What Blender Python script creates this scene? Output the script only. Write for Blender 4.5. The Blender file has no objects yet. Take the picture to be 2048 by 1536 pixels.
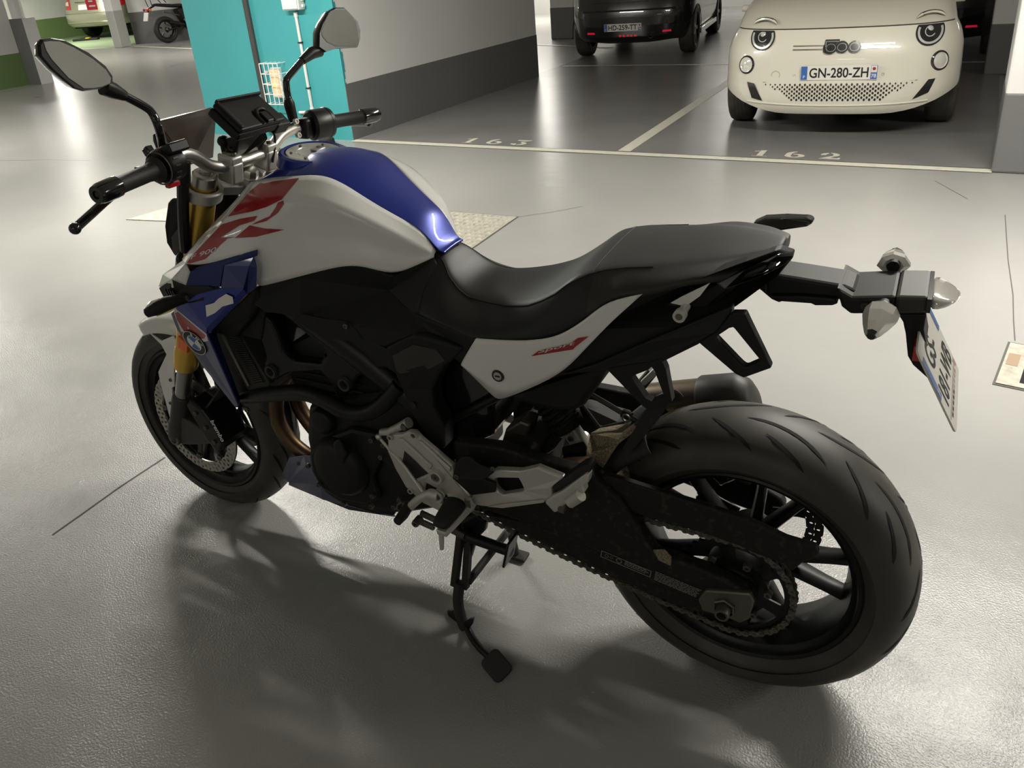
import bpy, bmesh, math, random
from math import sin, cos, pi, radians, sqrt
from mathutils import Vector, Matrix
from mathutils.bvhtree import BVHTree
from mathutils.geometry import tessellate_polygon
random.seed(7)
S = bpy.context.scene
COL = S.collection

# ---------------------------------------------------------------- camera
cam_data = bpy.data.cameras.new('camera')
cam_data.sensor_width = 36.0
cam_data.lens = 28.1790
cam_data.shift_x = 0.01213
cam_data.shift_y = -0.07416
cam_data.clip_start = .05
cam = bpy.data.objects.new('camera', cam_data)
COL.objects.link(cam)
_r = [[-0.880739, -0.466687, -0.080635], [-0.126478, 0.395848, -0.909565], [0.456401, -0.790891, -0.407664]]                      # right, down, forward of the camera
_m = Matrix(((_r[0][0], -_r[1][0], -_r[2][0]), (_r[0][1], -_r[1][1], -_r[2][1]), (_r[0][2], -_r[1][2], -_r[2][2])))
cam.matrix_world = Matrix.Translation([-0.24104, 1.34087, 1.45518]) @ _m.to_4x4()
S.camera = cam

# ---------------------------------------------------------------- world, exposure
S.view_settings.view_transform = 'Standard'
S.view_settings.look = 'None'
S.view_settings.exposure = 0.3
S.view_settings.gamma = 1.0
S.view_settings.use_curve_mapping = False
world = bpy.data.worlds.new('world')
S.world = world
world.use_nodes = True
world.node_tree.nodes['Background'].inputs[0].default_value = (1, .97, .9, 1)
world.node_tree.nodes['Background'].inputs[1].default_value = 0.02

# garage frame: u along the bay line, v into the bays, z up
GT = 3.115985
GO = Vector([1.84503, -4.26011, 0.0])
GM = Matrix.Translation(GO) @ Matrix.Rotation(GT, 4, 'Z')

def g2w(p):
    return GM @ Vector(p)

# ---------------------------------------------------------------- helpers
def link(o, parent=None):
    COL.objects.link(o)
    if parent is not None:
        o.parent = parent
    return o

def empty(name, label=None, cat=None, mat=None, group=None, kind=None):
    o = bpy.data.objects.new(name, None)
    o.empty_display_size = .1
    if mat is not None:
        o.matrix_world = mat
    link(o)
    tag(o, label, cat, group, kind)
    return o

def tag(o, label=None, cat=None, group=None, kind=None):
    if label: o['label'] = label
    if cat: o['category'] = cat
    if group: o['group'] = group
    if kind: o['kind'] = kind
    return o

def mk(name, verts, faces, mat, parent=None, smooth=True, bevel=0, seg=2, sub=0, solid=0, off=-1, angle=35, mats=None, midx=None, crease=None, kind=None, label=None, subsimple=False):
    me = bpy.data.meshes.new(name)
    me.from_pydata([tuple(v) for v in verts], [], faces)
    me.validate()
    me.update()
    for m_ in ([mat] if mats is None else mats):
        me.materials.append(m_)
    if midx:
        for p_, i_ in zip(me.polygons, midx): p_.material_index = i_
    if smooth:
        for p_ in me.polygons: p_.use_smooth = True
        if not sub: me.set_sharp_from_angle(angle=radians(angle))
    if crease:      # (function of two points -> crease weight)
        at = me.attributes.new('crease_edge', 'FLOAT', 'EDGE')
        for e_ in me.edges: at.data[e_.index].value = crease(me.vertices[e_.vertices[0]].co, me.vertices[e_.vertices[1]].co)
    o = bpy.data.objects.new(name, me)
    link(o, parent)
    if sub:
        s = o.modifiers.new('sub', 'SUBSURF'); s.levels = sub; s.render_levels = sub
        s.boundary_smooth = 'PRESERVE_CORNERS'
        if subsimple: s.subdivision_type = 'SIMPLE'
    if solid:
        s = o.modifiers.new('solid', 'SOLIDIFY'); s.thickness = solid; s.offset = off
    if bevel:
        b = o.modifiers.new('bev', 'BEVEL'); b.width = bevel; b.segments = seg
        b.limit_method = 'ANGLE'; b.angle_limit = radians(40); b.harden_normals = False
    if kind: o['kind'] = kind
    if label: o['label'] = label
    return o

class MB:
    """collects verts and faces of one mesh"""
    def __init__(s): s.v = []; s.f = []; s.m = []; s.cur = 0
    def add(s, v, f):
        n = len(s.v); s.v += [Vector(p) for p in v]; s.f += [tuple(i + n for i in q) for q in f]; s.m += [s.cur] * len(f); return s
    def box(s, c, d, rot=None):
        c = Vector(c); h = [x / 2 for x in d]
        v = [Vector((sx * h[0], sy * h[1], sz * h[2])) for sx in (-1, 1) for sy in (-1, 1) for sz in (-1, 1)]
        if rot is not None: v = [rot @ p for p in v]
        return s.add([c + p for p in v], [(0, 1, 3, 2), (4, 6, 7, 5), (0, 4, 5, 1), (2, 3, 7, 6), (0, 2, 6, 4), (1, 5, 7, 3)])
    def tube(s, pts, r, n=12, cap=True, closed=False):
        pts = [Vector(p) for p in pts]; N = len(pts)
        rr = list(r) if isinstance(r, (list, tuple)) else [r] * N
        up = None; rings = []
        for i, p in enumerate(pts):
            if closed: t = pts[(i + 1) % N] - pts[i - 1]
            else: t = pts[min(i + 1, N - 1)] - pts[max(i - 1, 0)]
            t.normalize()
            if up is None:
                a = Vector((0, 0, 1)) if abs(t.z) < .9 else Vector((1, 0, 0))
                up = (a - t * a.dot(t)).normalized()
            else:
                up = (up - t * up.dot(t)).normalized()
            w = t.cross(up)
            rings.append([p + (up * cos(2 * pi * k / n) + w * sin(2 * pi * k / n)) * rr[i] for k in range(n)])
        v = [q for ring in rings for q in ring]; f = []
        for i in range(N if closed else N - 1):
            j = (i + 1) % N
            for k in range(n):
                f.append((i * n + k, i * n + (k + 1) % n, j * n + (k + 1) % n, j * n + k))
        if cap and not closed:
            f.append(tuple(range(n - 1, -1, -1))); f.append(tuple((N - 1) * n + k for k in range(n)))
        return s.add(v, f)
    def lathe(s, prof, o, ax, n=32, ref=None, closed=False, a0=0, a1=2 * pi):
        """prof: list of (radius, distance along axis)"""
        o = Vector(o); ax = Vector(ax).normalized()
        a = Vector(ref) if ref else (Vector((0, 0, 1)) if abs(ax.z) < .9 else Vector((1, 0, 0)))
        e1 = (a - ax * a.dot(ax)).normalized(); e2 = ax.cross(e1); v = []; f = []
        full = abs(a1 - a0 - 2 * pi) < 1e-6
        m = n if full else n + 1
        for r, t in prof:
            for k in range(m):
                an = a0 + (a1 - a0) * k / n
                v.append(o + ax * t + (e1 * cos(an) + e2 * sin(an)) * r)
        L = len(prof)
        for i in range(L if closed else L - 1):
            j = (i + 1) % L
            for k in range(n):
                k2 = (k + 1) % m
                f.append((i * m + k, i * m + k2, j * m + k2, j * m + k))
        return s.add(v, f)
    def prism(s, pts, dv):
        """extrude polygon pts by vector dv (may be a list per point)"""
        n = len(pts); pts = [Vector(p) for p in pts]
        dv = [Vector(d_) for d_ in dv] if isinstance(dv, list) else [Vector(dv)] * n
        v = pts + [p + d_ for p, d_ in zip(pts, dv)]
        f = [tuple(range(n)), tuple(range(2 * n - 1, n - 1, -1))]
        f += [(i, n + i, n + (i + 1) % n, (i + 1) % n) for i in range(n)]
        return s.add(v, f)
    def ringprism(s, A, B, dv):
        """frame between loops A and B, extruded"""
        n = len(A); A = [Vector(p) for p in A]; B = [Vector(p) for p in B]; dv = Vector(dv)
        v = A + B + [p + dv for p in A] + [p + dv for p in B]; f = []
        for i in range(n):
            j = (i + 1) % n
            f += [(i, j, n + j, n + i), (2 * n + i, 3 * n + i, 3 * n + j, 2 * n + j), (i, 2 * n + i, 2 * n + j, j), (n + i, n + j, 3 * n + j, 3 * n + i)]
        return s.add(v, f)
    def grid(s, rows, closed_u=False, closed_v=False):
        R_ = len(rows); C_ = len(rows[0]); v = [p for r in rows for p in r]; f = []
        for i in range(R_ if closed_v else R_ - 1):
            for j in range(C_ if closed_u else C_ - 1):
                f.append((i * C_ + j, i * C_ + (j + 1) % C_, ((i + 1) % R_) * C_ + (j + 1) % C_, ((i + 1) % R_) * C_ + j))
        return s.add(v, f)
    def sphere(s, c, r, n=12, m=8, sc=(1, 1, 1)):
        c = Vector(c)
        prof = [(max(1e-4, sin(pi * i / m)) * r, -cos(pi * i / m) * r) for i in range(m + 1)]
        b = len(s.v); s.lathe(prof, (0, 0, 0), (0, 0, 1), n)
        for i in range(b, len(s.v)):
            p = s.v[i]; s.v[i] = c + Vector((p.x * sc[0], p.y * sc[1], p.z * sc[2]))
        return s
    def xf(s, M):
        s.v = [M @ p for p in s.v]; return s
    def mir(s):
        """add the mirror image in y"""
        n = len(s.v); s.v += [Vector((p.x, -p.y, p.z)) for p in s.v]
        s.f += [tuple(reversed([i + n for i in q])) for q in s.f]; s.m += list(s.m); return s
    def flipped(s):
        t = MB(); t.v = [Vector((p.x, -p.y, p.z)) for p in s.v]; t.f = [tuple(reversed(q)) for q in s.f]; t.m = list(s.m); return t
    def fixn(s):
        bm = bmesh.new(); vs = [bm.verts.new(p) for p in s.v]
        keep = []
        for q, m_ in zip(s.f, s.m):
            try:
                fc = bm.faces.new([vs[i] for i in q]); keep.append(q); fc.material_index = m_
            except ValueError: pass
        bmesh.ops.recalc_face_normals(bm, faces=bm.faces)
        bm.verts.index_update()
        s.f = [tuple(l.vert.index for l in fc.loops) for fc in bm.faces]; s.m = [fc.material_index for fc in bm.faces]
        bm.free(); return s
    def build(s, name, mat, parent=None, fix=True, **kw):
        if fix: s.fixn()
        if any(s.m) and 'mats' in kw: kw['midx'] = s.m
        return mk(name, s.v, s.f, mat, parent, **kw)

def crv(pts, n=6, closed=False):
    """Catmull-Rom through pts"""
    P = [Vector(p) for p in pts]; N = len(P); out = []
    for i in range(N if closed else N - 1):
        if closed: p0, p1, p2, p3 = P[i - 1], P[i], P[(i + 1) % N], P[(i + 2) % N]
        else: p0, p1, p2, p3 = P[max(i - 1, 0)], P[i], P[i + 1], P[min(i + 2, N - 1)]
        for k in range(n):
            t = k / n
            out.append(.5 * ((2 * p1) + (p2 - p0) * t + (2 * p0 - 5 * p1 + 4 * p2 - p3) * t * t + (3 * p1 - p0 - 3 * p2 + p3) * t ** 3))
    if not closed: out.append(P[-1].copy())
    return out

def resamp(pts, n):
    P = [Vector(p) for p in pts]; L = [0]
    for a, b in zip(P, P[1:]): L.append(L[-1] + (b - a).length)
    out = []; k = 0
    for i in range(n):
        t = L[-1] * i / (n - 1)
        while k < len(P) - 2 and L[k + 1] < t: k += 1
        d = L[k + 1] - L[k]
        out.append(P[k].lerp(P[k + 1], (t - L[k]) / d if d else 0))
    return out

def lerp_curve(pts, x, axis=0):
    """value of a polyline (sorted along an axis) at x"""
    P = sorted([Vector(p) for p in pts], key=lambda p: p[axis])
    if x <= P[0][axis]: return P[0].copy()
    for a, b in zip(P, P[1:]):
        if x <= b[axis]:
            return a.lerp(b, (x - a[axis]) / (b[axis] - a[axis] + 1e-9))
    return P[-1].copy()

def orient(ax, up=(0, 0, 1)):
    """matrix whose z axis is ax and y axis near up"""
    z = Vector(ax).normalized(); u = Vector(up); y = (u - z * u.dot(z)).normalized(); x = y.cross(z)
    return Matrix((x, y, z)).transposed()

_glyph = {}
def text_mesh(txt, size=1.0, bold=0.0, spacing=1.0):
    """verts and faces of filled text, centred at origin in xy"""
    key = (txt, bold, spacing)
    if key not in _glyph:
        cu = bpy.data.curves.new('t', 'FONT'); cu.body = txt; cu.size = 1.0; cu.offset = bold; cu.space_character = spacing
        cu.align_x = 'CENTER'; cu.align_y = 'CENTER'; cu.resolution_u = 4
        o = bpy.data.objects.new('t', cu); COL.objects.link(o)
        dg = bpy.context.evaluated_depsgraph_get(); dg.update()
        me = bpy.data.meshes.new_from_object(o.evaluated_get(dg))
        v = [Vector(p.co) for p in me.vertices]; f = [tuple(p.vertices) for p in me.polygons]
        bpy.data.objects.remove(o); bpy.data.curves.remove(cu); bpy.data.meshes.remove(me)
        cx = (min(p.x for p in v) + max(p.x for p in v)) / 2; cy = (min(p.y for p in v) + max(p.y for p in v)) / 2
        _glyph[key] = ([p - Vector((cx, cy, 0)) for p in v], f)
    v, f = _glyph[key]
    return [p * size for p in v], f

def flat_text(name, txt, M, h, w, mat, parent, bold=.0, spacing=1.0, lift=.0005):
    """text of given height and width laid in the xy plane of matrix M"""
    v, f = text_mesh(txt, 1.0, bold, spacing)
    hx = max(p.x for p in v) - min(p.x for p in v); hy = max(p.y for p in v) - min(p.y for p in v)
    return mk(name, [M @ Vector((p.x * w / hx, p.y * h / hy, lift)) for p in v], f, mat, parent, smooth=False)

def bvh_of(o):
    dg = bpy.context.evaluated_depsgraph_get(); dg.update()
    e = o.evaluated_get(dg); me = e.to_mesh()
    t = BVHTree.FromPolygons([v.co.copy() for v in me.vertices], [tuple(p.vertices) for p in me.polygons])
    e.to_mesh_clear(); return t

def drape(name, polys, tree, eye, mat, parent, lift=.0008, cut=.012, faces=None):
    """lay flat print (polygons near a surface) onto the surface, along the line of sight from eye"""
    bm = bmesh.new()
    for poly in polys:
        vs = [bm.verts.new(p) for p in poly]
        if faces is None:
            for t in tessellate_polygon([[Vector(p) for p in poly]]):
                try: bm.faces.new([vs[i] for i in t])
                except ValueError: pass
        else:
            for t in faces:
                try: bm.faces.new([vs[i] for i in t])
                except ValueError: pass
    for _ in range(5):
        es = [e for e in bm.edges if e.calc_length() > cut]
        if not es: break
        bmesh.ops.subdivide_edges(bm, edges=es, cuts=1)
        bmesh.ops.triangulate(bm, faces=[f for f in bm.faces if len(f.verts) > 3])
    eye = Vector(eye); bad = []
    for v in bm.verts:
        d = (v.co - eye).normalized()
        hit, nrm, _, dist = tree.ray_cast(eye, d)
        if hit is None or abs(dist - (v.co - eye).length) > .12: bad.append(v); continue
        v.co = hit - d * lift * 2
    if bad: bmesh.ops.delete(bm, geom=bad, context='VERTS')
    me = bpy.data.meshes.new(name); bm.to_mesh(me); bm.free()
    me.materials.append(mat)
    for p in me.polygons: p.use_smooth = True
    o = bpy.data.objects.new(name, me); link(o, parent)
    return o

# ---------------------------------------------------------------- materials
def material(name, col, rough=.5, metal=0, coat=0, spec=.5, bump=None, var=None, emit=None, trans=0, alpha=1, ior=1.45, coat_rough=.03, sheen=0):
    m = bpy.data.materials.new(name); m.use_nodes = True
    nt = m.node_tree; b = nt.nodes['Principled BSDF']
    c = (*col, 1)
    b.inputs['Base Color'].default_value = c
    b.inputs['Roughness'].default_value = rough; b.inputs['Metallic'].default_value = metal
    b.inputs['Coat Weight'].default_value = coat; b.inputs['Coat Roughness'].default_value = coat_rough
    b.inputs['Specular IOR Level'].default_value = spec; b.inputs['IOR'].default_value = ior
    b.inputs['Transmission Weight'].default_value = trans; b.inputs['Alpha'].default_value = alpha
    if emit:
        b.inputs['Emission Color'].default_value = (*emit[0], 1); b.inputs['Emission Strength'].default_value = emit[1]
    if var or bump:
        tc = nt.nodes.new('ShaderNodeTexCoord')
    if var:     # (scale, other colour, lo, hi)
        n = nt.nodes.new('ShaderNodeTexNoise'); n.inputs['Scale'].default_value = var[0]; n.inputs['Detail'].default_value = 6
        r = nt.nodes.new('ShaderNodeValToRGB'); r.color_ramp.elements[0].position = var[2]; r.color_ramp.elements[1].position = var[3]
        r.color_ramp.elements[0].color = c; r.color_ramp.elements[1].color = (*var[1], 1)
        nt.links.new(tc.outputs['Object'], n.inputs['Vector']); nt.links.new(n.outputs['Fac'], r.inputs[0]); nt.links.new(r.outputs[0], b.inputs['Base Color'])
    if bump:    # (scale, strength, distance)
        n = nt.nodes.new('ShaderNodeTexNoise'); n.inputs['Scale'].default_value = bump[0]; n.inputs['Detail'].default_value = 3
        bp = nt.nodes.new('ShaderNodeBump'); bp.inputs['Strength'].default_value = bump[1]; bp.inputs['Distance'].default_value = bump[2]
        nt.links.new(tc.outputs['Object'], n.inputs['Vector']); nt.links.new(n.outputs['Fac'], bp.inputs['Height']); nt.links.new(bp.outputs[0], b.inputs['Normal'])
    return m

M = dict(
    white_paint=material('white_paint', (.76, .755, .72), .28, coat=.7),
    blue_paint=material('blue_paint', (.005, .022, .26), .3, metal=.3, coat=.45),
    navy_paint=material('navy_paint', (.004, .013, .13), .3, metal=.2, coat=.35),
    slate_blue=material('slate_blue', (.075, .085, .17), .3, coat=.7),
    red_print=material('red_print', (.34, .010, .016), .3, coat=.7),
    white_print=material('white_print', (.72, .71, .68), .4),
    black_print=material('black_print', (.012, .012, .012), .5),
    plastic=material('black_plastic', (.0065, .0065, .0062), .55, spec=.4, bump=(900, .12, .0005)),
    grey_plastic=material('grey_plastic', (.035, .035, .033), .5, bump=(900, .1, .0005)),
    gloss_black=material('gloss_black', (.008, .008, .008), .14, coat=.6),
    satin_black=material('satin_black', (.006, .006, .006), .40, spec=.4),
    engine=material('engine_black', (.012, .0118, .0105), .5, metal=.2, spec=.4, bump=(500, .15, .0006)),
    seat=material('seat_vinyl', (.011, .011, .011), .48, bump=(700, .25, .0004)),
    seat_dusty=material('seat_dusty', (.020, .020, .019), .55, bump=(700, .25, .0004), var=(14, (.035, .034, .031), .5, .75)),
    rubber=material('rubber', (.013, .013, .0125), .6),
    tyre=material('tyre', (.040, .0375, .033), .5, bump=(260, .1, .0006), var=(9, (.075, .068, .057), .40, .72)),
    groove=material('groove', (.004, .004, .004), .8),
    cast=material('cast_silver', (.56, .545, .50), .42, metal=.5, bump=(1200, .15, .0003)),
    silver=material('silver', (.60, .58, .53), .33, metal=.9),
    steel=material('steel', (.45, .43, .39), .3, metal=1),
    dull_steel=material('dull_steel', (.16, .15, .13), .45, metal=.8),
    bright=material('bright_metal', (.85, .84, .80), .22, metal=1),
    chrome=material('mirror_glass', (.80, .81, .80), .02, metal=1),
    gold=material('gold_anodised', (.78, .50, .10), .36, metal=.8),
    slider=material('fork_slider', (.34, .34, .33), .25, metal=.9),
    bronze=material('exhaust_bronze', (.17, .11, .06), .38, metal=.9, var=(6, (.09, .06, .04), .4, .7)),
    muffler=material('muffler', (.20, .165, .125), .35, metal=.85),
    dirt=material('dirty_black', (.010, .0095, .0085), .7, spec=.35, bump=(400, .3, .0008), var=(75, (.060, .050, .035), .55, .85)),
    sand=material('sandy_dirt', (.09, .075, .05), .9, bump=(350, .5, .0012), var=(330, (.30, .245, .15), .36, .64)),
    dusty_black=material('dusty_black', (.022, .0215, .02), .7, var=(70, (.06, .052, .04), .58, .85)),
    disc=material('brake_disc', (.42, .40, .35), .35, metal=.9),
    dark_disc=material('dark_disc', (.07, .065, .06), .4, metal=.9),
    chain=material('chain_steel', (.17, .16, .13), .5, metal=.6, var=(200, (.07, .065, .05), .4, .7)),
    amber=material('amber_lens', (.85, .16, .008), .2, coat=.5),
    red_lens=material('red_lens', (.45, .01, .012), .15, coat=.6),
    clear=material('clear_lens', (.80, .78, .72), .08, coat=1, spec=.8, metal=.25),
    smoke=material('smoked_screen', (.06, .044, .038), .2, spec=.4, alpha=.9),
    yellow=material('yellow_label', (.65, .62, .16), .5),
    radiator=material('radiator', (.05, .05, .045), .6, metal=.5),
    fin=material('fin_edge', (.22, .22, .18), .5, metal=.4),
    cable=material('cable', (.008, .008, .008), .4),
    plate_white=material('plate_white', (.74, .72, .66), .35),
    plate_blue=material('plate_blue', (.05, .14, .42), .35),
)

# ================================================================ lamps
lamp_white = material('lamp_housing', (.75, .75, .72), .5)
diff_mat = material('lamp_diffuser', (.9, .9, .85), .4, emit=((1, .95, .84), 6))
LAMPS = [(-2.25, -2.05, 130, 0), (2.55, -2.0, 108, 0), (-7.0, -2.0, 125, 0), (-11.8, -2.0, 130, 0), (7.4, -2.0, 130, 0),
         (-6.3, 10.3, 170, 0), (-1.5, 10.6, 60, 0), (-15.0, 4.6, 110, 0), (-19.6, 8.0, 150, 0), (6.5, 9.6, 30, 0), (-11, 7.0, 90, 0), (2.2, -7.9, 12, 0), (-3.0, -7.9, 10, 0)]  # last two are unseen fill lamps, added to lift the shadows
H = 2.42
LN = ['ceiling lamp above the aisle in front of the empty bay', 'ceiling lamp above the aisle in front of the cream city car', 'ceiling lamp above the aisle left of the teal wall', 'ceiling lamp above the aisle near the short white pier', 'ceiling lamp above the aisle to the right of the right-hand pillar',
      'ceiling lamp behind the black hatchback by the far wall', 'ceiling lamp over the far wall behind bay 163', 'ceiling lamp in front of the far motorcycle', 'ceiling lamp over the champagne saloon car', 'ceiling lamp far right behind the pillars', 'ceiling lamp behind the far motorcycle', 'added fill lamp behind the camera', 'added fill lamp behind the camera, further left']
for i, (u, v, pw, rz) in enumerate(LAMPS):
    root = empty('ceiling_lamp', LN[i], 'lamp', GM @ Matrix.Translation((u, v, H)) @ Matrix.Rotation(rz, 4, 'Z'), group='ceiling lamps of the garage')
    MB().box((0, 0, -.02), (1.55, .13, .04)).build('housing', lamp_white, root, bevel=.008)
    t = MB(); t.tube([(-.74, 0, -.045), (.74, 0, -.045)], .013, 8); t.build('tube', diff_mat, root)
    ld = bpy.data.lights.new('lamp_light', 'AREA'); ld.shape = 'RECTANGLE'; ld.size = 1.5; ld.size_y = .12; ld.energy = pw; ld.color = (1, .963, .875)
    lo = bpy.data.objects.new('lamp_light', ld); link(lo, root); lo.location = (0, 0, -.075)

# ================================================================ room shell
def floor_material(name, base, rough_lo, rough_hi):
    m = bpy.data.materials.new(name); m.use_nodes = True; nt = m.node_tree; N = nt.nodes; L = nt.links; b = N['Principled BSDF']
    tc = N.new('ShaderNodeTexCoord')
    n1 = N.new('ShaderNodeTexNoise'); n1.inputs['Scale'].default_value = .9; n1.inputs['Detail'].default_value = 8; n1.inputs['Roughness'].default_value = .6
    r1 = N.new('ShaderNodeValToRGB'); r1.color_ramp.elements[0].position = .3; r1.color_ramp.elements[1].position = .75
    r1.color_ramp.elements[0].color = (*[c * .90 for c in base], 1); r1.color_ramp.elements[1].color = (*[min(1, c * 1.06) for c in base], 1)
    L.new(tc.outputs['Object'], n1.inputs['Vector']); L.new(n1.outputs['Fac'], r1.inputs[0])
    L.new(r1.outputs[0], b.inputs['Base Color'])
    # roller texture of the epoxy coat
    n2 = N.new('ShaderNodeTexNoise'); n2.inputs['Scale'].default_value = 210; n2.inputs['Detail'].default_value = 2.5
    n3 = N.new('ShaderNodeTexNoise'); n3.inputs['Scale'].default_value = 3.2; n3.inputs['Detail'].default_value = 4
    mr = N.new('ShaderNodeMapRange'); mr.inputs[1].default_value = .35; mr.inputs[2].default_value = .7; mr.inputs[3].default_value = .45; mr.inputs[4].default_value = 1.0
    L.new(tc.outputs['Object'], n2.inputs['Vector']); L.new(tc.outputs['Object'], n3.inputs['Vector']); L.new(n3.outputs['Fac'], mr.inputs[0])
    bp = N.new('ShaderNodeBump'); bp.inputs['Distance'].default_value = .0022
    # the roller coat is rougher along the aisle than near the bays
    sp = N.new('ShaderNodeSeparateXYZ'); L.new(tc.outputs['Object'], sp.inputs[0])
    mv = N.new('ShaderNodeMapRange'); mv.inputs[1].default_value = -4.1; mv.inputs[2].default_value = -3.1; mv.inputs[3].default_value = 1.0; mv.inputs[4].default_value = .0
    L.new(sp.outputs['Y'], mv.inputs[0]); mm_ = N.new('ShaderNodeMath'); mm_.operation = 'MULTIPLY'; L.new(mr.outputs[0], mm_.inputs[0]); L.new(mv.outputs[0], mm_.inputs[1])
    L.new(mm_.outputs[0], bp.inputs['Strength']); L.new(n2.outputs['Fac'], bp.inputs['Height'])
    # gentle waviness of the trowelled screed everywhere
    n5 = N.new('ShaderNodeTexNoise'); n5.inputs['Scale'].default_value = 9; n5.inputs['Detail'].default_value = 1
    b5 = N.new('ShaderNodeBump'); b5.inputs['Strength'].default_value = .35; b5.inputs['Distance'].default_value = .004
    L.new(tc.outputs['Object'], n5.inputs['Vector']); L.new(n5.outputs['Fac'], b5.inputs['Height']); L.new(bp.outputs[0], b5.inputs['Normal']); L.new(b5.outputs[0], b.inputs['Normal'])
    mr2 = N.new('ShaderNodeMapRange'); mr2.inputs[3].default_value = rough_lo; mr2.inputs[4].default_value = rough_hi
    L.new(n1.outputs['Fac'], mr2.inputs[0]); L.new(mr2.outputs[0], b.inputs['Roughness'])
    b.inputs['Specular IOR Level'].default_value = .5
    return m

def wall_material(name, col, rough=.6):
    return material(name, col, rough, bump=(60, .25, .002), var=(1.3, tuple(c * .93 for c in col), .35, .7))

W = dict(floor=floor_material('epoxy_floor', (.315, .311, .297), .24, .34),
         bay=material('bay_floor', (.185, .184, .181), .27, bump=(9, .2, .004), var=(1.6, (.22, .218, .212), .35, .7)),
         green_floor=material('green_floor', (.33, .43, .26), .35),
         white=wall_material('wall_white', (.74, .735, .72)), grey=wall_material('wall_grey', (.155, .155, .155), .5),
         teal=wall_material('wall_teal', (.055, .335, .355), .5), green=wall_material('wall_green', (.17, .26, .10), .5),
         ceil=wall_material('ceiling_white', (.55, .54, .51)), line=material('line_paint', (.66, .64, .54), .4, bump=(200, .2, .001), var=(25, (.50, .48, .42), .5, .8)),
         pale=wall_material('wall_pale_grey', (.42, .42, .40)))
GR = empty('garage', kind='structure')
GR.matrix_world = GM

def gobj(name, mb, mat, parent=None, kind='structure', **kw):
    """a piece of the setting built in garage coordinates"""
    o = mb.build(name, mat, parent, **kw)
    if parent is None:
        o.matrix_world = GM
        if kind: o['kind'] = kind
    return o
bpy.data.objects.remove(GR)

def slab(u0, v0, u1, v1, z=0.0, t=.1):
    return MB().box(((u0 + u1) / 2, (v0 + v1) / 2, z - t / 2), (u1 - u0, v1 - v0, t))

FL = gobj('floor', slab(-30, -10, 14, 18), W['floor'], smooth=False)
gobj('ceiling', slab(-30, -10, 14, 18, 2.62), W['ceil'], smooth=False)
# darker coat of paint in the bays
b = MB(); b.add([(-2.5, .03, .003), (2.42, .03, .003), (2.42, 11.9, .003), (-2.5, 11.9, .003)], [(0, 1, 2, 3)])
b.build('bay_paint', W['bay'], FL, smooth=False)
b = MB(); b.add([(-23, 1.2, .003), (-16.6, 7.75, .003), (-16.8, 13, .003), (-23, 13, .003)], [(0, 1, 2, 3)])
b.build('green_paint', W['green_floor'], FL, smooth=False)

def strip(a, b_, w, z=.0045):
    a, b_ = Vector((a[0], a[1], z)), Vector((b_[0], b_[1], z)); d = (b_ - a).normalized(); n = Vector((-d.y, d.x, 0)) * w / 2
    m = MB(); m.add([a - n, b_ - n, b_ + n, a + n], [(0, 1, 2, 3)]); return m
for a, b_, w in [((-2.52, -.02), (2.39, -.03), .085), ((.02, .04), (0, 4.2), .10), ((-2.45, 4.2), (0.1, 4.25), .07),
                 ((0, 4.2), (2.3, 4.25), .07), ((-6.2, 7.3), (-2.45, 5.9), .09), ((-15.9982,7.9638,0), (-12.6769,7.0694,0), .14),
                 ((-22.9, 7.6), (-16.3, 7.65), .10), ((-11.5, 2.5), (-11.35, -6), .08)]:
    strip(a, b_, w).build('painted_line', W['line'], FL, smooth=False)

# stencilled bay numbers
def digit(ch):
    """strokes of a fat stencil numeral in a unit box, list of polygons"""
    def arc(cx, cy, rx, ry, tx, ty, a0, a1, n=10):
        o = [(cx + rx * cos(radians(a0 + (a1 - a0) * i / n)), cy + ry * sin(radians(a0 + (a1 - a0) * i / n))) for i in range(n + 1)]
        q = [(cx + tx * cos(radians(a0 + (a1 - a0) * i / n)), cy + ty * sin(radians(a0 + (a1 - a0) * i / n))) for i in range(n + 1)]
        return [o[i:i + 2] + [q[i + 1], q[i]] for i in range(n)]
    if ch == '1':
        return [[(.36, .06), (.62, .06), (.62, .98), (.5, .98), (.36, .92)], [(.14, .70), (.33, .76), (.33, .86), (.12, .78)], [(.16, 0), (.82, 0), (.82, .045), (.16, .045)]]
    if ch == '6':
        return arc(.5, .30, .42, .30, .16, .20, 150, 318) + arc(.5, .30, .42, .30, .16, .18, -36, 108) + arc(.56, .52, .47, .47, .22, .38, 100, 195)
    if ch == '2':
        return arc(.47, .68, .38, .31, .12, .22, -38, 96) + arc(.47, .68, .38, .31, .16, .16, 110, 200) + [[(.08, .03), (.42, .03), (.76, .48), (.52, .46)], [(.36, 0), (.93, 0), (.93, .27), (.88, .27), (.80, .16), (.46, .16)]]
    if ch == '3':
        return arc(.47, .30, .42, .30, .16, .19, -84, 88) + arc(.47, .30, .42, .30, .14, .12, 190, 262) + [[(.14, .80), (.14, .99), (.90, .99), (.90, .92), (.60, .80)], [(.50, .60), (.90, .90), (.70, .90), (.40, .62)]]
    if ch == '5': return []
for txt, q in (('163', ((-1.473,0.0437,0), (-1.465,0.3166,0), (-0.8356,0.0595,0))), ('162', ((0.9206,0.0233,0), (0.9557,0.2786,0), (1.5293,0.0594,0)))):
    p0 = Vector(q[0]); p1 = Vector(q[2]); width = p1.x - p0.x; hgt = .17
    polys = MB()
    for i, ch in enumerate(txt):
        for pl in digit(ch):
            polys.add([(p0.x + width * (i * .37 + .26 * x), .075 + hgt * y, .0045) for x, y in pl], [tuple(range(len(pl)))])
    polys.build('bay_number', W['line'], FL, smooth=False)

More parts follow.
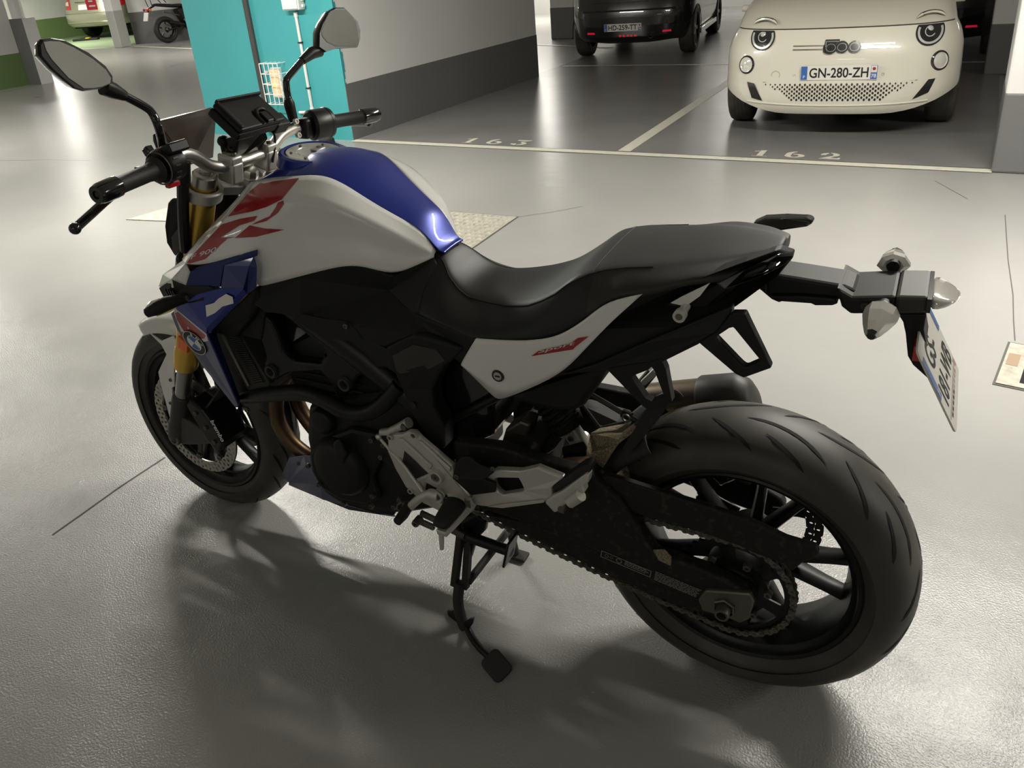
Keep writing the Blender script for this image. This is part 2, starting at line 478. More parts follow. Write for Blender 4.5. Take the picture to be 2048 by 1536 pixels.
# joints and hairline cracks in the screed
crack = material('crack', (.10, .095, .085), .8)
for line, w in (([(0.0649,-4.6189,0),(0.0585,-4.5077,0),(0.0498,-4.3773,0),(0.0509,-4.2029,0)], .006), ([(2.4568,-0.8743,0),(2.4671,-1.5405,0),(2.4828,-1.9491,0),(2.4823,-2.2019,0),(2.4853,-2.3907,0)], .004), ([(-0.0118,-1.5775,0),(0.1335,-1.4498,0),(0.2743,-1.2915,0)], .003), ([(2.104,-0.3041,0),(2.2812,-0.6309,0)], .004), ([(-5.7609,-1.3603,0),(-5.2325,-1.2378,0),(-4.6843,-1.1491,0)], .005)):
    for a, b_ in zip(line, line[1:]):
        strip(a[:2], b_[:2], w, .001).build('floor_joint', crack, FL, smooth=False)

# walls: white above a grey dado
def wall(name, a, b_, dado, zt=2.62, hd=.5, thick=.2, top=None, base=True):
    """wall whose visible face runs a->b (garage u,v); thickness to the left of a->b"""
    a = Vector((a[0], a[1], 0)); b_ = Vector((b_[0], b_[1], 0)); d = (b_ - a).normalized(); n = Vector((-d.y, d.x, 0)) * thick
    m = MB(); up = Vector((0, 0, zt)); m.prism([a, b_, b_ + n, a + n], (0, 0, zt))
    o = gobj(name, m, top or W['white'], smooth=False)
    if dado is not None:
        e = .004 if thick > 0 else -.004; q = Vector((-d.y, d.x, 0)) * -e
        m = MB(); m.prism([a + q - d * e, b_ + q + d * e, b_ + n - q + d * e, a + n - q - d * e], (0, 0, hd)); m.build('dado', dado, o, smooth=False)
    return o
wall('wall_bay', (-2.533, 0), (-2.386, 3.38), W['grey'], hd=.49, thick=.16)
o = gobj('wall_teal', MB().prism([(-4.36, -.005, 0), (-2.533, -.005, 0), (-2.533, .35, 0), (-4.36, .35, 0)], (0, 0, 2.62)), W['teal'], smooth=False)
gobj('wall_core', MB().prism([(-4.35, .35, 0), (-2.66, .35, 0), (-2.55, 3.38, 0), (-4.35, 3.38, 0)], (0, 0, 2.62)), W['white'], smooth=False)
m = MB()   # ragged edge of the teal coat round the corner
zz = 0.0; random.seed(3)
while zz < 2.6:
    h = random.uniform(.02, .06); w = random.uniform(.006, .03)
    m.add([(-2.531, -.004, zz), (-2.531 + .0436 * w, w, zz), (-2.531 + .0436 * w, w * .9, zz + h), (-2.531, -.004, zz + h)], [(0, 1, 2, 3)]); zz += h
m.build('paint_edge', W['teal'], o, smooth=False)
wall('wall_far', (-16, 12.0), (13, 12.0), W['grey'], thick=.2, top=W['pale'], hd=.0001)
wall('wall_left', (-23.0, -9.8), (-23.1, 17), W['green'], hd=.62, thick=-.2)
wall('wall_end', (-11.75, -9.5), (-11.75, 2.66), W['green'], hd=.52, thick=.25)
wall('wall_right', (13.5, -9.5), (13.5, 17), W['grey'], thick=-.2)
wall('wall_behind', (-29, -9.0), (13.5, -9.0), W['grey'], thick=-.2)
wall('wall_back', (-29, 17.2), (13.5, 17.2), W['grey'], thick=.2)
wall('wall_motorcycle', (-16.3, 8.35), (-11.2, 11.75), W['grey'], hd=.75, thick=.2)

def pillar(name, u0, v0, u1, v1, dado, hd=.5, top=None, e=.004, zt=2.62):
    o = gobj(name, MB().box(((u0 + u1) / 2, (v0 + v1) / 2, zt / 2), (u1 - u0, v1 - v0, zt)), top or W['white'], bevel=.012, smooth=False)
    MB().box(((u0 + u1) / 2, (v0 + v1) / 2, hd / 2), (u1 - u0 + 2 * e, v1 - v0 + 2 * e, hd)).build('dado', dado, o, bevel=.014, smooth=False)
    return o
pillar('pillar_right', 2.39, -.055, 2.95, .42, W['grey'], .47)
pillar('pillar_bay', 2.29, 3.47, 2.85, 3.9, W['grey'], .46)
pillar('pillar_far', -4.05, 7.15, -3.62, 7.5, W['grey'], .5)
pillar('pillar_corner', -16.30, 7.72, -16.02, 8.0, W['pale'], .85)
# short pier at the end of the green wall, dark on one face
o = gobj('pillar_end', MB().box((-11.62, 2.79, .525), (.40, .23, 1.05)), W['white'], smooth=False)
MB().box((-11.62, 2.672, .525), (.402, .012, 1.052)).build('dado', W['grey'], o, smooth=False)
m = MB(); m.tube([(-11.7, 2.8, 1.05), (-11.7, 2.8, 2.6)], .10, 20); gobj('trim_pipe', m, W['white'])

# ---------------------------------------------------------------- things on the teal wall
grey_pvc = material('grey_conduit', (.055, .055, .055), .45); white_pvc = material('white_conduit', (.72, .71, .68), .4); strap_m = material('clip_black', (.02, .02, .02), .5)
root = empty('cable_duct', 'dark grey square cable duct running up the teal wall', 'duct', GM @ Matrix.Translation((-3.515, -.02, 0)))
MB().box((0, 0, 1.32), (.052, .03, 2.55)).build('duct', grey_pvc, root, bevel=.003)
root = empty('conduit_pipe', 'thin white conduit pipe with black clips on the teal wall', 'pipe', GM @ Matrix.Translation((-2.945, -.02, 0)))
m = MB(); m.tube([(0, 0, 1.1), (0, 0, .26), (-.01, 0, .245), (-.16, 0, .24)], .013, 10); m.build('pipe', white_pvc, root)
for z in (.85, .46): MB().box((0, 0, z), (.036, .036, .012)).build('clip', strap_m, root)
for z in (1.08, .27): 
    m = MB(); m.tube([(0, 0, z - .02), (0, 0, z + .02)], .017, 10); m.build('coupling', white_pvc, root)
root = empty('junction_box', 'white plastic junction box at the top of the thin conduit', 'box', GM @ Matrix.Translation((-2.93, -.045, 1.16)))
MB().box((0, 0, .04), (.19, .08, .16)).build('body', white_pvc, root, bevel=.008)
MB().box((0, -.045, .04), (.17, .012, .14)).build('lid', lamp_white, root, bevel=.004)
for z in (-.01, .04, .09): MB().box((.102, .01, z), (.02, .03, .022)).build('gland', white_pvc, root, bevel=.004)
# emergency light in its wire cage
root = empty('emergency_light', 'lit emergency light behind a white wire cage on the teal wall', 'light', GM @ Matrix.Translation((-3.30, 0, .505)))
warm = material('emergency_lens', (.75, .55, .36), .4, emit=((1, .60, .30), .25))
MB().box((0, -.022, 0), (.11, .035, .27)).build('housing', lamp_white, root, bevel=.006)
MB().box((0, -.05, 0), (.09, .03, .245)).build('lens', warm, root, bevel=.008)
m = MB(); m.sphere((.006, -.07, -.012), .018, 10, 6); m.build('bulb', material('bulb', (1, .6, .2), .4, emit=((1, .36, .03), 2.4)), root)
wire = material('cage_wire', (.75, .75, .74), .35)
def cage_wire(pts): 
    m = MB(); m.tube(pts, .0042, 6); m.build('cage_wire', wire, root)
for z in (-.18, -.09, 0, .09, .18): cage_wire([(-.11, -.005, z), (-.11, -.105, z), (.11, -.105, z), (.11, -.005, z)])
for x in (-.11, -.055, 0, .055, .11): cage_wire([(x, -.005, .18), (x, -.105, .18), (x, -.105, -.18), (x, -.005, -.18)])
for z in (-.06, .06): MB().box((-.13, -.012, z + .04), (.05, .012, .018)).build('bracket', wire, root)
# little rubber foot lying by the wall
p = (-2.7004,-0.1709,0)
root = empty('rubber_block', 'small black rubber block on the floor below the teal wall', 'block', GM @ Matrix.Translation((p[0] , p[1] , 0)))
m = MB(); m.lathe([(.001, .055), (.058, .055), (.07, .045), (.075, 0), (.001, 0)], (0, 0, 0), (0, 0, 1), 20); m.build('body', M['rubber'], root)
m = MB(); m.lathe([(.001, .062), (.03, .061), (.036, .055)], (0, 0, 0), (0, 0, 1), 16); m.build('cap', M['grey_plastic'], root)

# ---------------------------------------------------------------- floor covers
cover_m = material('cover_steel', (.50, .47, .40), .45, metal=.25, var=(30, (.36, .33, .27), .45, .7)); pit = material('pit', (.012, .011, .01), .9); rust = material('rust', (.30, .22, .15), .8)
def tread_cover(name, label, a, b_, c, n, mm, flip):
    """steel tread plate let into the floor, corners a,b,c in garage coordinates"""
    a, b_, c = [Vector((q[0], q[1], 0)) for q in (a, b_, c)]; ex = b_ - a; ey = c - a
    root = empty(name, label, 'manhole cover', GM @ Matrix.Translation(a))
    MB().prism([Vector((0, 0, 0)), ex, ex + ey, ey], (0, 0, .003)).build('rim', crack, root, smooth=False)
    q = (ex + ey) * .012
    MB().prism([q, ex * .976 + q, (ex + ey) * .976 + q, ey * .976 + q], (0, 0, .0045)).build('plate', cover_m, root, smooth=False)
    m = MB()
    for i in range(n):
        for j in range(mm):
            s = .028 if (i + j) % 2 else .018
            w = (1 / n) * .40 if (i + j) % 2 else (1 / n) * .22
            h = (1 / mm) * .20 if (i + j) % 2 else (1 / mm) * .38
            o = ex * ((i + .5) / n * .95 + .025) + ey * ((j + .5) / mm * .95 + .025) + Vector((0, 0, .0045))
            m.add([o - ex * w - ey * h, o + ex * w - ey * h, o + ex * w + ey * h, o - ex * w + ey * h, o + Vector((0, 0, .004))], [(0, 1, 4), (1, 2, 4), (2, 3, 4), (3, 0, 4)])
    m.build('tread', cover_m, root, smooth=False, kind='stuff'); return root
tread_cover('manhole_cover', 'steel tread plate cover in the floor behind the motorcycle seat', (-0.0118,-1.5775,0), (-0.5667,-1.5946,0), (0.0112,-2.2467,0), 16, 12, 1)
tread_cover('manhole_cover', 'steel tread plate cover in the floor left of the headlamp', (-2.5991,-2.3455,0), (-2.2117,-2.2819,0), (-2.5215,-1.9927,0), 10, 10, 1)
# slotted drain grate at the right edge
a, b_, c = [Vector((*q[:2], 0)) for q in ((2.4163,-2.7582,0), (2.4634,-2.4074,0), (2.5806,-2.7668,0))]
root = empty('drain_grate', 'slotted drain grate in the floor at the right edge', 'grate', GM @ Matrix.Translation(a))
ex = b_ - a; ey = (c - a); ey = (ey - ex * (ey.dot(ex) / ex.length_squared)).normalized() * .40
MB().prism([Vector((0, 0, 0)), ex, ex + ey, ey], (0, 0, .002)).build('rim', crack, root, smooth=False)
MB().prism([ex * .03 + ey * .02, ex * .97 + ey * .02, ex * .97 + ey * .98, ex * .03 + ey * .98], (0, 0, .005)).build('plate', cover_m, root, smooth=False)
for j in range(5):
    for i in range(2):
        o = ex * (.12 + .44 * i) + ey * (.18 + .165 * j); w = ex * .36; h = ey * .085
        mm = MB(); mm.prism([o, o + w, o + w + h, o + h], (0, 0, .0056)); mm.build('slot', pit, root, smooth=False)
MB().prism([ex * .45 + ey * .04, ex * .72 + ey * .04, ex * .72 + ey * .13, ex * .45 + ey * .13], (0, 0, .0058)).build('rust_patch', rust, root, smooth=False)

# ================================================================ the motorcycle
_R = [[0.999991, 0.0, -0.004333], [9.6e-05, 0.999755, 0.022127], [0.004332, -0.022128, 0.999746]]
BM = Matrix.Translation([1e-05, -0.00203, -0.00656]) @ Matrix(_R).to_4x4()
BK = empty('motorcycle', 'white and blue naked motorcycle with red stripes, standing on its centre stand in the aisle', 'motorcycle', BM)
SA = Vector([1.6320000000000001, 0.0, 0.0])
FM = Matrix.Translation(SA) @ Matrix([[0.999512, 0.031235, -0.000276], [-0.031235, 0.999356, -0.017672], [-0.000276, 0.017672, 0.999844]]).to_4x4() @ Matrix.Translation(-SA)   # steering
EYE = Vector([-0.2346, 1.3102, 1.4921])
def fr(o):
    o.matrix_basis = FM; return o
Y_ = Vector((0, 1, 0))

def tyre_mesh(R, hw, cx, cz, n=96):
    crown = R - .62 * hw if hw > .07 else R - .75 * hw; hh = R - crown
    half = [(crown + hh * cos(t) ** .9, hw * sin(t)) for t in [radians(a) for a in (0, 12, 24, 36, 48, 60, 70, 80, 87)]]
    half += [(crown - .012, hw * 1.0), (.262, hw * .985), (.25, hw * .95), (.247, hw * .955), (.238, hw * .88), (.226, hw * .78), (.218, hw * .74)]
    prof = [(r, y) for r, y in reversed(half)] + [(r, -y) for r, y in half[1:]]
    m = MB(); m.lathe(prof, (cx, 0, cz), Y_, n, ref=(0, 0, 1)); return m, crown, hh

def groove_pt(R, hw, crown, hh, cx, cz, ph, s, lift):
    """point on the tread: ph angle from the top towards the rear, s share of the half width"""
    t = math.asin(max(-1, min(1, s))); r = crown + hh * max(cos(t), 0) ** .9 + lift
    return Vector((cx - r * sin(ph), hw * s + (lift if s > 0 else -lift) * abs(s), cz + r * cos(ph)))

def grooves(parent, R, hw, crown, hh, cx, cz, N, shapes):
    for k in range(N):
        m = MB()
        for side in (1, -1):
            for (p0, s0, p1, s1, bend, w) in shapes:
                L_, R__ = [], []
                for i in range(15):
                    t = i / 14; ph = radians(p0 + (p1 - p0) * t) + 2 * pi * (k + (.5 if side < 0 else 0)) / N
                    s = s0 + (s1 - s0) * t ** bend
                    ww = w * min(1, 5 * t + .12, 5 * (1 - t) + .12) / 2
                    dph = radians((p1 - p0)) * R; ds = (s1 - s0) * hw; l = sqrt(dph * dph + ds * ds)
                    L_.append(groove_pt(R, hw, crown, hh, cx, cz, ph - ww * ds / l / R, side * (s + ww * dph / l / hw), .0006))
                    R__.append(groove_pt(R, hw, crown, hh, cx, cz, ph + ww * ds / l / R, side * (s - ww * dph / l / hw), .0006))
                m.grid([L_, R__])
        m.build('tread_groove', M['groove'], parent)

def rim_mesh(hw, cx, cz, n=72):
    half = [(.226, hw), (.222, hw + .003), (.216, hw), (.212, hw - .010), (.203, hw - .016), (.198, hw - .030), (.193, .018), (.190, 0)]
    out = [(.200, 0), (.205, .03), (.218, hw - .012), (.226, hw - .006)]
    prof = half + [(r, -y) for r, y in reversed(half[:-1])] + [(r, -y) for r, y in reversed(out)] + out[1:]
    m = MB(); m.lathe(prof, (cx, 0, cz), Y_, n, closed=True, ref=(0, 0, 1)); return m

def spoke(cx, cz, a0, a1, r0, r1, w0, w1, d0, d1):
    """tapered beam from angle a0 at r0 to angle a1 at r1 (angles from +x towards +z)"""
    p = Vector((cx + r0 * cos(a0), 0, cz + r0 * sin(a0))); q = Vector((cx + r1 * cos(a1), 0, cz + r1 * sin(a1)))
    d = (q - p).normalized(); n = d.cross(Y_); m = MB(); rows = []
    for t in (0, .25, .75, 1):
        c = p.lerp(q, t); w = (w0 + (w1 - w0) * t) / 2; h = (d0 + (d1 - d0) * t) / 2
        if t == 1: w *= 1.5
        rows.append([c + n * w * x + Y_ * h * y for x, y in ((-1, -.55), (-.5, -1), (.5, -1), (1, -.55), (1, .55), (.5, 1), (-.5, 1), (-1, .55))])
    m.grid(rows, closed_u=True); k = len(m.v)
    m.f.append(tuple(range(8))); m.m.append(0); m.f.append(tuple(range(k - 8, k))); m.m.append(0); return m

def disc_mesh(cx, cz, y, r0, r1, th, holes, n=72):
    """drilled brake disc: a real ring with round holes cut between quads"""
    m = MB(); rows = []
    m.lathe([(r0, -th / 2), (r1, -th / 2), (r1, th / 2), (r0, th / 2)], (cx, y, cz), Y_, n, closed=True, ref=(0, 0, 1)); return m

def drilled_ring(cx, cz, y, r0, r1, th, N, rads, hr):
    """ring whose face is built round N groups of holes"""
    m = MB(); K = 10; W_ = 2 * pi / N; nr = len(rads)
    # cells: each hole sits in its own cell of a polar grid
    cuts = [r0] + [(rads[i] + rads[i + 1]) / 2 for i in range(nr - 1)] + [r1]
    for side in (1, -1):
        for g in range(N):
            for i in range(nr):
                a0 = W_ * g + (i * .5 % 1) * W_ * .999; a1 = a0 + W_; lo, hi = cuts[i], cuts[i + 1]; am = (a0 + a1) / 2; rc = rads[i]
                out = []
                for k in range(12):
                    th_ = 2 * pi * k / 12
                    out.append((th_,))
                inner = [(rc + hr * sin(2 * pi * k / 12), am + hr * cos(2 * pi * k / 12) / rc) for k in range(12)]
                ha = (a1 - a0) / 2
                outer = []
                for k in range(12):
                    c, s = cos(2 * pi * k / 12), sin(2 * pi * k / 12)
                    sc = 1 / max(abs(c), abs(s)); x, z = c * sc, s * sc
                    outer.append(((rc + z * (hi - rc)) if z > 0 else (rc + z * (rc - lo)), am + x * ha))
                b0 = len(m.v)
                for r, a in outer + inner:
                    m.v.append(Vector((cx + r * sin(a), y + side * th / 2, cz + r * cos(a))))
                for k in range(12):
                    q = (b0 + k, b0 + (k + 1) % 12, b0 + 12 + (k + 1) % 12, b0 + 12 + k)
                    m.f.append(q if side > 0 else q[::-1]); m.m.append(0)
    m.lathe([(r1, -th / 2), (r1, th / 2)], (cx, y, cz), Y_, 72, ref=(0, 0, 1)); m.lathe([(r0, th / 2), (r0, -th / 2)], (cx, y, cz), Y_, 72, ref=(0, 0, 1))
    return m

def bolt(o, ax, r, h, mat, parent, name='bolt', hexa=True, hole=True):
    m = MB(); ax = Vector(ax)
    m.lathe([(.0001, h), (r * .45, h), (r * .45, h), (r * .9, h), (r, h * .8), (r, 0), (.0001, 0)], o, ax, 6 if hexa else 16); b = m.build(name, mat, parent, fix=True)
    if hole:
        m = MB(); m.lathe([(.0001, h + .0004), (r * .42, h + .0004)], o, ax, 10); m.build('socket', M['black_print'], b, fix=False)
    return b

# ---------------------------------------------------------------- rear wheel
RW = rim_mesh(.074, 0, .316).build('rear_wheel', M['satin_black'], BK)
m, cr_, hh_ = tyre_mesh(.316, .0925, 0, .316)
TY = m.build('tyre', M['tyre'], RW, angle=60)
grooves(RW, .316, .0925, cr_, hh_, 0, .316, 8, [(-2, .14, 26.5, .59, 2.3, .0075), (5.5, .48, 21, .89, .95, .0065), (31.5, .22, 47.5, .87, .9, .0068)])
m = MB(); m.lathe([(.0001, .07), (.03, .07), (.045, .06), (.05, .03), (.052, -.03), (.045, -.06), (.03, -.07), (.0001, -.07)], (0, 0, .316), Y_, 32)
m.build('hub', M['satin_black'], RW)
for k in range(5):
    a = radians(3 + 72 * k)
    for s in (-1, 1):
        spoke(0, .316, a + s * .10 + pi, a + s * .235 + pi, .045, .196, .024, .017, .05, .034).build('spoke', M['satin_black'], RW)
# rear disc and caliper on the far side
RD = drilled_ring(0, .316, -.098, .098, .1325, .005, 24, (.108, .122), .0042).build('rear_disc', M['dark_disc'], RW)
m = MB()
for k in range(5):
    a = 2 * pi * k / 5; m.add(*(lambda q: (q.v, q.f))(spoke(0, .316, a, a + .25, .04, .1, .022, .016, .006, .006).xf(Matrix.Translation((0, -.095, 0)))))
m.build('disc_carrier', M['satin_black'], RD)
CAL = MB().prism([(.10, -.075, .41), (.04, -.075, .46), (-.02, -.075, .462), (-.03, -.075, .435), (.03, -.075, .425), (.075, -.075, .385)], (0, -.05, 0)).build('rear_caliper', M['gloss_black'], BK, bevel=.006)
bolt((.06, -.075, .425), (0, 1, 0), .011, .006, M['dull_steel'], CAL)
# toothed sprocket with windows
CY = .118
m = MB(); ring = []
for k in range(88):
    a = 2 * pi * k / 88; r = .1145 if k % 2 else .1065
    ring.append((cos(a), sin(a), r))
def rg(y, rr): return [Vector((c * (r if rr is None else rr), y, .316 + s * (r if rr is None else rr))) for c, s, r in ring]
m.grid([rg(CY + .0035, .094), rg(CY + .0035, None), rg(CY - .0035, None), rg(CY - .0035, .094)], closed_u=True, closed_v=True)
m.lathe([(.036, .0035), (.066, .0035), (.066, -.0035), (.036, -.0035)], (0, CY, .316), Y_, 48, closed=True)
for k in range(6):
    a = radians(60 * k + 20)
    t = spoke(0, .316, a, a, .063, .097, .026, .030, .007, .007).xf(Matrix.Translation((0, CY, 0))); m.add(t.v, t.f)
SP = m.build('sprocket', M['satin_black'], RW, angle=30)
for k in range(6):
    a = radians(60 * k + 52); bolt((.066 * cos(a), CY + .003, .316 + .066 * sin(a)), (0, 1, 0), .0085, .011, M['dull_steel'], SP)
m = MB(); m.lathe([(.0001, .015), (.03, .015), (.045, .008), (.06, -.02), (.062, -.05)], (0, CY, .316), Y_, 32); m.build('carrier', M['satin_black'], RW)

# ---------------------------------------------------------------- chain: every link its own part
CH = empty('chain'); CH.parent = BK
rs = .111; fs = .0432; c1 = Vector((0, .316)); lo1 = Vector(((0.5479,0.118,0.3128)[0], (0.5479,0.118,0.3128)[2])); 
fc = Vector((.625, .385))
d = (fc - c1); D = d.length; th0 = math.atan2(d.y, d.x); off = math.acos((rs - fs) / D)
path = []
a0 = th0 + off; a1 = th0 - off + 2 * pi     # rear wrap, counter-clockwise past the back
for i in range(61):
    a = a0 + (a1 - a0) * i / 60; path.append(c1 + rs * Vector((cos(a), sin(a))))
b0 = th0 - off; b1 = th0 + off
fr_ = [fc + fs * Vector((cos(b0 + (b1 - b0) * i / 24), sin(b0 + (b1 - b0) * i / 24))) for i in range(25)]
low0, low1 = path[-1], fr_[0]
sag = [low0.lerp(low1, t) + Vector((0, -.012 * 4 * t * (1 - t))) for t in [i / 20 for i in range(1, 20)]]
path = path + sag + fr_ + [path[0]]
pts = [Vector((p.x, CY, p.y)) for p in path]
tot = sum((b - a).length for a, b in zip(pts, pts[1:])); n_l = int(round(tot / .015875)) // 2 * 2
rp = resamp(pts, n_l + 1)
def link_mesh(w, h):
    m = MB()
    for s in (-1, 1):
        L = [(-.0085, 0), (-.0062, .0062), (-.001, .0048), (.001, .0048)]
        prof = [(-.0128, 0), (-.0112, .0052), (-.007, .0068), (0, .0046), (.007, .0068), (.0112, .0052), (.0128, 0), (.0112, -.0052), (.007, -.0068), (0, -.0046), (-.007, -.0068), (-.0112, -.0052)]
        m.prism([(x, s * w - .0012, z) for x, z in prof], (0, .0024, 0))
    for x in (-.0079, .0079): m.lathe([(.0001, w + .0028), (.0034, w + .0028), (.0034, -w - .0028), (.0001, -w - .0028)], (x, 0, 0), Y_, 8)
    m.lathe([(.005, w - .001), (.005, -w + .001)], (-.0079, 0, 0), Y_, 8); m.lathe([(.005, w - .001), (.005, -w + .001)], (.0079, 0, 0), Y_, 8)
    return m
proto = [link_mesh(.0098, 0).build('link', M['chain'], CH), link_mesh(.0066, 0).build('link', M['chain'], CH)]
for i in range(n_l):
    a, b = rp[i], rp[i + 1]; o = proto[i] if i < 2 else proto[i % 2].copy()
    if i >= 2: COL.objects.link(o)
    o.parent = CH; dd = (b - a); o.matrix_basis = Matrix.Translation((a + b) / 2) @ Matrix.Rotation(-math.atan2(dd.z, dd.x), 4, 'Y')

# ---------------------------------------------------------------- swingarm, chain guard, axle
m = MB()
out = [(0.5862,0.15,0.5226),(0.4649,0.16,0.5448),(0.3804,0.162,0.5376),(0.271,0.165,0.5348),(0.2086,0.165,0.4935),(0.1409,0.165,0.3826),(0.0534,0.165,0.3767),(-0.0073,0.163,0.3607),(-0.0403,0.16,0.3461),(-0.0501,0.16,0.329),(-0.0409,0.16,0.2925),(-0.0141,0.163,0.2895),(0.0591,0.165,0.299),(0.2758,0.165,0.3483),(0.4339,0.162,0.3645),(0.5333,0.155,0.3628),(0.5911,0.15,0.388)]
m.prism(out, (0, -.032, 0)); SW = m.fixn().build('swingarm', M['dirt'], BK, bevel=.007, seg=3)
m = MB(); m.prism([(x, -y, z) for x, y, z in out], (0, .032, 0)); m.build('swingarm_right', M['dirt'], SW, bevel=.007)
m = MB(); m.prism([(0.4407,0.15,0.3554),(0.2823,0.15,0.336),(0.0635,0.15,0.2857),(-0.0301,0.15,0.2783),(-0.0194,0.15,0.2661),(0.0768,0.15,0.2488),(0.2301,0.15,0.2746),(0.3741,0.15,0.3057),(0.5317,0.15,0.3457)], (0, -.05, 0)); m.fixn().build('leg_underside', M['dirt'], SW, bevel=.004, smooth=False)
# cross member between the legs, dusted with sand on top
m = MB(); top = [(0.4832,0.13,0.5188),(0.3801,0.13,0.5193),(0.2893,0.13,0.561),(0.2206,0.13,0.5238)]
x0, x1, x2 = top[0][0], top[1][0], top[3][0]
m.prism([(x0 + .01, .13, top[0][2]), (x1 + .035, .13, top[1][2]), (x1 + .03, .13, top[1][2] - .11), (x0, .13, top[0][2] - .12)], (0, -.26, 0))
m.build('cross_member', M['dusty_black'], SW, bevel=.012)
MB().box((x2 + .025, 0, top[3][2] - .06), (.06, .25, .08)).build('bridge', M['sand'], SW, bevel=.012)
# two printed warning labels on the leg
lab = material('swingarm_label', (.012, .012, .011), .5)
def plane_at(p, ux, uy):
    ux = Vector(ux).normalized(); uy = (Vector(uy) - ux * ux.dot(Vector(uy))).normalized()
    return Matrix.Translation(p) @ Matrix((ux, uy, ux.cross(uy))).transposed().to_4x4()
q0 = Vector((0.2504,0.1655,0.3549)); q1 = Vector((0.1477,0.1655,0.3382)); q2 = Vector((0.2544,0.1655,0.3406)); q3 = Vector((0.0546,0.1655,0.3204))
dx = (q1 - q0).normalized(); up_ = Vector((0, 1, 0)).cross(dx) * -1
if up_.z < 0: up_ = -up_
LM = lambda p: plane_at(p, dx, up_)
pm = M['white_print']; w_ = (q1 - q0).length
G_ = material('label_grey', (.30, .29, .26), .5)
m = MB(); A = [(0, -.017), (w_, -.017), (w_, .0), (0, .0)]; Bq = [(.001, -.016), (w_ - .001, -.016), (w_ - .001, -.001), (.001, -.001)]
T = LM(q0); m.ringprism([T @ Vector((x, y, 0)) for x, y in A], [T @ Vector((x, y, 0)) for x, y in Bq], (0, .0002, 0)); m.build('label_frame', G_, SW, smooth=False)
m = MB()
for cx_, r_ in ((.012, .004), (.022, .003), (.038, .006)): m.lathe([(r_ * .8, .0003), (r_, .0003)], T @ Vector((cx_, -.008, 0)), Y_, 18)
m.build('label_symbols', G_, SW, smooth=False)
m = MB(); random.seed(5)
for j in range(3):
    x = .05
    while x < w_ - .012: l = random.uniform(.003, .009); m.add([T @ Vector((x + a, -.004 - .004 * j + b, .0003)) for a, b in ((0, 0), (l, 0), (l, .0016), (0, .0016))], [(0, 1, 2, 3)]); x += l + .0015
T2 = LM(q0 + dx * (w_ + .008) + up_ * .006)
w2 = (q3 - q0).dot(dx) - w_ - .006
for j in range(7):
    x = .0
    while x < w2 - .006: l = random.uniform(.004, .012); m.add([T2 @ Vector((x + a, -.003 - .0035 * j + b, .0003)) for a, b in ((0, 0), (l, 0), (l, .0013), (0, .0013))], [(0, 1, 2, 3)]); x += l + .0015
m.build('label_print', G_, SW, smooth=False)
# chain guard
m = MB(); m.prism([(0.2485,0.15,0.5303),(0.2124,0.152,0.5301),(0.1259,0.152,0.5224),(0.0488,0.152,0.5157),(-0.0248,0.15,0.5054),(-0.0912,0.148,0.485),(-0.141,0.148,0.4817),(-0.146,0.148,0.47),(-0.1452,0.148,0.4596),(-0.1241,0.148,0.4441),(-0.1075,0.148,0.416),(-0.0998,0.148,0.4167),(-0.0915,0.148,0.4265),(-0.0429,0.15,0.4344),(-0.0137,0.152,0.4447),(0.0659,0.152,0.4533),(0.1191,0.152,0.4527),(0.1919,0.152,0.4586)], (0, -.016, 0))
m.fixn().build('chain_guard', M['dirt'], BK, bevel=.005)
# web joining guard and swingarm at the front
m = MB(); m.prism([(0.2484,0.15,0.5327),(0.2093,0.15,0.482),(0.1926,0.15,0.458),(0.215,0.15,0.4535),(0.1712,0.15,0.4046),(0.1877,0.15,0.3877),(0.2669,0.15,0.4523)], (0, -.03, 0)); m.fixn().build('web', M['dirt'], SW, bevel=.004)
# axle block, nut
axy = .165
AXB = MB().prism([(0.054,0.172,0.3063),(0.0412,0.172,0.3342),(0.0061,0.172,0.3453),(-0.0405,0.172,0.3586),(-0.0485,0.172,0.3409),(-0.0407,0.172,0.294),(-0.0258,0.172,0.2788),(-0.0024,0.172,0.2832),(0.0458,0.172,0.2813)], (0, -.012, 0)).fixn().build('axle_block', M['dull_steel'], BK, bevel=.003)
ac = Vector((.004, axy, .309))
m = MB(); m.lathe([(.0215, 0), (.0215, .012), (.019, .014)], ac, Y_, 6); m.build('axle_nut', M['dull_steel'], AXB)
m = MB(); m.lathe([(.0135, 0), (.0135, .030), (.0125, .032), (.009, .032), (.009, .008), (.0001, .008)], ac, Y_, 20); m.build('axle_end', M['dull_steel'], AXB)
# bracket with hose clip on the leg
MB().prism([(0.144,0.166,0.396),(0.1204,0.166,0.4054),(0.1068,0.166,0.3905),(0.1077,0.166,0.369),(0.1322,0.166,0.374)], (0, .004, 0)).build('clip', M['sand'], SW, bevel=.002)

# ---------------------------------------------------------------- front wheel (turns with the fork)
FWX, FWZ = 1.518, .300
FW = fr(rim_mesh(.050, FWX, FWZ).build('front_wheel', M['satin_black'], BK))
m, cr_, hh_ = tyre_mesh(.300, .061, FWX, FWZ)
m.build('tyre', M['tyre'], FW, angle=60)
grooves(FW, .300, .061, cr_, hh_, FWX, FWZ, 8, [(30, .14, 2, .62, 2.0, .006), (24, .46, 8, .88, .95, .005), (-4, .22, -20, .85, .9, .005)])
m = MB(); m.lathe([(.0001, .06), (.028, .06), (.034, .05), (.036, 0), (.034, -.05), (.028, -.06), (.0001, -.06)], (FWX, 0, FWZ), Y_, 28); m.build('hub', M['satin_black'], FW)
for k in range(5):
    a = radians(-78 + 72 * k)
    for s in (-1, 1):
        spoke(FWX, FWZ, a + s * .10, a + s * .22, .032, .196, .022, .015, .04, .028).build('spoke', M['satin_black'], FW)
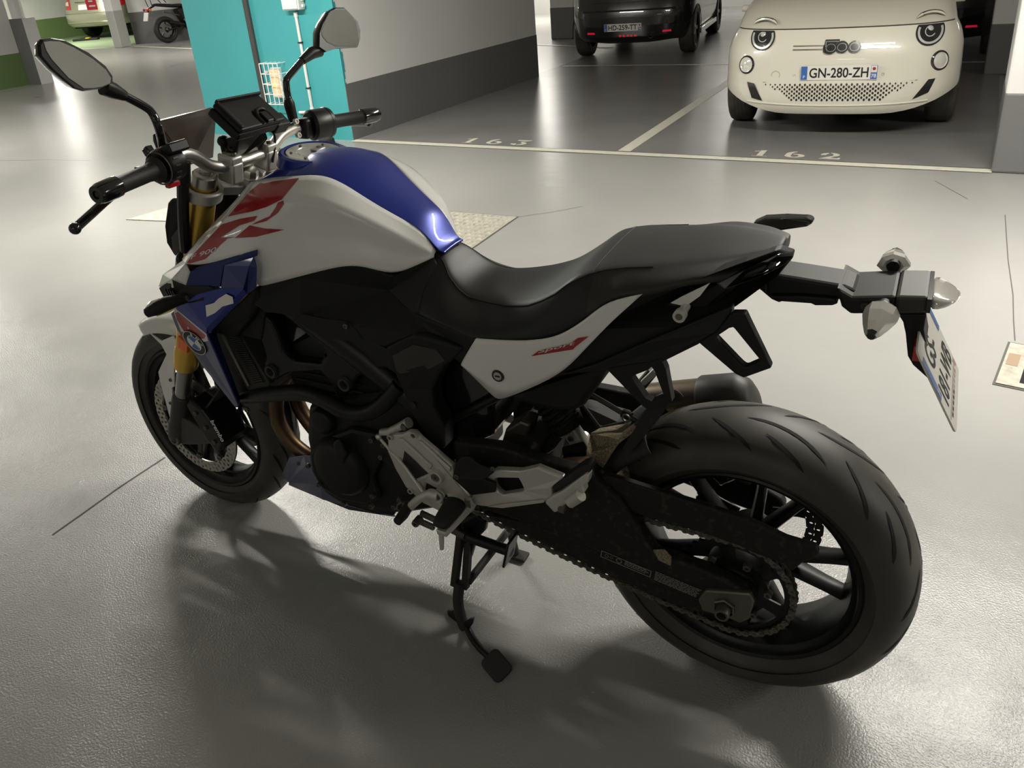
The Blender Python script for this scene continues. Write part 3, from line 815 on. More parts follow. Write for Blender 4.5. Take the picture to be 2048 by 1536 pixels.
for s in (1, -1):
    D_ = drilled_ring(FWX, FWZ, s * .070, .127, .160, .005, 30, (.1345, .1435, .1525), .0038).build('brake_disc', M['disc'], FW)
    m = MB()
    for k in range(8):
        a = 2 * pi * k / 8; t = spoke(FWX, FWZ, a, a + .2, .045, .118, .02, .012, .006, .006).xf(Matrix.Translation((0, s * .064, 0))); m.add(t.v, t.f)
    m.lathe([(.034, -.004), (.05, -.004), (.05, .004), (.034, .004)], (FWX, s * .064, FWZ), Y_, 30, closed=True)
    m.build('disc_carrier', M['grey_plastic'], D_)
    for k in range(8):
        a = 2 * pi * k / 8 + .2; bolt((FWX + .122 * cos(a), s * .068, FWZ + .122 * sin(a)), (0, s, 0), .0095, .005, M['dull_steel'], D_, name='rivet', hexa=False)

# ================================================================ tank and body panels
def surf(name, rows, mat, parent, both=True, sub=2, solid=.003, mirror_part=True, extra=None, **kw):
    """smooth panel from rows of points on the left, and its mirror image on the right as a second part"""
    m = MB().grid(rows)
    if extra: m.add(*extra)
    m.fixn()
    # make the outside face +y
    c = sum(m.v, Vector()) / len(m.v)
    s = 0
    for q in m.f:
        a, b, c_ = [m.v[i] for i in q[:3]]; s += (b - a).cross(c_ - a).y
    if s < 0: m.f = [q[::-1] for q in m.f]
    o = mk(name, m.v, m.f, mat, parent, sub=sub, solid=solid, **kw)
    o2 = None
    if mirror_part:
        t = m.flipped(); o2 = mk(name, t.v, t.f, mat, parent, sub=sub, solid=solid, **kw)
    return o, o2

seam = [(1.0433,0.104,1.0506),(0.9976,0.104,1.0605),(0.9356,0.103,1.0686),(0.8857,0.098,1.0715),(0.8472,0.094,1.0715),(0.8096,0.085,1.0533),(0.7715,0.074,1.0229),(0.714,0.06,0.9855),(0.6625,0.047,0.9564),(0.6412,0.038,0.9073)]
crease = [(1.0473,0.135,1.0285),(0.988,0.145,1.0391),(0.9261,0.152,1.0424),(0.8786,0.154,1.04),(0.8305,0.15,1.0349),(0.7768,0.138,1.0144),(0.7293,0.118,0.9885),(0.6869,0.095,0.9567),(0.659,0.072,0.9251),(0.6414,0.046,0.9038)]
mid = [(1.08,0.168,0.9914),(1.0186,0.174,0.9985),(0.9677,0.172,0.9977),(0.928,0.162,0.9867),(0.8791,0.149,0.9767),(0.8102,0.138,0.9651),(0.7467,0.122,0.947),(0.7042,0.101,0.924),(0.6693,0.076,0.9049),(0.6407,0.0485,0.9015)]
low = [(1.1237,0.192,0.9507),(1.0696,0.197,0.9555),(1.0144,0.196,0.956),(0.9753,0.184,0.9465),(0.8959,0.163,0.9311),(0.8078,0.15,0.9331),(0.7426,0.134,0.923),(0.698,0.111,0.8993),(0.6642,0.082,0.8969),(0.6406,0.05,0.8999)]
bottom = [(1.1889,0.212,0.8874),(1.1394,0.212,0.8874),(1.0525,0.208,0.915),(0.9801,0.196,0.9365),(1.0125,0.19,0.8434),(1.0005,0.189,0.8475),(0.904,0.168,0.8722),(0.7992,0.153,0.9041),(0.7523,0.138,0.9029),(0.7055,0.112,0.8748),(0.6674,0.081,0.8887),(0.6413,0.0495,0.8975)]
def addcol(r):      # a narrow extra column where the lower edge steps down behind the blue cover
    r = [Vector(p) for p in r]; return r[:3] + [r[2].lerp(r[3], .92), r[3], r[3].lerp(r[4], .10)] + r[4:]
cset = [Vector(p) for p in crease] + [addcol(crease)[3], addcol(crease)[5]]
def on_crease(a, b):
    da = min((Vector((a.x, abs(a.y), a.z)) - q).length for q in cset); db = min((Vector((b.x, abs(b.y), b.z)) - q).length for q in cset)
    if da > .001 or db > .001: return 0.0
    return .95 if a.x < .97 and b.x < .97 else .35
TANK, TANK2 = surf('tank_side_panel', [addcol(seam), addcol(crease), addcol(mid), addcol(low), bottom], M['white_paint'], BK, crease=on_crease)
surf('tank_wing_tip', [[(1.1889,0.212,0.8874),(1.1814,0.213,0.8672)], [(1.2364,0.222,0.848),(1.1982,0.22,0.8357)]], M['white_paint'], BK, sub=2)
surf('tank_front_edge', [[(1.0431,0.104,1.0506),(1.0473,0.135,1.0285),(1.08,0.168,0.9914),(1.1237,0.192,0.9507),(1.1889,0.212,0.8874)], [(1.0674,0.09,1.0433),(1.0796,0.115,1.0199),(1.1277,0.14,0.9778),(1.1802,0.16,0.9336),(1.2536,0.168,0.8735)]], M['white_paint'], BK, sub=2)

# blue centre strip: sections across, left seam mirrored
def seamx(x): return lerp_curve(seam, x)
xs = [1.045, 1.02, .98, .95, .92, .89, .86, .82, .78, .74, .70, .665, .635, .622]
crown_h = {1.045: -.004, 1.02: .012, .98: .020, .95: .026, .92: .028, .89: .026, .86: .020, .82: .014, .78: .012, .74: .010, .70: .009, .665: .007, .635: .004, .622: .001}
rows = []
for x in xs:
    p = seamx(x); w, z = p.y, p.z; h = crown_h[x]
    rows.append([Vector((x, w * t, z + h * (1 - abs(t) ** 2.4))) for t in (1, .93, .6, .25, 0, -.25, -.6, -.93, -1)])
m = MB().grid(rows); m.fixn()
if sum((m.v[q[1]] - m.v[q[0]]).cross(m.v[q[2]] - m.v[q[0]]).z for q in m.f) < 0: m.f = [q[::-1] for q in m.f]
BLUE = mk('tank_centre_panel', m.v, m.f, M['blue_paint'], BK, sub=2, solid=.004)
# filler cap: raised blue collar and silver cap
capc = Vector(((0.9485,0.0032,1.089)))
m = MB(); m.lathe([(.082, -.022), (.076, .002), (.070, .005), (.064, .003)], capc, (-.14, 0, 1), 48); m.build('filler_collar', M['blue_paint'], BLUE)
m = MB(); m.lathe([(.0001, .004), (.036, .004), (.037, .0025), (.038, .004), (.060, .004), (.064, .001)], capc, (-.14, 0, 1), 48); CAP = m.build('filler_cap', M['bright'], BK)
CM = Matrix.Translation(capc) @ orient((-.14, 0, 1), (1, 0, 0)).to_4x4()
for k in range(6):
    a = 2 * pi * k / 6 + .3; m = MB(); m.lathe([(.0001, .0065), (.003, .0065), (.0035, .004)], CM @ Vector((.049 * cos(a), .049 * sin(a), 0)), (-.14, 0, 1), 10); m.build('cap_screw', M['dull_steel'], CAP)
m = MB(); m.xf(CM)
m = MB().box((.012, 0, .0062), (.03, .018, .004)).xf(CM); m.build('key_flap', M['steel'], CAP, bevel=.001)
MB().box((.02, .004, .0086), (.010, .008, .001)).xf(CM).build('key_slot', M['black_print'], CAP)

# red stripes: flat print on the white panels
trees = [bvh_of(TANK)]
def drape_multi(name, polys, mat, parent, cut=.012):
    """print that runs over several panels: one sheet on each"""
    bm_ = []
    for tr, par in zip(trees, (TANK,)):
        o = drape(name, polys, tr, EYE, mat, par, cut=cut)
        if not o.data.polygons: bpy.data.objects.remove(o)
    # mirror onto the right-hand panels
RED1 = [(0.9652,0.16,1.0688),(0.953,0.16,1.0688),(0.9292,0.16,1.0744),(0.8583,0.16,1.0854),(0.9163,0.16,1.0372),(0.9629,0.16,1.0178),(1.0033,0.16,1.0056),(1.0814,0.16,0.9875),(0.9997,0.16,1.049)]
RED2 = [(1.0579,0.18,0.9952),(1.0225,0.18,0.9945),(0.9731,0.18,1.0048),(0.9843,0.18,0.9931),(1.0088,0.18,0.9855),(1.0521,0.18,0.968),(1.0953,0.18,0.9471),(1.0782,0.18,0.9468),(1.0452,0.18,0.9593),(1.0006,0.18,0.9818),(0.9602,0.18,0.9782),(0.9065,0.18,0.9806),(0.916,0.18,0.975),(0.9892,0.18,0.9572),(1.0436,0.18,0.949),(1.0763,0.18,0.9451),(1.1631,0.18,0.8876),(1.2327,0.18,0.866),(1.2035,0.18,0.8911),(1.1353,0.18,0.9394),(1.089,0.18,0.974)]
RED3 = [(0.912,0.16,1.035),(0.9124,0.16,1.0287),(0.9341,0.16,1.0076),(0.9718,0.16,0.9864),(1.0164,0.16,0.9741),(1.0009,0.16,0.9821),(0.9593,0.16,0.9983),(0.938,0.16,1.0179),(0.928,0.16,1.03)]
drape_multi('red_stripe', [RED1], M['red_print'], BK)
R2A = [(1.0833,0.18,0.9764),(1.0225,0.18,0.9945),(0.9731,0.18,1.0048),(0.9843,0.18,0.9931),(1.0295,0.18,0.9793),(1.0957,0.18,0.9459),(1.0476,0.18,0.9516),(1.0763,0.18,0.9451),(1.1631,0.18,0.8876),(1.2327,0.18,0.866),(1.2035,0.18,0.8911),(1.1353,0.18,0.9394)]
R2B = [(1.0006,0.18,0.9818),(0.9602,0.18,0.9782),(0.9065,0.18,0.9806),(0.9892,0.18,0.9572),(1.0536,0.18,0.9481)]
drape_multi('red_stripe', [R2A], M['red_print'], BK)
drape_multi('red_stripe', [R2B], M['red_print'], BK)
drape_multi('red_stripe', [RED3], M['red_print'], BK)
# model lettering F900 along the lower stripe
tv, tf = text_mesh('F 900', 1.0, .01)
hx = max(p.x for p in tv) - min(p.x for p in tv); hy = max(p.y for p in tv) - min(p.y for p in tv)
A, B_ = Vector((1.1845,0.2,0.8924)), Vector((1.0999,0.2,0.9202))
ux = (B_ - A); uy = Vector((1.1742,0.2,0.9053)) - A
lp = [A + ux * (p.x / hx + .5) + uy * (p.y / hy + .5) for p in tv]
for tr, par in zip(trees, (TANK,)):
    o = drape('model_lettering', [lp], tr, EYE, M['white_print'], par, cut=.03, lift=.0014, faces=tf)
    if not o.data.polygons: bpy.data.objects.remove(o)

# ---------------------------------------------------------------- blue side cover with the roundel
def facet(name, polys, mat, parent=BK, both=True, solid=.004, bevel=.0012, **kw):
    m = MB()
    for p in polys: m.add(p, [tuple(range(len(p)))])
    vv = m.v; bm = bmesh.new(); vs = [bm.verts.new(p) for p in vv]
    for q in m.f: bm.faces.new([vs[i] for i in q])
    bmesh.ops.remove_doubles(bm, verts=bm.verts, dist=.0015)
    bmesh.ops.recalc_face_normals(bm, faces=bm.faces)
    if sum(f.normal.y * f.calc_area() for f in bm.faces) < 0: bmesh.ops.reverse_faces(bm, faces=bm.faces)
    bm.verts.index_update(); V_ = [v.co.copy() for v in bm.verts]; F_ = [tuple(v.index for v in f.verts) for f in bm.faces]; bm.free()
    o = mk(name, V_, F_, mat, parent, solid=solid, smooth=False, bevel=bevel, **kw); o2 = None
    if both:
        o2 = mk(name, [Vector((p.x, -p.y, p.z)) for p in V_], [f[::-1] for f in F_], mat, parent, solid=solid, smooth=False, bevel=bevel, **kw)
    return o, o2
facet('tank_wing_edge', [[(1.1237,0.192,0.9507),(1.1889,0.212,0.8874),(1.2381,0.178,0.8767),(1.1728,0.166,0.9365)], [(1.1889,0.212,0.8874),(1.2368,0.222,0.8479),(1.3095,0.188,0.8364),(1.2381,0.178,0.8767)], [(1.2368,0.222,0.8479),(1.2375,0.224,0.8271),(1.3132,0.205,0.8127),(1.3095,0.188,0.8364)]], M['white_paint'], bevel=.0015)
# strip and upper cover
facet('cover_strip', [[(1.1978,0.2205,0.8368),(1.1783,0.2145,0.87),(1.1454,0.214,0.8861),(0.9775,0.198,0.9367),(0.9796,0.2,0.9232),(1.0706,0.212,0.8963),(1.0864,0.222,0.8483)]], M['navy_paint'])
a_ = dict(A=(1.0664,0.214,0.8976), B=(0.9831,0.206,0.9223), C=(0.9767,0.21,0.9006), D=(0.9874,0.214,0.8574), E=(1.0168,0.216,0.8367), F=(1.0763,0.23,0.8496), G=(1.0113,0.226,0.8564), I=(0.9926,0.214,0.9049))
facet('side_cover', [[a_['A'], a_['I'], a_['G'], a_['F']], [a_['A'], a_['B'], a_['I']], [a_['B'], a_['C'], a_['D'], a_['E'], a_['G'], a_['I']]], M['navy_paint'])
b_ = dict(a=(1.0763,0.23,0.8496), b=(1.0113,0.226,0.8564), c=(1.0168,0.216,0.8367), d=(1.172,0.214,0.7174), e=(1.1604,0.226,0.7392), f=(1.1964,0.232,0.8016), g=(1.157,0.232,0.8242), h=(1.2258,0.23,0.7929), i=(1.2464,0.226,0.7755), j=(1.1706,0.222,0.7203))
SCV, _ = facet('side_cover_lower', [[b_['a'], b_['b'], b_['e'], b_['f'], b_['g']], [b_['b'], b_['c'], b_['d'], b_['j'], b_['e']], [b_['f'], b_['e'], b_['j'], b_['i'], b_['h']]], M['blue_paint'])
# crumpled remains of a sticker
facet('sticker', [[(1.1361,0.2315,0.8014),(1.1071,0.2312,0.8114),(1.0894,0.231,0.8246),(1.0627,0.2308,0.8388),(1.0459,0.2302,0.8338),(1.0484,0.2298,0.8179),(1.0839,0.2306,0.806),(1.1129,0.2308,0.7861),(1.1436,0.231,0.7718)]], M['clear'], SCV, both=False, solid=.0003, bevel=0)
# lower panel carrying the roundel: white edge, red and slate fields
W1 = [(1.2709,0.224,0.7574),(1.2458,0.226,0.7749),(1.1706,0.222,0.7203),(1.1748,0.221,0.7063),(1.1971,0.221,0.6973),(1.2496,0.218,0.6737),(1.2729,0.219,0.712)]
face_pts = dict(p0=(1.2737,0.222,0.7561), p1=(1.2485,0.224,0.7736), p2=(1.1737,0.22,0.7188), p3=(1.1924,0.172,0.4931), p4=(1.2069,0.17,0.4851), p5=(1.2527,0.196,0.6111), p6=(1.2627,0.208,0.6676), p7=(1.278,0.215,0.709))
FP, _ = facet('radiator_cover', [[face_pts[k] for k in ('p0', 'p1', 'p2', 'p3', 'p4', 'p5', 'p6', 'p7')]], M['slate_blue'])
facet('radiator_cover_side', [[(1.1737,0.22,0.7188),(1.1829,0.19,0.7115),(1.2056,0.17,0.6457),(1.2092,0.15,0.4977),(1.1924,0.172,0.4931)]], M['navy_paint'])
TRf = bvh_of(FP)
drape('white_field', [[(1.2829,0.215,0.7509),(1.2602,0.215,0.7671),(1.1796,0.215,0.7154),(1.181,0.215,0.697),(1.255,0.215,0.6725),(1.2782,0.215,0.7098)]], TRf, EYE, M['white_print'], FP, cut=.02)
drape('red_field', [[(1.2678,0.215,0.7557),(1.2563,0.215,0.76),(1.1844,0.215,0.7107),(1.1906,0.215,0.7019),(1.2423,0.215,0.6893),(1.2569,0.215,0.7132),(1.2679,0.215,0.7376)]], TRf, EYE, M['red_print'], FP, cut=.02, lift=.0012)
# roundel
n_ = (Vector(face_pts['p2']) - Vector(face_pts['p0'])).cross(Vector(face_pts['p5']) - Vector(face_pts['p0'])).normalized()
if n_.y < 0: n_ = -n_
rc, rnn, _, _ = TRf.ray_cast(Vector(EYE), (Vector((1.2317,0.21,0.6833)) - Vector(EYE)).normalized())
if rc is None: rc = Vector((1.2317,0.21,0.6833))
RM = Matrix.Translation(rc + n_ * .004) @ orient(n_, (-.75, 0, .65)).to_4x4()
m = MB(); m.lathe([(.0001, 0), (.0345, 0), (.0355, -.001), (.0355, -.006)], (0, 0, 0), (0, 0, 1), 40); m.xf(RM); RO = m.build('roundel', M['black_print'], FP)
m = MB(); m.lathe([(.0330, .0004), (.0345, .0004)], (0, 0, 0), (0, 0, 1), 40); m.lathe([(.0205, .0004), (.0218, .0004)], (0, 0, 0), (0, 0, 1), 40); m.xf(RM); m.build('ring_line', M['bright'], RO, fix=False)
for k in range(4):
    m = MB(); m.lathe([(.0001, .0004), (.0205, .0004)], (0, 0, 0), (0, 0, 1), 8, ref=(1, 0, 0), a0=k * pi / 2, a1=(k + 1) * pi / 2); m.xf(RM); m.build('quarter', M['plate_blue'] if k % 2 else M['white_print'], RO, fix=False)
for ch, an in (('B', 38), ('M', 0), ('W', -38)):
    a = radians(an); Mt = RM @ Matrix.Rotation(a, 4, 'Z') @ Matrix.Translation((0, .0272, 0))
    flat_text('letter', ch, Mt, .0078, .0085 if ch != 'B' else .006, M['bright'], RO, bold=.02, lift=.0006)

# ---------------------------------------------------------------- air intake grille and front indicator
GRI, _ = facet('intake_trim', [[(1.3142,0.206,0.8099),(1.2361,0.222,0.8497),(1.1981,0.222,0.8381),(1.1197,0.226,0.8485),(1.0966,0.226,0.8423),(1.1412,0.232,0.8118),(1.1843,0.236,0.8011),(1.2764,0.226,0.7877)]], M['plastic'], solid=.02, bevel=.004)
for q in [(1.2572,0.228,0.8188),(1.2491,0.228,0.8186),(1.2411,0.228,0.8185),(1.2331,0.228,0.8183)]:
    MB().box(Vector(q) + Vector((0, 0, -.003)), (.003, .004, .016), Matrix.Rotation(.3, 3, 'Y')).build('intake_slot', M['gloss_black'], GRI, smooth=False)
bolt((1.1784,0.239,0.8171), (0, 1, 0), .006, .003, M['grey_plastic'], GRI, hexa=False)
for s in (1, -1):
    a = Vector((1.1931,0.215,0.8093)); b = Vector((1.2226,0.262,0.8079)); c = Vector((1.2513,0.298,0.7959))
    if s < 0: a.y, b.y, c.y = -a.y, -b.y, -c.y
    m = MB(); m.tube([a, a.lerp(b, .5), b, b.lerp(c, .5), c, c + (c - b) * .06], [.012, .013, .0165, .016, .0105, .004], 12)
    IND = m.build('front_indicator', M['plastic'], BK, angle=60)
    m = MB(); m.tube([b.lerp(c, .15) + Vector((.006, 0, .004)), b.lerp(c, .5) + Vector((.007, 0, .005)), c.lerp(b, .1) + Vector((.005, 0, .003))], [.012, .013, .007], 10); m.build('lens', M['clear'], IND, angle=60)

# ---------------------------------------------------------------- seat
stL = [(0.6884,0.03,0.8959),(0.6562,0.055,0.8843),(0.6087,0.072,0.8517),(0.5286,0.084,0.8346),(0.4363,0.104,0.8451),(0.3742,0.118,0.8603),(0.3281,0.13,0.8894),(0.2947,0.136,0.9216),(0.259,0.122,0.9504),(0.2238,0.11,0.9677),(0.1846,0.09,0.9778),(0.1494,0.075,0.9988)]
loL = [(0.7293,0.09,0.8466),(0.696,0.115,0.8179),(0.6557,0.13,0.809),(0.568,0.15,0.8008),(0.5157,0.158,0.792),(0.4861,0.16,0.7923),(0.3999,0.165,0.8057),(0.3376,0.166,0.821),(0.2987,0.165,0.8442),(0.2619,0.162,0.8757),(0.2269,0.158,0.9096),(0.2118,0.157,0.919),(0.1631,0.155,0.9289),(0.0676,0.142,0.9642),(0.0081,0.112,0.9866),(-0.0328,0.072,0.9954)]
topR = [(0.6188,-0.052,0.9),(0.6098,-0.066,0.8608),(0.5888,-0.072,0.8381),(0.5606,-0.086,0.8256),(0.4971,-0.095,0.8329),(0.402,-0.108,0.8547),(0.375,-0.125,0.8631),(0.3501,-0.125,0.8894),(0.3175,-0.115,0.9221),(0.2908,-0.105,0.9348),(0.1971,-0.11,0.9482),(0.0928,-0.1,0.9672),(0.0398,-0.085,0.9751),(-0.0021,-0.06,0.9757),(-0.0274,-0.02,0.9753)]
def sx(c, x): return lerp_curve(c, x)
topZ = [(.66, .905), (.625, .899), (.60, .868), (.575, .846), (.55, .835), (.50, .836), (.45, .843), (.40, .856), (.36, .880), (.33, .902), (.30, .927), (.27, .940), (.24, .948), (.20, .954), (.15, .960), (.10, .967), (.06, .972), (.02, .976), (-.02, .979), (-.035, .979)]
topW = [(.66, .035), (.625, .045), (.60, .062), (.575, .070), (.55, .075), (.50, .086), (.45, .102), (.40, .114), (.36, .128), (.33, .138), (.30, .134), (.27, .120), (.24, .112), (.20, .106), (.15, .104), (.10, .098), (.06, .085), (.02, .066), (-.02, .040), (-.035, .022)]
def il(t, x):
    q = sorted(t)
    if x <= q[0][0]: return q[0][1]
    for (a, va), (b, vb) in zip(q, q[1:]):
        if x <= b: return va + (vb - va) * (x - a) / (b - a)
    return q[-1][1]
def seat_rows(xa):
    rows = []
    for x in xa:
        w, z = il(topW, x), il(topZ, x); l = sx(loL, x); lw, lz = max(l.y, w + .004), min(l.z, z - .012)
        if x > .69: lw, lz = .08, .85
        row = [(lw * .97, lz - .010), (lw, lz), (lw * .55 + w * .50, lz * .52 + z * .48), (w * 1.02, z - .004), (w * .93, z + .001), (w * .5, z + .004), (0, z + .005)]
        rows.append([Vector((x, y, zz)) for y, zz in row] + [Vector((x, -y, zz)) for y, zz in reversed(row[:-1])])
    return rows
xa = [.655, .635, .615, .60, .585, .565, .54, .51, .48, .45, .42, .39, .365, .34, .32, .30, .28, .262]
m = MB().grid(seat_rows(xa)); m.f.append(tuple(range(12, -1, -1))); m.m.append(0)
SEAT = m.fixn().build('rider_seat', M['seat'], BK, sub=2, fix=False)
xa = [.262, .24, .21, .18, .15, .12, .09, .06, .035, .01, -.01, -.025, -.034]
rr = seat_rows(xa); k = 13
m = MB().grid(rr); n0 = (len(xa) - 1) * 13; m.f.append(tuple(n0 + i for i in range(13))); m.m.append(0)
SEAT2 = m.fixn().build('pillion_seat', M['seat_dusty'], BK, sub=2, fix=False)
seam_m = material('seat_stitching', (.006, .006, .006), .7)
tr1 = bvh_of(SEAT); tr2 = bvh_of(SEAT2)
for s in (1, -1):
    pts = []
    for x in [.64 - i * .01 for i in range(49)]:
        w, z = il(topW, x), il(topZ, x); tr = tr1 if x > .262 else tr2
        hit, nr, _, dd = tr.ray_cast(Vector((x, s * (w * 1.0 + .25), z + .20)), Vector((0, -s * .25, -.205)).normalized())
        if hit: pts.append(hit)
    if len(pts) > 4:
        m = MB(); m.tube(crv(pts, 2), .0016, 6); m.build('stitching', seam_m, SEAT)
    pts = []
    for t in range(13):
        x = .262 - .05 * (1 - abs(t - 6) / 6) * 0; w = il(topW, .262); y = s * w * t / 12
        hit, nr, _, dd = tr1.ray_cast(Vector((.264, y, 1.3)), Vector((0, 0, -1)))
        if hit: pts.append(hit)
    if len(pts) > 3:
        m = MB(); m.tube(pts, .0014, 6); m.build('stitching', seam_m, SEAT)

facet('seat_flank', [[(0.7107,0.1105,0.8711),(0.6395,0.052,0.8992),(0.6088,0.055,0.8469),(0.5893,0.08,0.809),(0.5784,0.135,0.7919),(0.6527,0.132,0.8081),(0.6923,0.118,0.8185),(0.7205,0.108,0.8396)]], M['seat'], SEAT, solid=.01)
# ---------------------------------------------------------------- tail: frame panel, white side panel
def slabp(name, pts, dy, mat, parent=BK, both=True, bevel=.004, **kw):
    m = MB().prism(pts, (0, dy, 0)).fixn(); o = m.build(name, mat, parent, fix=False, bevel=bevel, smooth=False, **kw); o2 = None
    if both: o2 = m.flipped().build(name, mat, parent, fix=True, bevel=bevel, smooth=False, **kw)
    return o, o2
TP, _ = slabp('tail_panel', [(0.5446,0.14,0.7063),(0.5168,0.146,0.7653),(0.4415,0.15,0.7803),(0.3293,0.15,0.7996),(0.2686,0.15,0.8451),(0.2042,0.15,0.902),(0.1655,0.149,0.9236),(0.0691,0.138,0.9599),(0.0084,0.112,0.984),(-0.0319,0.066,0.9908),(-0.0515,0.03,0.9702),(-0.047,0.045,0.9607),(-0.0359,0.074,0.9485),(0.0173,0.118,0.9075),(0.0739,0.138,0.8729),(0.1535,0.146,0.8181),(0.2566,0.146,0.7578),(0.3221,0.146,0.7335),(0.4515,0.142,0.6626)], -.03, M['plastic'], both=False)
m = MB().prism([(x, -y, z) for x, y, z in [(0.5446,0.14,0.7063),(0.5168,0.146,0.7653),(0.4415,0.15,0.7803),(0.3293,0.15,0.7996),(0.2686,0.15,0.8451),(0.2042,0.15,0.902),(0.1655,0.149,0.9236),(0.0739,0.138,0.8729),(0.1535,0.146,0.8181),(0.2566,0.146,0.7578),(0.3221,0.146,0.7335),(0.4515,0.142,0.6626)]], (0, .03, 0)).fixn(); m.build('tail_panel', M['plastic'], BK, fix=False, bevel=.004, smooth=False)
slabp('tail_rail', [(0.3185,0.153,0.7424),(0.2523,0.155,0.7769),(0.1503,0.155,0.8426),(0.0709,0.15,0.8902),(0.0197,0.14,0.9182),(0.0188,0.142,0.9051),(0.0416,0.155,0.8718),(0.0685,0.156,0.8475),(0.1263,0.157,0.8054),(0.2051,0.156,0.7742),(0.2531,0.155,0.7582)], -.02, M['plastic'])
slabp('grab_handle', [(0.0506,0.128,0.9492),(0.007,0.116,0.9721),(-0.0334,0.072,0.9847),(-0.0509,0.032,0.9726),(-0.0531,0.034,0.9684),(-0.0478,0.05,0.9619),(-0.0146,0.106,0.9585),(0.0334,0.132,0.94)], -.016, M['gloss_black'], both=False, bevel=.005)
slabp('grab_handle', [(0.0475,-0.118,0.9617),(0.0272,-0.13,0.9705),(-0.0081,-0.138,0.972),(-0.0503,-0.136,0.9753),(-0.059,-0.132,0.969),(-0.0481,-0.13,0.9602),(-0.0007,-0.118,0.952)], -.028, M['gloss_black'], both=False, bevel=.006)
WP_top = [(0.49,0.166,0.7934),(0.4795,0.167,0.7944),(0.3964,0.172,0.8062),(0.3313,0.173,0.8223),(0.2926,0.172,0.8451),(0.2553,0.168,0.8763),(0.2224,0.163,0.9091),(0.1627,0.157,0.9266)]
WP_mid = [(0.5348,0.16,0.7281),(0.5025,0.166,0.7429),(0.4161,0.174,0.7711),(0.3453,0.175,0.7922),(0.2952,0.174,0.8178),(0.2528,0.17,0.8506),(0.2124,0.165,0.887),(0.1703,0.158,0.9187)]
WP_low = [(0.5348,0.159,0.7236),(0.5104,0.16,0.7045),(0.4656,0.158,0.661),(0.4542,0.157,0.6571),(0.3264,0.165,0.7395),(0.285,0.168,0.785),(0.2217,0.166,0.8652),(0.1729,0.158,0.9156)]
WPN, WPN2 = surf('side_panel', [WP_top, WP_mid, WP_low], M['white_paint'], BK, sub=2, solid=.004)
trw = bvh_of(WPN)
drape('red_patch', [[(0.3719,0.17,0.7791),(0.3556,0.17,0.793),(0.2896,0.17,0.8203),(0.2766,0.17,0.8329),(0.2556,0.17,0.8393),(0.2817,0.17,0.8146),(0.2868,0.17,0.8081)]], trw, EYE, M['red_print'], WPN, cut=.03, lift=.001)
tv, tf = text_mesh('Sport', 1.0, .01)
hx = max(p.x for p in tv) - min(p.x for p in tv); hy = max(p.y for p in tv) - min(p.y for p in tv)
A, ux, uy = Vector((0.3582,0.172,0.7863)), Vector((0.2856,0.172,0.8164)) - Vector((0.3582,0.172,0.7863)), Vector((0.3514,0.172,0.7973)) - Vector((0.3582,0.172,0.7863))
drape('sport_lettering', [[A + ux * (p.x / hx + .5) + uy * (p.y / hy + .5) for p in tv]], trw, EYE, M['white_print'], WPN, cut=.05, lift=.0018, faces=tf)
lk = Vector((0.447,0.168,0.7224)); h_, nn, _, _ = trw.ray_cast(Vector(EYE), (lk - Vector(EYE)).normalized())
if h_: lk = h_
m = MB(); m.lathe([(.0001, .002), (.0085, .002), (.009, .003), (.0125, .003), (.0135, .001), (.0135, -.004)], lk, Y_, 24); LK = m.build('seat_lock', M['gloss_black'], WPN)
m = MB(); m.lathe([(.0001, .0035), (.0086, .0033)], lk, Y_, 20); m.build('lock_face', M['silver'], LK, fix=False)
MB().box(lk + Vector((0, .0040, 0)), (.010, .001, .0028)).build('key_slot', M['black_print'], LK)
facet('tail_inlay', [[(0.1158,0.153,0.9158),(0.0991,0.151,0.9281),(0.0551,0.142,0.9546),(0.0695,0.146,0.9316),(0.0861,0.15,0.9169),(0.0937,0.152,0.9131)]], M['white_paint'], solid=.002, bevel=0)
# lashing bolt
a = Vector((0.095,0.15,0.9029)); b = a + Vector((0, .030, 0))
bq = Vector((0.0922,0.182,0.9094)); m = MB(); m.tube([Vector((bq.x, .145, bq.z)), Vector((bq.x, .172, bq.z))], .0075, 16); m.tube([Vector((bq.x, .172, bq.z)), Vector((bq.x, .186, bq.z))], .0105, 18); LB = m.build('lashing_bolt', M['cast'], BK)
m = MB(); m.lathe([(.0001, .0003), (.006, .0003)], (bq.x, .186, bq.z), Y_, 12); m.build('socket', M['dull_steel'], LB, fix=False)
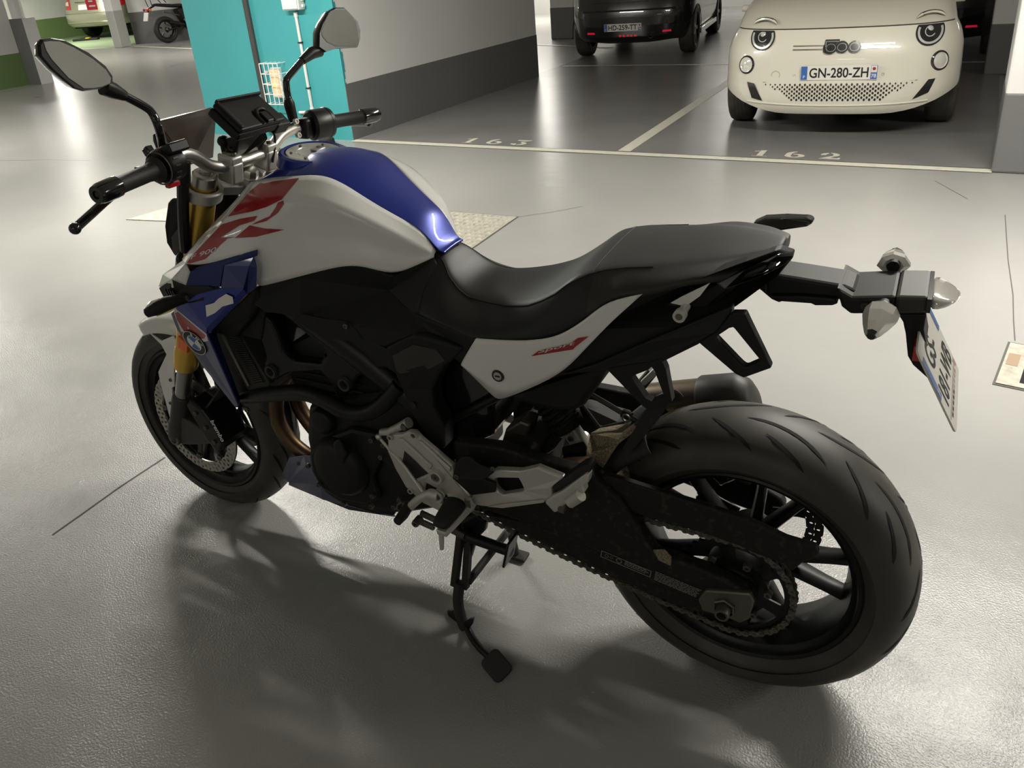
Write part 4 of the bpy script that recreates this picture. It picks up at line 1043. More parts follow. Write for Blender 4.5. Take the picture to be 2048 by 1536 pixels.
# luggage hoops
def hoop(name, A, B_, dy, mat=M['plastic']):
    m = MB().ringprism(A, B_, (0, dy, 0)).fixn(); m.build(name, mat, BK, fix=False, bevel=.004, smooth=False); m.flipped().build(name, mat, BK, bevel=.004, smooth=False)
hoop('luggage_hoop', [(0.068,0.158,0.8524),(0.0409,0.158,0.8752),(0.0153,0.158,0.914),(-0.0046,0.158,0.917),(-0.013,0.158,0.8999),(-0.0496,0.158,0.8266),(-0.0072,0.158,0.7999),(0.0066,0.158,0.8047)], [(0.0399,0.158,0.8672),(0.0329,0.158,0.8738),(0.0191,0.158,0.8869),(0.0129,0.158,0.8896),(0.008,0.158,0.8842),(-0.0321,0.158,0.837),(-0.0095,0.158,0.8208),(-0.0022,0.158,0.826)], -.018)
hoop('luggage_hoop', [(0.2295,0.158,0.7726),(0.2041,0.158,0.7825),(0.1496,0.158,0.8016),(0.1303,0.158,0.811),(0.1216,0.158,0.7912),(0.1109,0.158,0.7295),(0.1513,0.158,0.7032),(0.1631,0.158,0.7089)], [(0.1843,0.158,0.7641),(0.1769,0.158,0.7706),(0.1533,0.158,0.7851),(0.1471,0.158,0.7923),(0.1418,0.158,0.7854),(0.1242,0.158,0.7368),(0.1466,0.158,0.7228),(0.1584,0.158,0.7265)], -.018)
# tool tray under the seat
m = MB().prism([(0.468,0.115,0.6374),(0.3372,0.115,0.7077),(0.2457,0.115,0.7513),(0.2649,0.115,0.7079),(0.2987,0.115,0.6509),(0.3149,0.115,0.6382),(0.3558,0.115,0.6279),(0.4015,0.115,0.627)], (0, -.23, 0)).fixn(); m.build('tool_tray', M['plastic'], BK, fix=False, bevel=.012, smooth=False)
m = MB().prism([(0.5633,0.112,0.6875),(0.4648,0.112,0.7457),(0.2193,0.112,0.8492),(0.0753,0.112,0.9266),(0.0292,0.112,0.9539),(0.0221,0.112,0.9336),(0.0613,0.112,0.892),(0.1647,0.112,0.8084),(0.3381,0.112,0.7158),(0.445,0.112,0.6581)], (0, -.22, 0)).fixn(); m.build('seat_base', M['plastic'], BK, fix=False, bevel=.01, smooth=False)

# ---------------------------------------------------------------- plate carrier, tail light, plate
def tailblock(name, topl, botl, w, mat, parent=BK, bevel=.006):
    """block between left outline at +w and the same at -w"""
    m = MB().prism([Vector((p[0], w, p[2])) for p in topl + botl[::-1]], (0, -2 * w, 0)).fixn(); return m.build(name, mat, parent, fix=False, bevel=bevel, smooth=False)
ARM = MB().prism([(-0.0095,0.036,0.9357),(-0.0652,0.036,0.9326),(-0.134,0.036,0.928),(-0.1509,0.036,0.9214),(-0.1445,0.036,0.894),(-0.1219,0.036,0.9033),(-0.0674,0.036,0.9013),(-0.0117,0.036,0.8937)], (0, -.072, 0)).fixn().build('plate_carrier', M['plastic'], BK, fix=False, bevel=.006, smooth=False)
MB().prism([(-0.0216,0.042,0.8977),(-0.0682,0.042,0.904),(-0.1225,0.042,0.9061),(-0.1269,0.042,0.8978),(-0.1183,0.042,0.893),(-0.0926,0.042,0.8893),(-0.0862,0.042,0.892),(-0.0294,0.042,0.8886)], (0, -.084, 0)).fixn().build('lower_rail', M['plastic'], ARM, fix=False, bevel=.003, smooth=False)
TB = tailblock('tail_block', [(-0.1223,0.058,0.9317),(-0.1477,0.058,0.9185),(-0.21,0.058,0.9288)], [(-0.1333,0.058,0.8989),(-0.1476,0.058,0.8877),(-0.2092,0.058,0.8979)], .056, M['plastic'])
TLH = tailblock('tail_light', [(-0.2093,0.058,0.9287),(-0.2531,0.058,0.9331)], [(-0.2092,0.058,0.8979),(-0.2539,0.058,0.9054)], .0555, M['grey_plastic'], bevel=.005)
tl = Vector((-0.2531,0.056,0.9322)); tb = Vector((-0.2538,0.056,0.9053)); tip = Vector((-0.2969,0,0.9216))
rows = []
for t, w, k in ((0, .054, 0), (.35, .052, .06), (.7, .040, .22), (.95, .020, .45), (1, .008, .5)):
    x = tl.x + (tip.x - tl.x) * t; zt = tl.z - .004 - (tl.z - tip.z) * 0 - .012 * t * t; zb = tb.z + .030 * k
    rows.append([Vector((x, w * c_, (zt + zb) / 2 + (zt - zb) / 2 * s_)) for c_, s_ in ((1, -.8), (1, .8), (.8, 1), (0, 1.06), (-.8, 1), (-1, .8), (-1, -.8), (-.7, -1), (.7, -1))])
m = MB().grid(rows, closed_u=True); m.f.append(tuple(range(9))); m.m.append(0); n0 = 4 * 9; m.f.append(tuple(n0 + i for i in range(9))); m.m.append(0)
m.fixn().build('lens', M['clear'], TLH, fix=False, sub=1)
bz = (tl.z + tb.z) / 2
MB().box((tl.x - .002, 0, bz), (.006, .113, tl.z - tb.z - .004)).build('seal', M['gloss_black'], TLH)
# raised letters on the carrier
tp = Vector((-0.1979,-0.0147,0.932)); Mt = Matrix.Translation((tp.x, 0, Vector((-0.1803,0.056,0.9221)).z + .0005)) @ Matrix.Rotation(-pi / 2 , 4, 'Z') @ Matrix.Rotation(.03, 4, 'X')
flat_text('maker_lettering', 'BMW', Mt, .014, .045, M['grey_plastic'], TB, bold=.01, lift=.0012)
bolt((-0.1668,0.056,0.9064), (0, 1, 0), .006, .002, M['grey_plastic'], TB, hexa=False)
for s in (1, -1):
    base = Vector((-0.1958,0.054,0.9148)); tipi = Vector((-0.1844,0.128,0.892)); tipi = tipi if s > 0 else Vector((-0.1967,-0.128,0.9304)); base = base if s > 0 else Vector((-0.1966,-0.054,0.9316)); d_ = tipi - base
    m = MB(); m.tube([base, base + d_ * .12], [.010, .012], 12); RI = m.build('rear_indicator', M['plastic'], BK)
    Mx = orient(d_, (0, 0, 1)); rows = []
    for t, w, h in ((.10, .016, .012), (.20, .0255, .017), (.42, .0250, .0165), (.70, .0185, .013), (.93, .0115, .009), (1, .0085, .006)):
        rows.append([base + d_ * t + Mx @ Vector((w * c_, h * s_, 0)) for c_, s_ in ((1, -.35), (.75, .55), (.1, 1), (-.6, .75), (-1, -.1), (-.55, -1), (.55, -.95))])
    m = MB().grid(rows, closed_u=True); m.f.append(tuple(range(7))); m.m.append(0); n0 = 35; m.f.append(tuple(n0 + i for i in range(7))); m.m.append(0)
    m.fixn().build('lens', M['clear'], RI, fix=False, smooth=False)
    m = MB(); m.tube([base + d_ * .93, base + d_ * 1.03], [.0095, .006], 8); m.build('tip', M['grey_plastic'], RI)
# plate hanger and plate
slabp('plate_hanger', [(-0.215,0.035,0.8888),(-0.2542,0.035,0.8946),(-0.2541,0.035,0.8676),(-0.2731,0.035,0.7944),(-0.2788,0.035,0.7723),(-0.2721,0.035,0.7803),(-0.2465,0.035,0.8022),(-0.2372,0.035,0.817),(-0.2294,0.035,0.8564),(-0.2236,0.035,0.876)], -.07, M['plastic'], both=False)
p_tl, p_bl, p_br = Vector((-0.2486,0.105,0.8648)), Vector((-0.3184,0.105,0.7329)), None
dn = (p_bl - p_tl); dn = Vector((dn.x, 0, dn.z)); dn = dn.normalized() * max(.130, min(.150, dn.length))
pc = Vector((p_tl.x, 0, p_tl.z)) + dn / 2
PM_ = Matrix.Translation(pc) @ Matrix((Vector((0, -1, 0)), -dn.normalized(), Vector((0, -1, 0)).cross(-dn.normalized()))).transposed().to_4x4()
def rrect(w, h, r, n=5, cx=0, cy=0):
    o = []
    for (sx_, sy_, a0) in ((1, 1, 0), (-1, 1, 90), (-1, -1, 180), (1, -1, 270)):
        for i in range(n + 1):
            a = radians(a0 + 90 * i / n); o.append((cx + sx_ * (w / 2 - r) + r * cos(a), cy + sy_ * (h / 2 - r) + r * sin(a)))
    return o
m = MB().prism([Vector((x, y, -.003)) for x, y in rrect(.21, dn.length, .010)], (0, 0, .003)); NP = m.xf(PM_).build('number_plate', M['plate_white'], BK, smooth=False)
def flatp(name, pts, mat, z=.0005):
    return mk(name, [PM_ @ Vector((x, y, z)) for x, y in pts], [tuple(range(len(pts)))], mat, NP, smooth=False)
flatp('blue_band', [(-.105, .055), (-.085, .055), (-.085, -.015), (-.105, -.015)], M['plate_blue'])
flatp('blue_band', [(.085, .058), (.105, .058), (.105, .012), (.085, .012)], M['plate_blue'])
flat_text('plate_lettering', 'F', PM_ @ Matrix.Translation((-.095, -.004, 0)), .011, .007, M['white_print'], NP, bold=.02, lift=.001)
flat_text('plate_lettering', 'GS-', PM_ @ Matrix.Translation((-.022, .034, 0)), .042, .085, M['black_print'], NP, bold=.015)
flat_text('plate_lettering', '181-WB', PM_ @ Matrix.Translation((.005, -.022, 0)), .042, .165, M['black_print'], NP, bold=.015)
flatp('red_rule', [(-.098, -.0515), (.098, -.0515), (.098, -.0535), (-.098, -.0535)], M['red_print'])
flatp('red_mark', [(.085, -.047), (.1, -.047), (.1, -.060), (.09, -.060)], M['red_print'])
for i in range(9): flatp('dealer_print', [(-.08 + .018 * i, -.056), (-.068 + .018 * i, -.056), (-.068 + .018 * i, -.0605), (-.08 + .018 * i, -.0605)], M['red_print'] if i > 4 else M['grey_plastic'])
MB().box(pc + PM_.to_3x3() @ Vector((-.02, .052, -.012)), (.01, .09, .025)).build('reflector', M['red_lens'], NP)

# ================================================================ fork, bars, front end (all turn with the steering)
def fpart(m, name, mat, **kw):
    return fr(m.build(name, mat, BK, **kw))
fa, fb = Vector((1.190, 0, 1.046)), Vector((1.551, 0, .281)); fd = (fb - fa).normalized()
for s in (1, -1):
    o = Vector((fa.x, s * .105, fa.z)); L_ = (fb - fa).length
    m = MB(); m.lathe([(.0001, -.012), (.022, -.012), (.0265, -.008), (.0270, .006), (.0285, .04), (.0300, .06), (.0300, .515), (.0320, .522), (.0320, .575), (.030, .582), (.0001, .582)], o, fd, 28)
    G = fpart(m, 'fork_tube', M['gold'])
    m = MB(); m.lathe([(.0001, -.0150), (.016, -.0150), (.018, -.0135), (.024, -.013), (.0275, -.009), (.0282, .012), (.0282, .014)], o, fd, 24); FC_ = m.build('fork_cap', M['silver'], G)
    m = MB(); m.lathe([(.0001, -.022), (.012, -.022), (.014, -.020), (.014, -.013)], o, fd, 6); m.build('cap_hex', M['cast'], FC_)
    m = MB(); m.lathe([(.0205, .57), (.0205, .70)], o, fd, 24); m.build('slider', M['slider'], G)
    m = MB(); m.lathe([(.0215, .690), (.026, .695), (.0275, .71), (.0275, .79), (.030, .80), (.031, .835), (.026, .86), (.0001, .862)], o, fd, 24)
    FB = fpart(m, 'fork_foot', M['grey_plastic'])
    # lug that carries caliper and axle
    e = Vector((FWX, s * .105, FWZ)); A_ = [(e.x + .048, e.z - .028), (e.x + .045, e.z + .005), (e.x + .01, e.z + .06), (e.x - .055, e.z + .05), (e.x - .125, e.z + .02), (e.x - .125, e.z - .006), (e.x - .03, e.z - .035), (e.x + .02, e.z - .045)]
    MB().prism([(x, s * .122, z) for x, z in A_], (0, -s * .034, 0)).build('lug', M['grey_plastic'], FB, bevel=.005, smooth=False)
    m = MB(); m.lathe([(.0001, .004), (.012, .004), (.013, .008), (.020, .008), (.022, .004), (.022, -.02)], (e.x + .030, s * .122, e.z - .026), (0, s, 0), 20); m.build('axle_cap', M['dull_steel'], FB)
    # radial caliper
    cpts = [(e.x - .060, e.z + .105), (e.x - .085, e.z + .128), (e.x - .125, e.z + .105), (e.x - .168, e.z + .050), (e.x - .175, e.z + .01), (e.x - .16, e.z - .018), (e.x - .135, e.z - .025), (e.x - .110, e.z + .005), (e.x - .085, e.z + .055)]
    C_ = fr(MB().prism([(x, s * .126, z) for x, z in cpts], (0, -s * .090, 0)).fixn().build('brake_caliper', M['satin_black'], BK, fix=False, bevel=.009, seg=3, smooth=False))
    a1_, a2_ = Vector((e.x - .082, s * .1272, e.z + .112)), Vector((e.x - .150, s * .1272, e.z + .012))
    if s > 0:
        a1_, a2_ = Vector((1.3558,0.129,0.3836)), Vector((1.3312,0.129,0.3239)); dxx = (a2_ - a1_).normalized(); Mt = Matrix.Translation((a1_ + a2_) / 2) @ Matrix((dxx, Vector((0, 1, 0)).cross(dxx), Vector((0, 1, 0)))).transposed().to_4x4()
        flat_text('brand_lettering', 'brembo', Mt, .018, (a2_ - a1_).length, M['white_print'], C_, bold=.02)
    for cx_, cz_ in ((-.10, .09), (-.145, .01), (-.125, .05)): bolt((e.x + cx_, s * .126, e.z + cz_), (0, s, 0), .0065, .005, M['dull_steel'], C_)
    bolt((e.x - .01, s * .108, e.z + .03), (0, s, 0), .006, .006, M['dull_steel'], FB)
# mudguard
m = MB(); rows = []
for i, a in enumerate([radians(x) for x in (48, 54, 62, 70, 78, 88, 98, 110, 122, 132)]):
    R_ = .322; wd = .070 - .010 * (i == 0); dr = .040; sk = radians(14) * max(0, 1 - i / 4)
    rows.append([Vector((FWX + r * cos(a + sk * abs(y / wd) ** 1.5), y, FWZ + r * sin(a + sk * abs(y / wd) ** 1.5))) for y, r in ((wd, R_ - dr), (wd * .97, R_ - .016), (wd * .72, R_ + .004), (0, R_ + .010), (-wd * .72, R_ + .004), (-wd * .97, R_ - .016), (-wd, R_ - dr))])
m.grid(rows); MG = fr(m.fixn().build('front_mudguard', M['white_paint'], BK, fix=False, sub=2, solid=.003, off=0))
for s in (1, -1):
    pts = [(1.6124,0.071,0.5728),(1.5627,0.073,0.555),(1.4962,0.08,0.5855),(1.4724,0.086,0.5658),(1.4991,0.088,0.5131),(1.5162,0.088,0.4896),(1.5373,0.088,0.4252),(1.5505,0.088,0.4175),(1.5688,0.088,0.3531),(1.5846,0.088,0.295),(1.6017,0.088,0.2927),(1.6005,0.088,0.3339),(1.5974,0.088,0.4282),(1.5932,0.088,0.4596),(1.5365,0.086,0.5247),(1.5647,0.075,0.5432)]
    pts = [Vector((x, y * s, z)) for x, y, z in pts]
    m = MB().prism(pts, (0, -s * .005, 0)).fixn(); m.build('stay', M['white_paint'], MG, fix=False, bevel=.0015, smooth=False)
for q in ((1.5462,0.0885,0.4443), (1.5763,0.0885,0.3632)): bolt(q, (0, 1, 0), .005, .003, M['dull_steel'], MG, hexa=False)
# amber side reflector on the gold tube
q = Vector((1.3747,0.143,0.6116))
m = MB().prism([(1.3829,0.143,0.6356),(1.3549,0.143,0.6153),(1.364,0.143,0.5894),(1.3755,0.143,0.5886),(1.3982,0.143,0.5986)], (0, -.012, 0)).fixn(); m = fpart(m, 'side_reflector', M['amber'], bevel=.002, smooth=False)
# triple clamp
CL = Vector((1.19, 0, 1.02)); Ro = orient(-fd, (1, 0, 0))
def clamp(name, t, hgt, mat, r=.043):
    c = fa + fd * t; m = MB()
    for s in (1, -1): m.lathe([(.031, -hgt / 2), (r - .003, -hgt / 2), (r, -hgt / 2 + .004), (r, hgt / 2 - .004), (r - .003, hgt / 2), (.031, hgt / 2)], (c.x, s * .105, c.z), fd, 28, closed=True)
    out = [(.030, .085), (.028, -.085), (-.018, -.075), (-.042, -.03), (-.042, .03), (-.018, .075)]
    m.prism([c + Ro @ Vector((y, x, -hgt * .4)) for x, y in out], Ro @ Vector((0, 0, hgt * .8)))
    return fpart(m.fixn(), name, mat, fix=False, bevel=.003)
TC = clamp('top_clamp', .035, .030, M['cast'])
clamp('lower_clamp', .245, .040, M['satin_black'], .046)
m = MB(); c = fa + fd * .01; m.lathe([(.0001, -.018), (.016, -.018), (.019, -.014), (.020, 0), (.024, 0), (.024, .02)], (c.x - .03, 0, c.z - .012), fd, 8); m.build('stem_nut', M['silver'], TC)
# handlebar: one bent tube
hb = []
bar_L = [(1.150, .055, 1.066), (1.152, .085, 1.067), (1.150, .120, 1.082), (1.140, .160, 1.112), (1.133, .195, 1.124), (1.128, .23, 1.118)]
gl, gr_ = Vector((1.110, .405, 1.106)), Vector((1.103, -.405, 1.083))
ptsL = [Vector((1.150, 0, 1.065))] + [Vector(p) for p in bar_L] + [gl]
ptsR = [Vector((1.158, -.06, 1.066)), Vector((1.163, -.09, 1.074)), Vector((1.168, -.125, 1.088)), Vector((1.165, -.165, 1.096)), Vector((1.155, -.21, 1.094)), gr_]
path = crv(list(reversed(ptsL)) + ptsR, 6)
m = MB(); m.tube(path, .0142, 16); HB = fpart(m, 'handlebar', M['silver'])
for s, x in ((1, 1.150), (-1, 1.157)):
    o = Vector((x, s * .058, 1.066)); m = MB()
    m.box(o + Vector((.006, 0, -.014)), (.050, .034, .050), Matrix.Rotation(-.25, 3, 'Y')); R_ = fpart(m, 'bar_riser', M['cast'], bevel=.006, seg=3)
    MB().box(o + Vector((-.001, 0, .014)), (.046, .034, .022), Matrix.Rotation(-.25, 3, 'Y')).build('riser_cap', M['cast'], R_, bevel=.005)
    for dx_ in (-.016, .016): bolt(o + Vector((dx_, 0, .022)), (0, 0, 1), .0065, .006, M['dull_steel'], R_, hexa=False)
    m = MB(); m.tube([o + Vector((.02, -.01 * s, .02)), o + Vector((.02, -.01 * s, .042))], .009, 12); m.sphere(o + Vector((.02, -.01 * s, .05)), .0135, 14, 8); m.build('mount_knob', M['satin_black'], R_)
def grip(s, g_end, g_in, name='grip'):
    d_ = (g_end - g_in).normalized(); L_ = (g_end - g_in).length
    m = MB(); m.lathe([(.0145, 0), (.026, .002), (.0275, .006), (.0195, .014), (.0172, .03), (.0168, L_ - .05), (.0178, L_ - .048)], g_in, d_, 24)
    G = fpart(m, name, M['rubber'])
    m = MB(); m.lathe([(.0165, L_ - .052), (.0205, L_ - .050), (.0210, L_ - .040), (.0200, L_ - .010), (.0180, L_ - .004), (.0170, L_), (.0085, L_), (.0080, L_ - .004), (.0001, L_ - .004)], g_in, d_, 24); E_ = m.build('bar_weight', M['gloss_black'], G)
    m = MB(); m.lathe([(.0001, L_ - .002), (.005, L_ - .002), (.0065, L_ - .0038)], g_in, d_, 6); m.build('screw', M['grey_plastic'], E_)
    return G
pin_l = Vector((1.126, .262, 1.112)); pin_r = Vector((1.142, -.262, 1.091))
grip(1, gl + (gl - pin_l).normalized() * .012, pin_l); grip(-1, gr_ + (gr_ - pin_r).normalized() * .012, pin_r)
# switch clusters
def cluster(name, c, d_, r, w, mat=M['satin_black']):
    d_ = Vector(d_).normalized(); m = MB(); m.lathe([(.0145, -w / 2), (r * .82, -w / 2), (r, -w / 2 + .006), (r, w / 2 - .006), (r * .9, w / 2), (.0145, w / 2)], c, d_, 26)
    return fpart(m, name, mat)
SWL = cluster('switch_cluster', Vector((1.129, .234, 1.115)), (gl - pin_l), .036, .046)
for k in range(8):
    a = pi * k / 8 + .35; MB().box(Vector((1.129 + .0355 * sin(a) * -1, .238, 1.115 + .0355 * cos(a))), (.003, .012, .006), Matrix.Rotation(-a, 3, 'Y')).build('scale_mark', M['grey_plastic'], SWL)
m = MB(); m.lathe([(.031, .001), (.0325, .0025), (.0345, .001)], pin_l + (pin_l - gl).normalized() * .004, (gl - pin_l), 30); m.build('ring', M['dull_steel'], SWL, fix=False)
MB().box((1.108, .225, 1.147), (.034, .050, .022), Matrix.Rotation(.3, 3, 'Y')).build('switch_block', M['satin_black'], SWL, bevel=.004)
MB().box(Vector((1.1738,0.238,1.1406)), (.020, .016, .018), Matrix.Rotation(.5, 3, 'Y')).build('button', M['gloss_black'], SWL, bevel=.003)
MB().box(Vector((1.1579,0.235,1.1355)), (.016, .012, .008), Matrix.Rotation(.5, 3, 'Y')).build('button', M['grey_plastic'], SWL, bevel=.003)
MB().box(Vector((1.1564,0.228,1.1421)), (.014, .012, .006), Matrix.Rotation(.5, 3, 'Y')).build('button', M['red_lens'], SWL, bevel=.002)
MB().box(Vector((1.1426,0.225,1.0698)), (.014, .030, .012)).build('button', M['red_lens'], SWL, bevel=.003)
MB().box(Vector((1.2115,0.245,1.1026)), (.012, .012, .010)).build('tab', M['satin_black'], SWL, bevel=.002)
for q in [(1.1414,0.225,1.1224),(1.1383,0.225,1.1205),(1.1352,0.225,1.1186)]: MB().box(Vector(q), (.002, .006, .006)).build('icon', M['white_print'], SWL)
m = MB(); m.tube([(1.17,0.205,1.103),(1.1492,0.195,1.1207),(1.1457,0.185,1.1077),(1.1722,0.175,1.0623)], .016, 10); m.build('clamp_body', M['satin_black'], SWL)
SWR = cluster('switch_cluster', Vector((1.146, -.235, 1.093)), (gr_ - pin_r), .038, .052)
MB().box(Vector((1.1507,-0.222,1.1013)) , (.012, .018, .022), Matrix.Rotation(.2, 3, 'Y')).build('kill_switch', M['red_lens'], SWR, bevel=.003)
m = MB(); m.lathe([(.030, -.002), (.036, 0), (.040, .010), (.037, .020), (.030, .022)], pin_r - (gr_ - pin_r).normalized() * .014, (gr_ - pin_r), 28); m.build('throttle_housing', M['satin_black'], SWR)
m = MB(); m.box((1.155, -.195, 1.092), (.042, .034, .050)); MC = fpart(m, 'brake_master', M['satin_black'], bevel=.008)
for q in ((1.132,-0.143,1.1196), (1.132,-0.1431,1.0864)): 
    m = MB(); m.lathe([(.0001, .006), (.003, .006), (.0035, .008), (.0065, .008), (.007, 0)], q, (-1, 0, .2), 14); m.build('bolt', M['silver'], MC)
# clutch and brake levers in front of the grips
m = MB(); lv = [Vector((1.165, .215, 1.105)), Vector((1.172, .27, 1.095)), Vector((1.168, .34, 1.082)), Vector((1.150, .415, 1.062)), Vector((1.142, .455, 1.050))]
m.tube(crv(lv, 5), [.010] * 8 + [.009] * 12 + [.0085], 10); m.sphere(lv[-1], .0115, 12, 8); fpart(m, 'clutch_lever', M['gloss_black'])
m = MB(); lv = [Vector((1.170, -.20, 1.085)), Vector((1.182, -.26, 1.080)), Vector((1.178, -.34, 1.072)), Vector((1.155, -.44, 1.052))]
m.tube(crv(lv, 6), .009, 10); m.sphere(lv[-1], .0115, 12, 8); fpart(m, 'brake_lever', M['gloss_black'])
# mirrors
def mirror(glass, house, stem, neck, tilt, rstem):
    g = [Vector(p) for p in glass]; h = [Vector(p) for p in house]; n = len(h); c = sum(h, Vector()) / n
    g = [p + Vector((tilt * (p.z - c.z), 0, 0)) for p in g]; h = [p + Vector((tilt * (p.z - c.z), 0, 0)) for p in h]
    rows = [h, [p + Vector((-.004, 0, 0)) for p in h]]
    back = [[p.lerp(c, .08) + Vector((.016, 0, 0)) for p in h], [p.lerp(c, .35) + Vector((.034, 0, 0)) for p in h], [p.lerp(c, .75) + Vector((.042, 0, 0)) for p in h]]
    m = MB(); m.grid([rows[1], rows[0]] + back, closed_u=True); k = len(m.v); m.f.append(tuple(range(k - n, k))); m.m.append(0)
    gl_ = resamp(g + [g[0]], n + 1)[:n]
    # bezel from housing edge to the glass
    b0 = len(m.v); m.v += [p + Vector((-.003, 0, 0)) for p in g]
    bezel = len(g)
    HS = fr(m.fixn().build('mirror', M['gloss_black'], BK, fix=False, bevel=.002))
    mk('glass', [p + Vector((-.0108, 0, 0)) for p in g], [tuple(range(len(g)))], M['chrome'], HS, smooth=False, solid=.0)
    mk('bezel', [p + Vector((-.0042, 0, 0)) for p in h] + [p.lerp(c, .04) + Vector((-.010, 0, 0)) for p in h], [(i, (i + 1) % n, n + (i + 1) % n, n + i) for i in range(n)] + [tuple(range(n, 2 * n))], M['satin_black'], HS, smooth=False)
    m = MB(); m.tube([Vector(p) for p in neck], [.016, .015, .010], 14); m.build('neck', M['satin_black'], HS)
    m = MB(); m.tube(crv([Vector(p) for p in stem], 5), rstem, 12); m.build('stem', M['gloss_black'], HS)
    return HS
mirror([(1.1,0.4352,1.3786),(1.1,0.4238,1.3784),(1.1,0.4069,1.3754),(1.1,0.3872,1.3633),(1.1,0.3739,1.3519),(1.1,0.3592,1.3388),(1.1,0.3436,1.3183),(1.1,0.3403,1.3035),(1.1,0.3455,1.2954),(1.1,0.3634,1.2925),(1.1,0.3799,1.293),(1.1,0.3982,1.2957),(1.1,0.418,1.3171),(1.1,0.4339,1.3505),(1.1,0.4367,1.3653)],
       [(1.1,0.4436,1.3758),(1.1,0.435,1.3829),(1.1,0.4167,1.3829),(1.1,0.3966,1.3768),(1.1,0.3796,1.3645),(1.1,0.3621,1.3518),(1.1,0.3386,1.3238),(1.1,0.3329,1.3047),(1.1,0.3374,1.2938),(1.1,0.3649,1.2883),(1.1,0.3986,1.2905),(1.1,0.4133,1.2982),(1.1,0.4258,1.315),(1.1,0.4394,1.3352),(1.1,0.4497,1.3591)],
       [(1.1,0.3137,1.2679),(1.1,0.275,1.2391),(1.1,0.2616,1.2222),(1.1,0.2557,1.1924)] + [(1.1637,0.212,1.1179)], [(1.1,0.3476,1.2893),(1.1,0.3321,1.2797),(1.1,0.311,1.266)], .20, .0085)
mirror([(1.17,-0.4389,1.3443),(1.17,-0.459,1.313),(1.17,-0.4528,1.2871),(1.17,-0.4402,1.2595),(1.17,-0.4262,1.2542),(1.17,-0.3491,1.2654),(1.17,-0.3242,1.2791),(1.17,-0.3161,1.2943),(1.17,-0.3193,1.3054),(1.17,-0.3525,1.3312),(1.17,-0.3799,1.3464),(1.17,-0.4078,1.3479)],
       [(1.17,-0.4402,1.3489),(1.17,-0.4712,1.3115),(1.17,-0.4676,1.2875),(1.17,-0.4554,1.2691),(1.17,-0.4334,1.2501),(1.17,-0.3509,1.258),(1.17,-0.308,1.2557),(1.17,-0.2898,1.2703),(1.17,-0.3101,1.3021),(1.17,-0.3346,1.3219),(1.17,-0.3718,1.3451),(1.17,-0.4051,1.3524)],
       [(1.17,-0.2464,1.2471),(1.17,-0.2127,1.2299),(1.17,-0.1813,1.2126),(1.17,-0.1758,1.1999),(1.17,-0.1742,1.1771)] + [(1.165,-0.1712,1.1485), (1.16,-0.1666,1.1158)], [(1.17,-0.3093,1.2602),(1.17,-0.2788,1.2581),(1.17,-0.2423,1.2455)], .30, .0085)
for q0_, q1_, q2_ in (((1.166,-0.1692,1.1681), (1.165,-0.1691,1.1477), (1.16,-0.1676,1.1131)), ((1.1767,0.205,1.1677), (1.1673,0.208,1.146), (1.1597,0.212,1.116))):
    m = MB(); m.tube([q0_, Vector(q0_).lerp(Vector(q1_), .5), q1_, q2_], [.0095, .0135, .0135, .0115], 12); fpart(m, 'mirror_joint', M['satin_black'])
# navigation cradle
nz = [Vector(p) for p in ((1.1415,0.075,1.2066), (1.1626,-0.075,1.1968), (1.0952,-0.08,1.142), (1.0781,0.07,1.1492))]
nn_ = (nz[1] - nz[0]).cross(nz[3] - nz[0]).normalized()
if nn_.z < 0: nn_ = -nn_
NAV = fr(MB().prism(nz, nn_ * -.012).fixn().build('device_cradle', M['plastic'], BK, fix=False, bevel=.004, smooth=False))
cN = sum(nz, Vector()) / 4
MB().prism([p.lerp(cN, -.03) - nn_ * .013 for p in nz], nn_ * -.022).fixn().build('body', M['plastic'], NAV, fix=False, bevel=.006, smooth=False)
def npt(a, b, h): return nz[0] + (nz[1] - nz[0]) * a + (nz[3] - nz[0]) * b + nn_ * h
MB().prism([npt(0, 0, 0), npt(1, 0, 0), npt(1, .06, 0), npt(0, .06, 0)], nn_ * .010).build('lip', M['plastic'], NAV, bevel=.002, smooth=False)
MB().prism([npt(0, .0, 0), npt(.06, .0, 0), npt(.06, .96, 0), npt(0, .96, 0)], nn_ * .006).build('side_rail', M['plastic'], NAV, bevel=.002, smooth=False)
MB().prism([npt(.08, .25, 0), npt(.12, .25, 0), npt(.12, .9, 0), npt(.08, .9, 0)], nn_ * .0006).build('slot', M['black_print'], NAV, smooth=False)
m = MB(); m.tube(crv([npt(.50, 1.0, .002), npt(.50, .72, .004), npt(.55, .58, .008), npt(.68, .56, .008), npt(.74, .68, .006), npt(.76, 1.0, .002)], 4), .0045, 8); m.build('clip_loop', M['satin_black'], NAV)
MB().prism([npt(.56, .66, 0), npt(.70, .66, 0), npt(.70, 1.0, 0), npt(.56, 1.0, 0)], nn_ * .010).build('latch', M['satin_black'], NAV, bevel=.002, smooth=False)
MB().prism([npt(.90, .55, -.01), npt(1.22, .62, -.012), npt(1.20, 1.05, -.012), npt(.86, 1.06, -.01)], nn_ * -.03).build('display_edge', M['plastic'], NAV, bevel=.004, smooth=False)
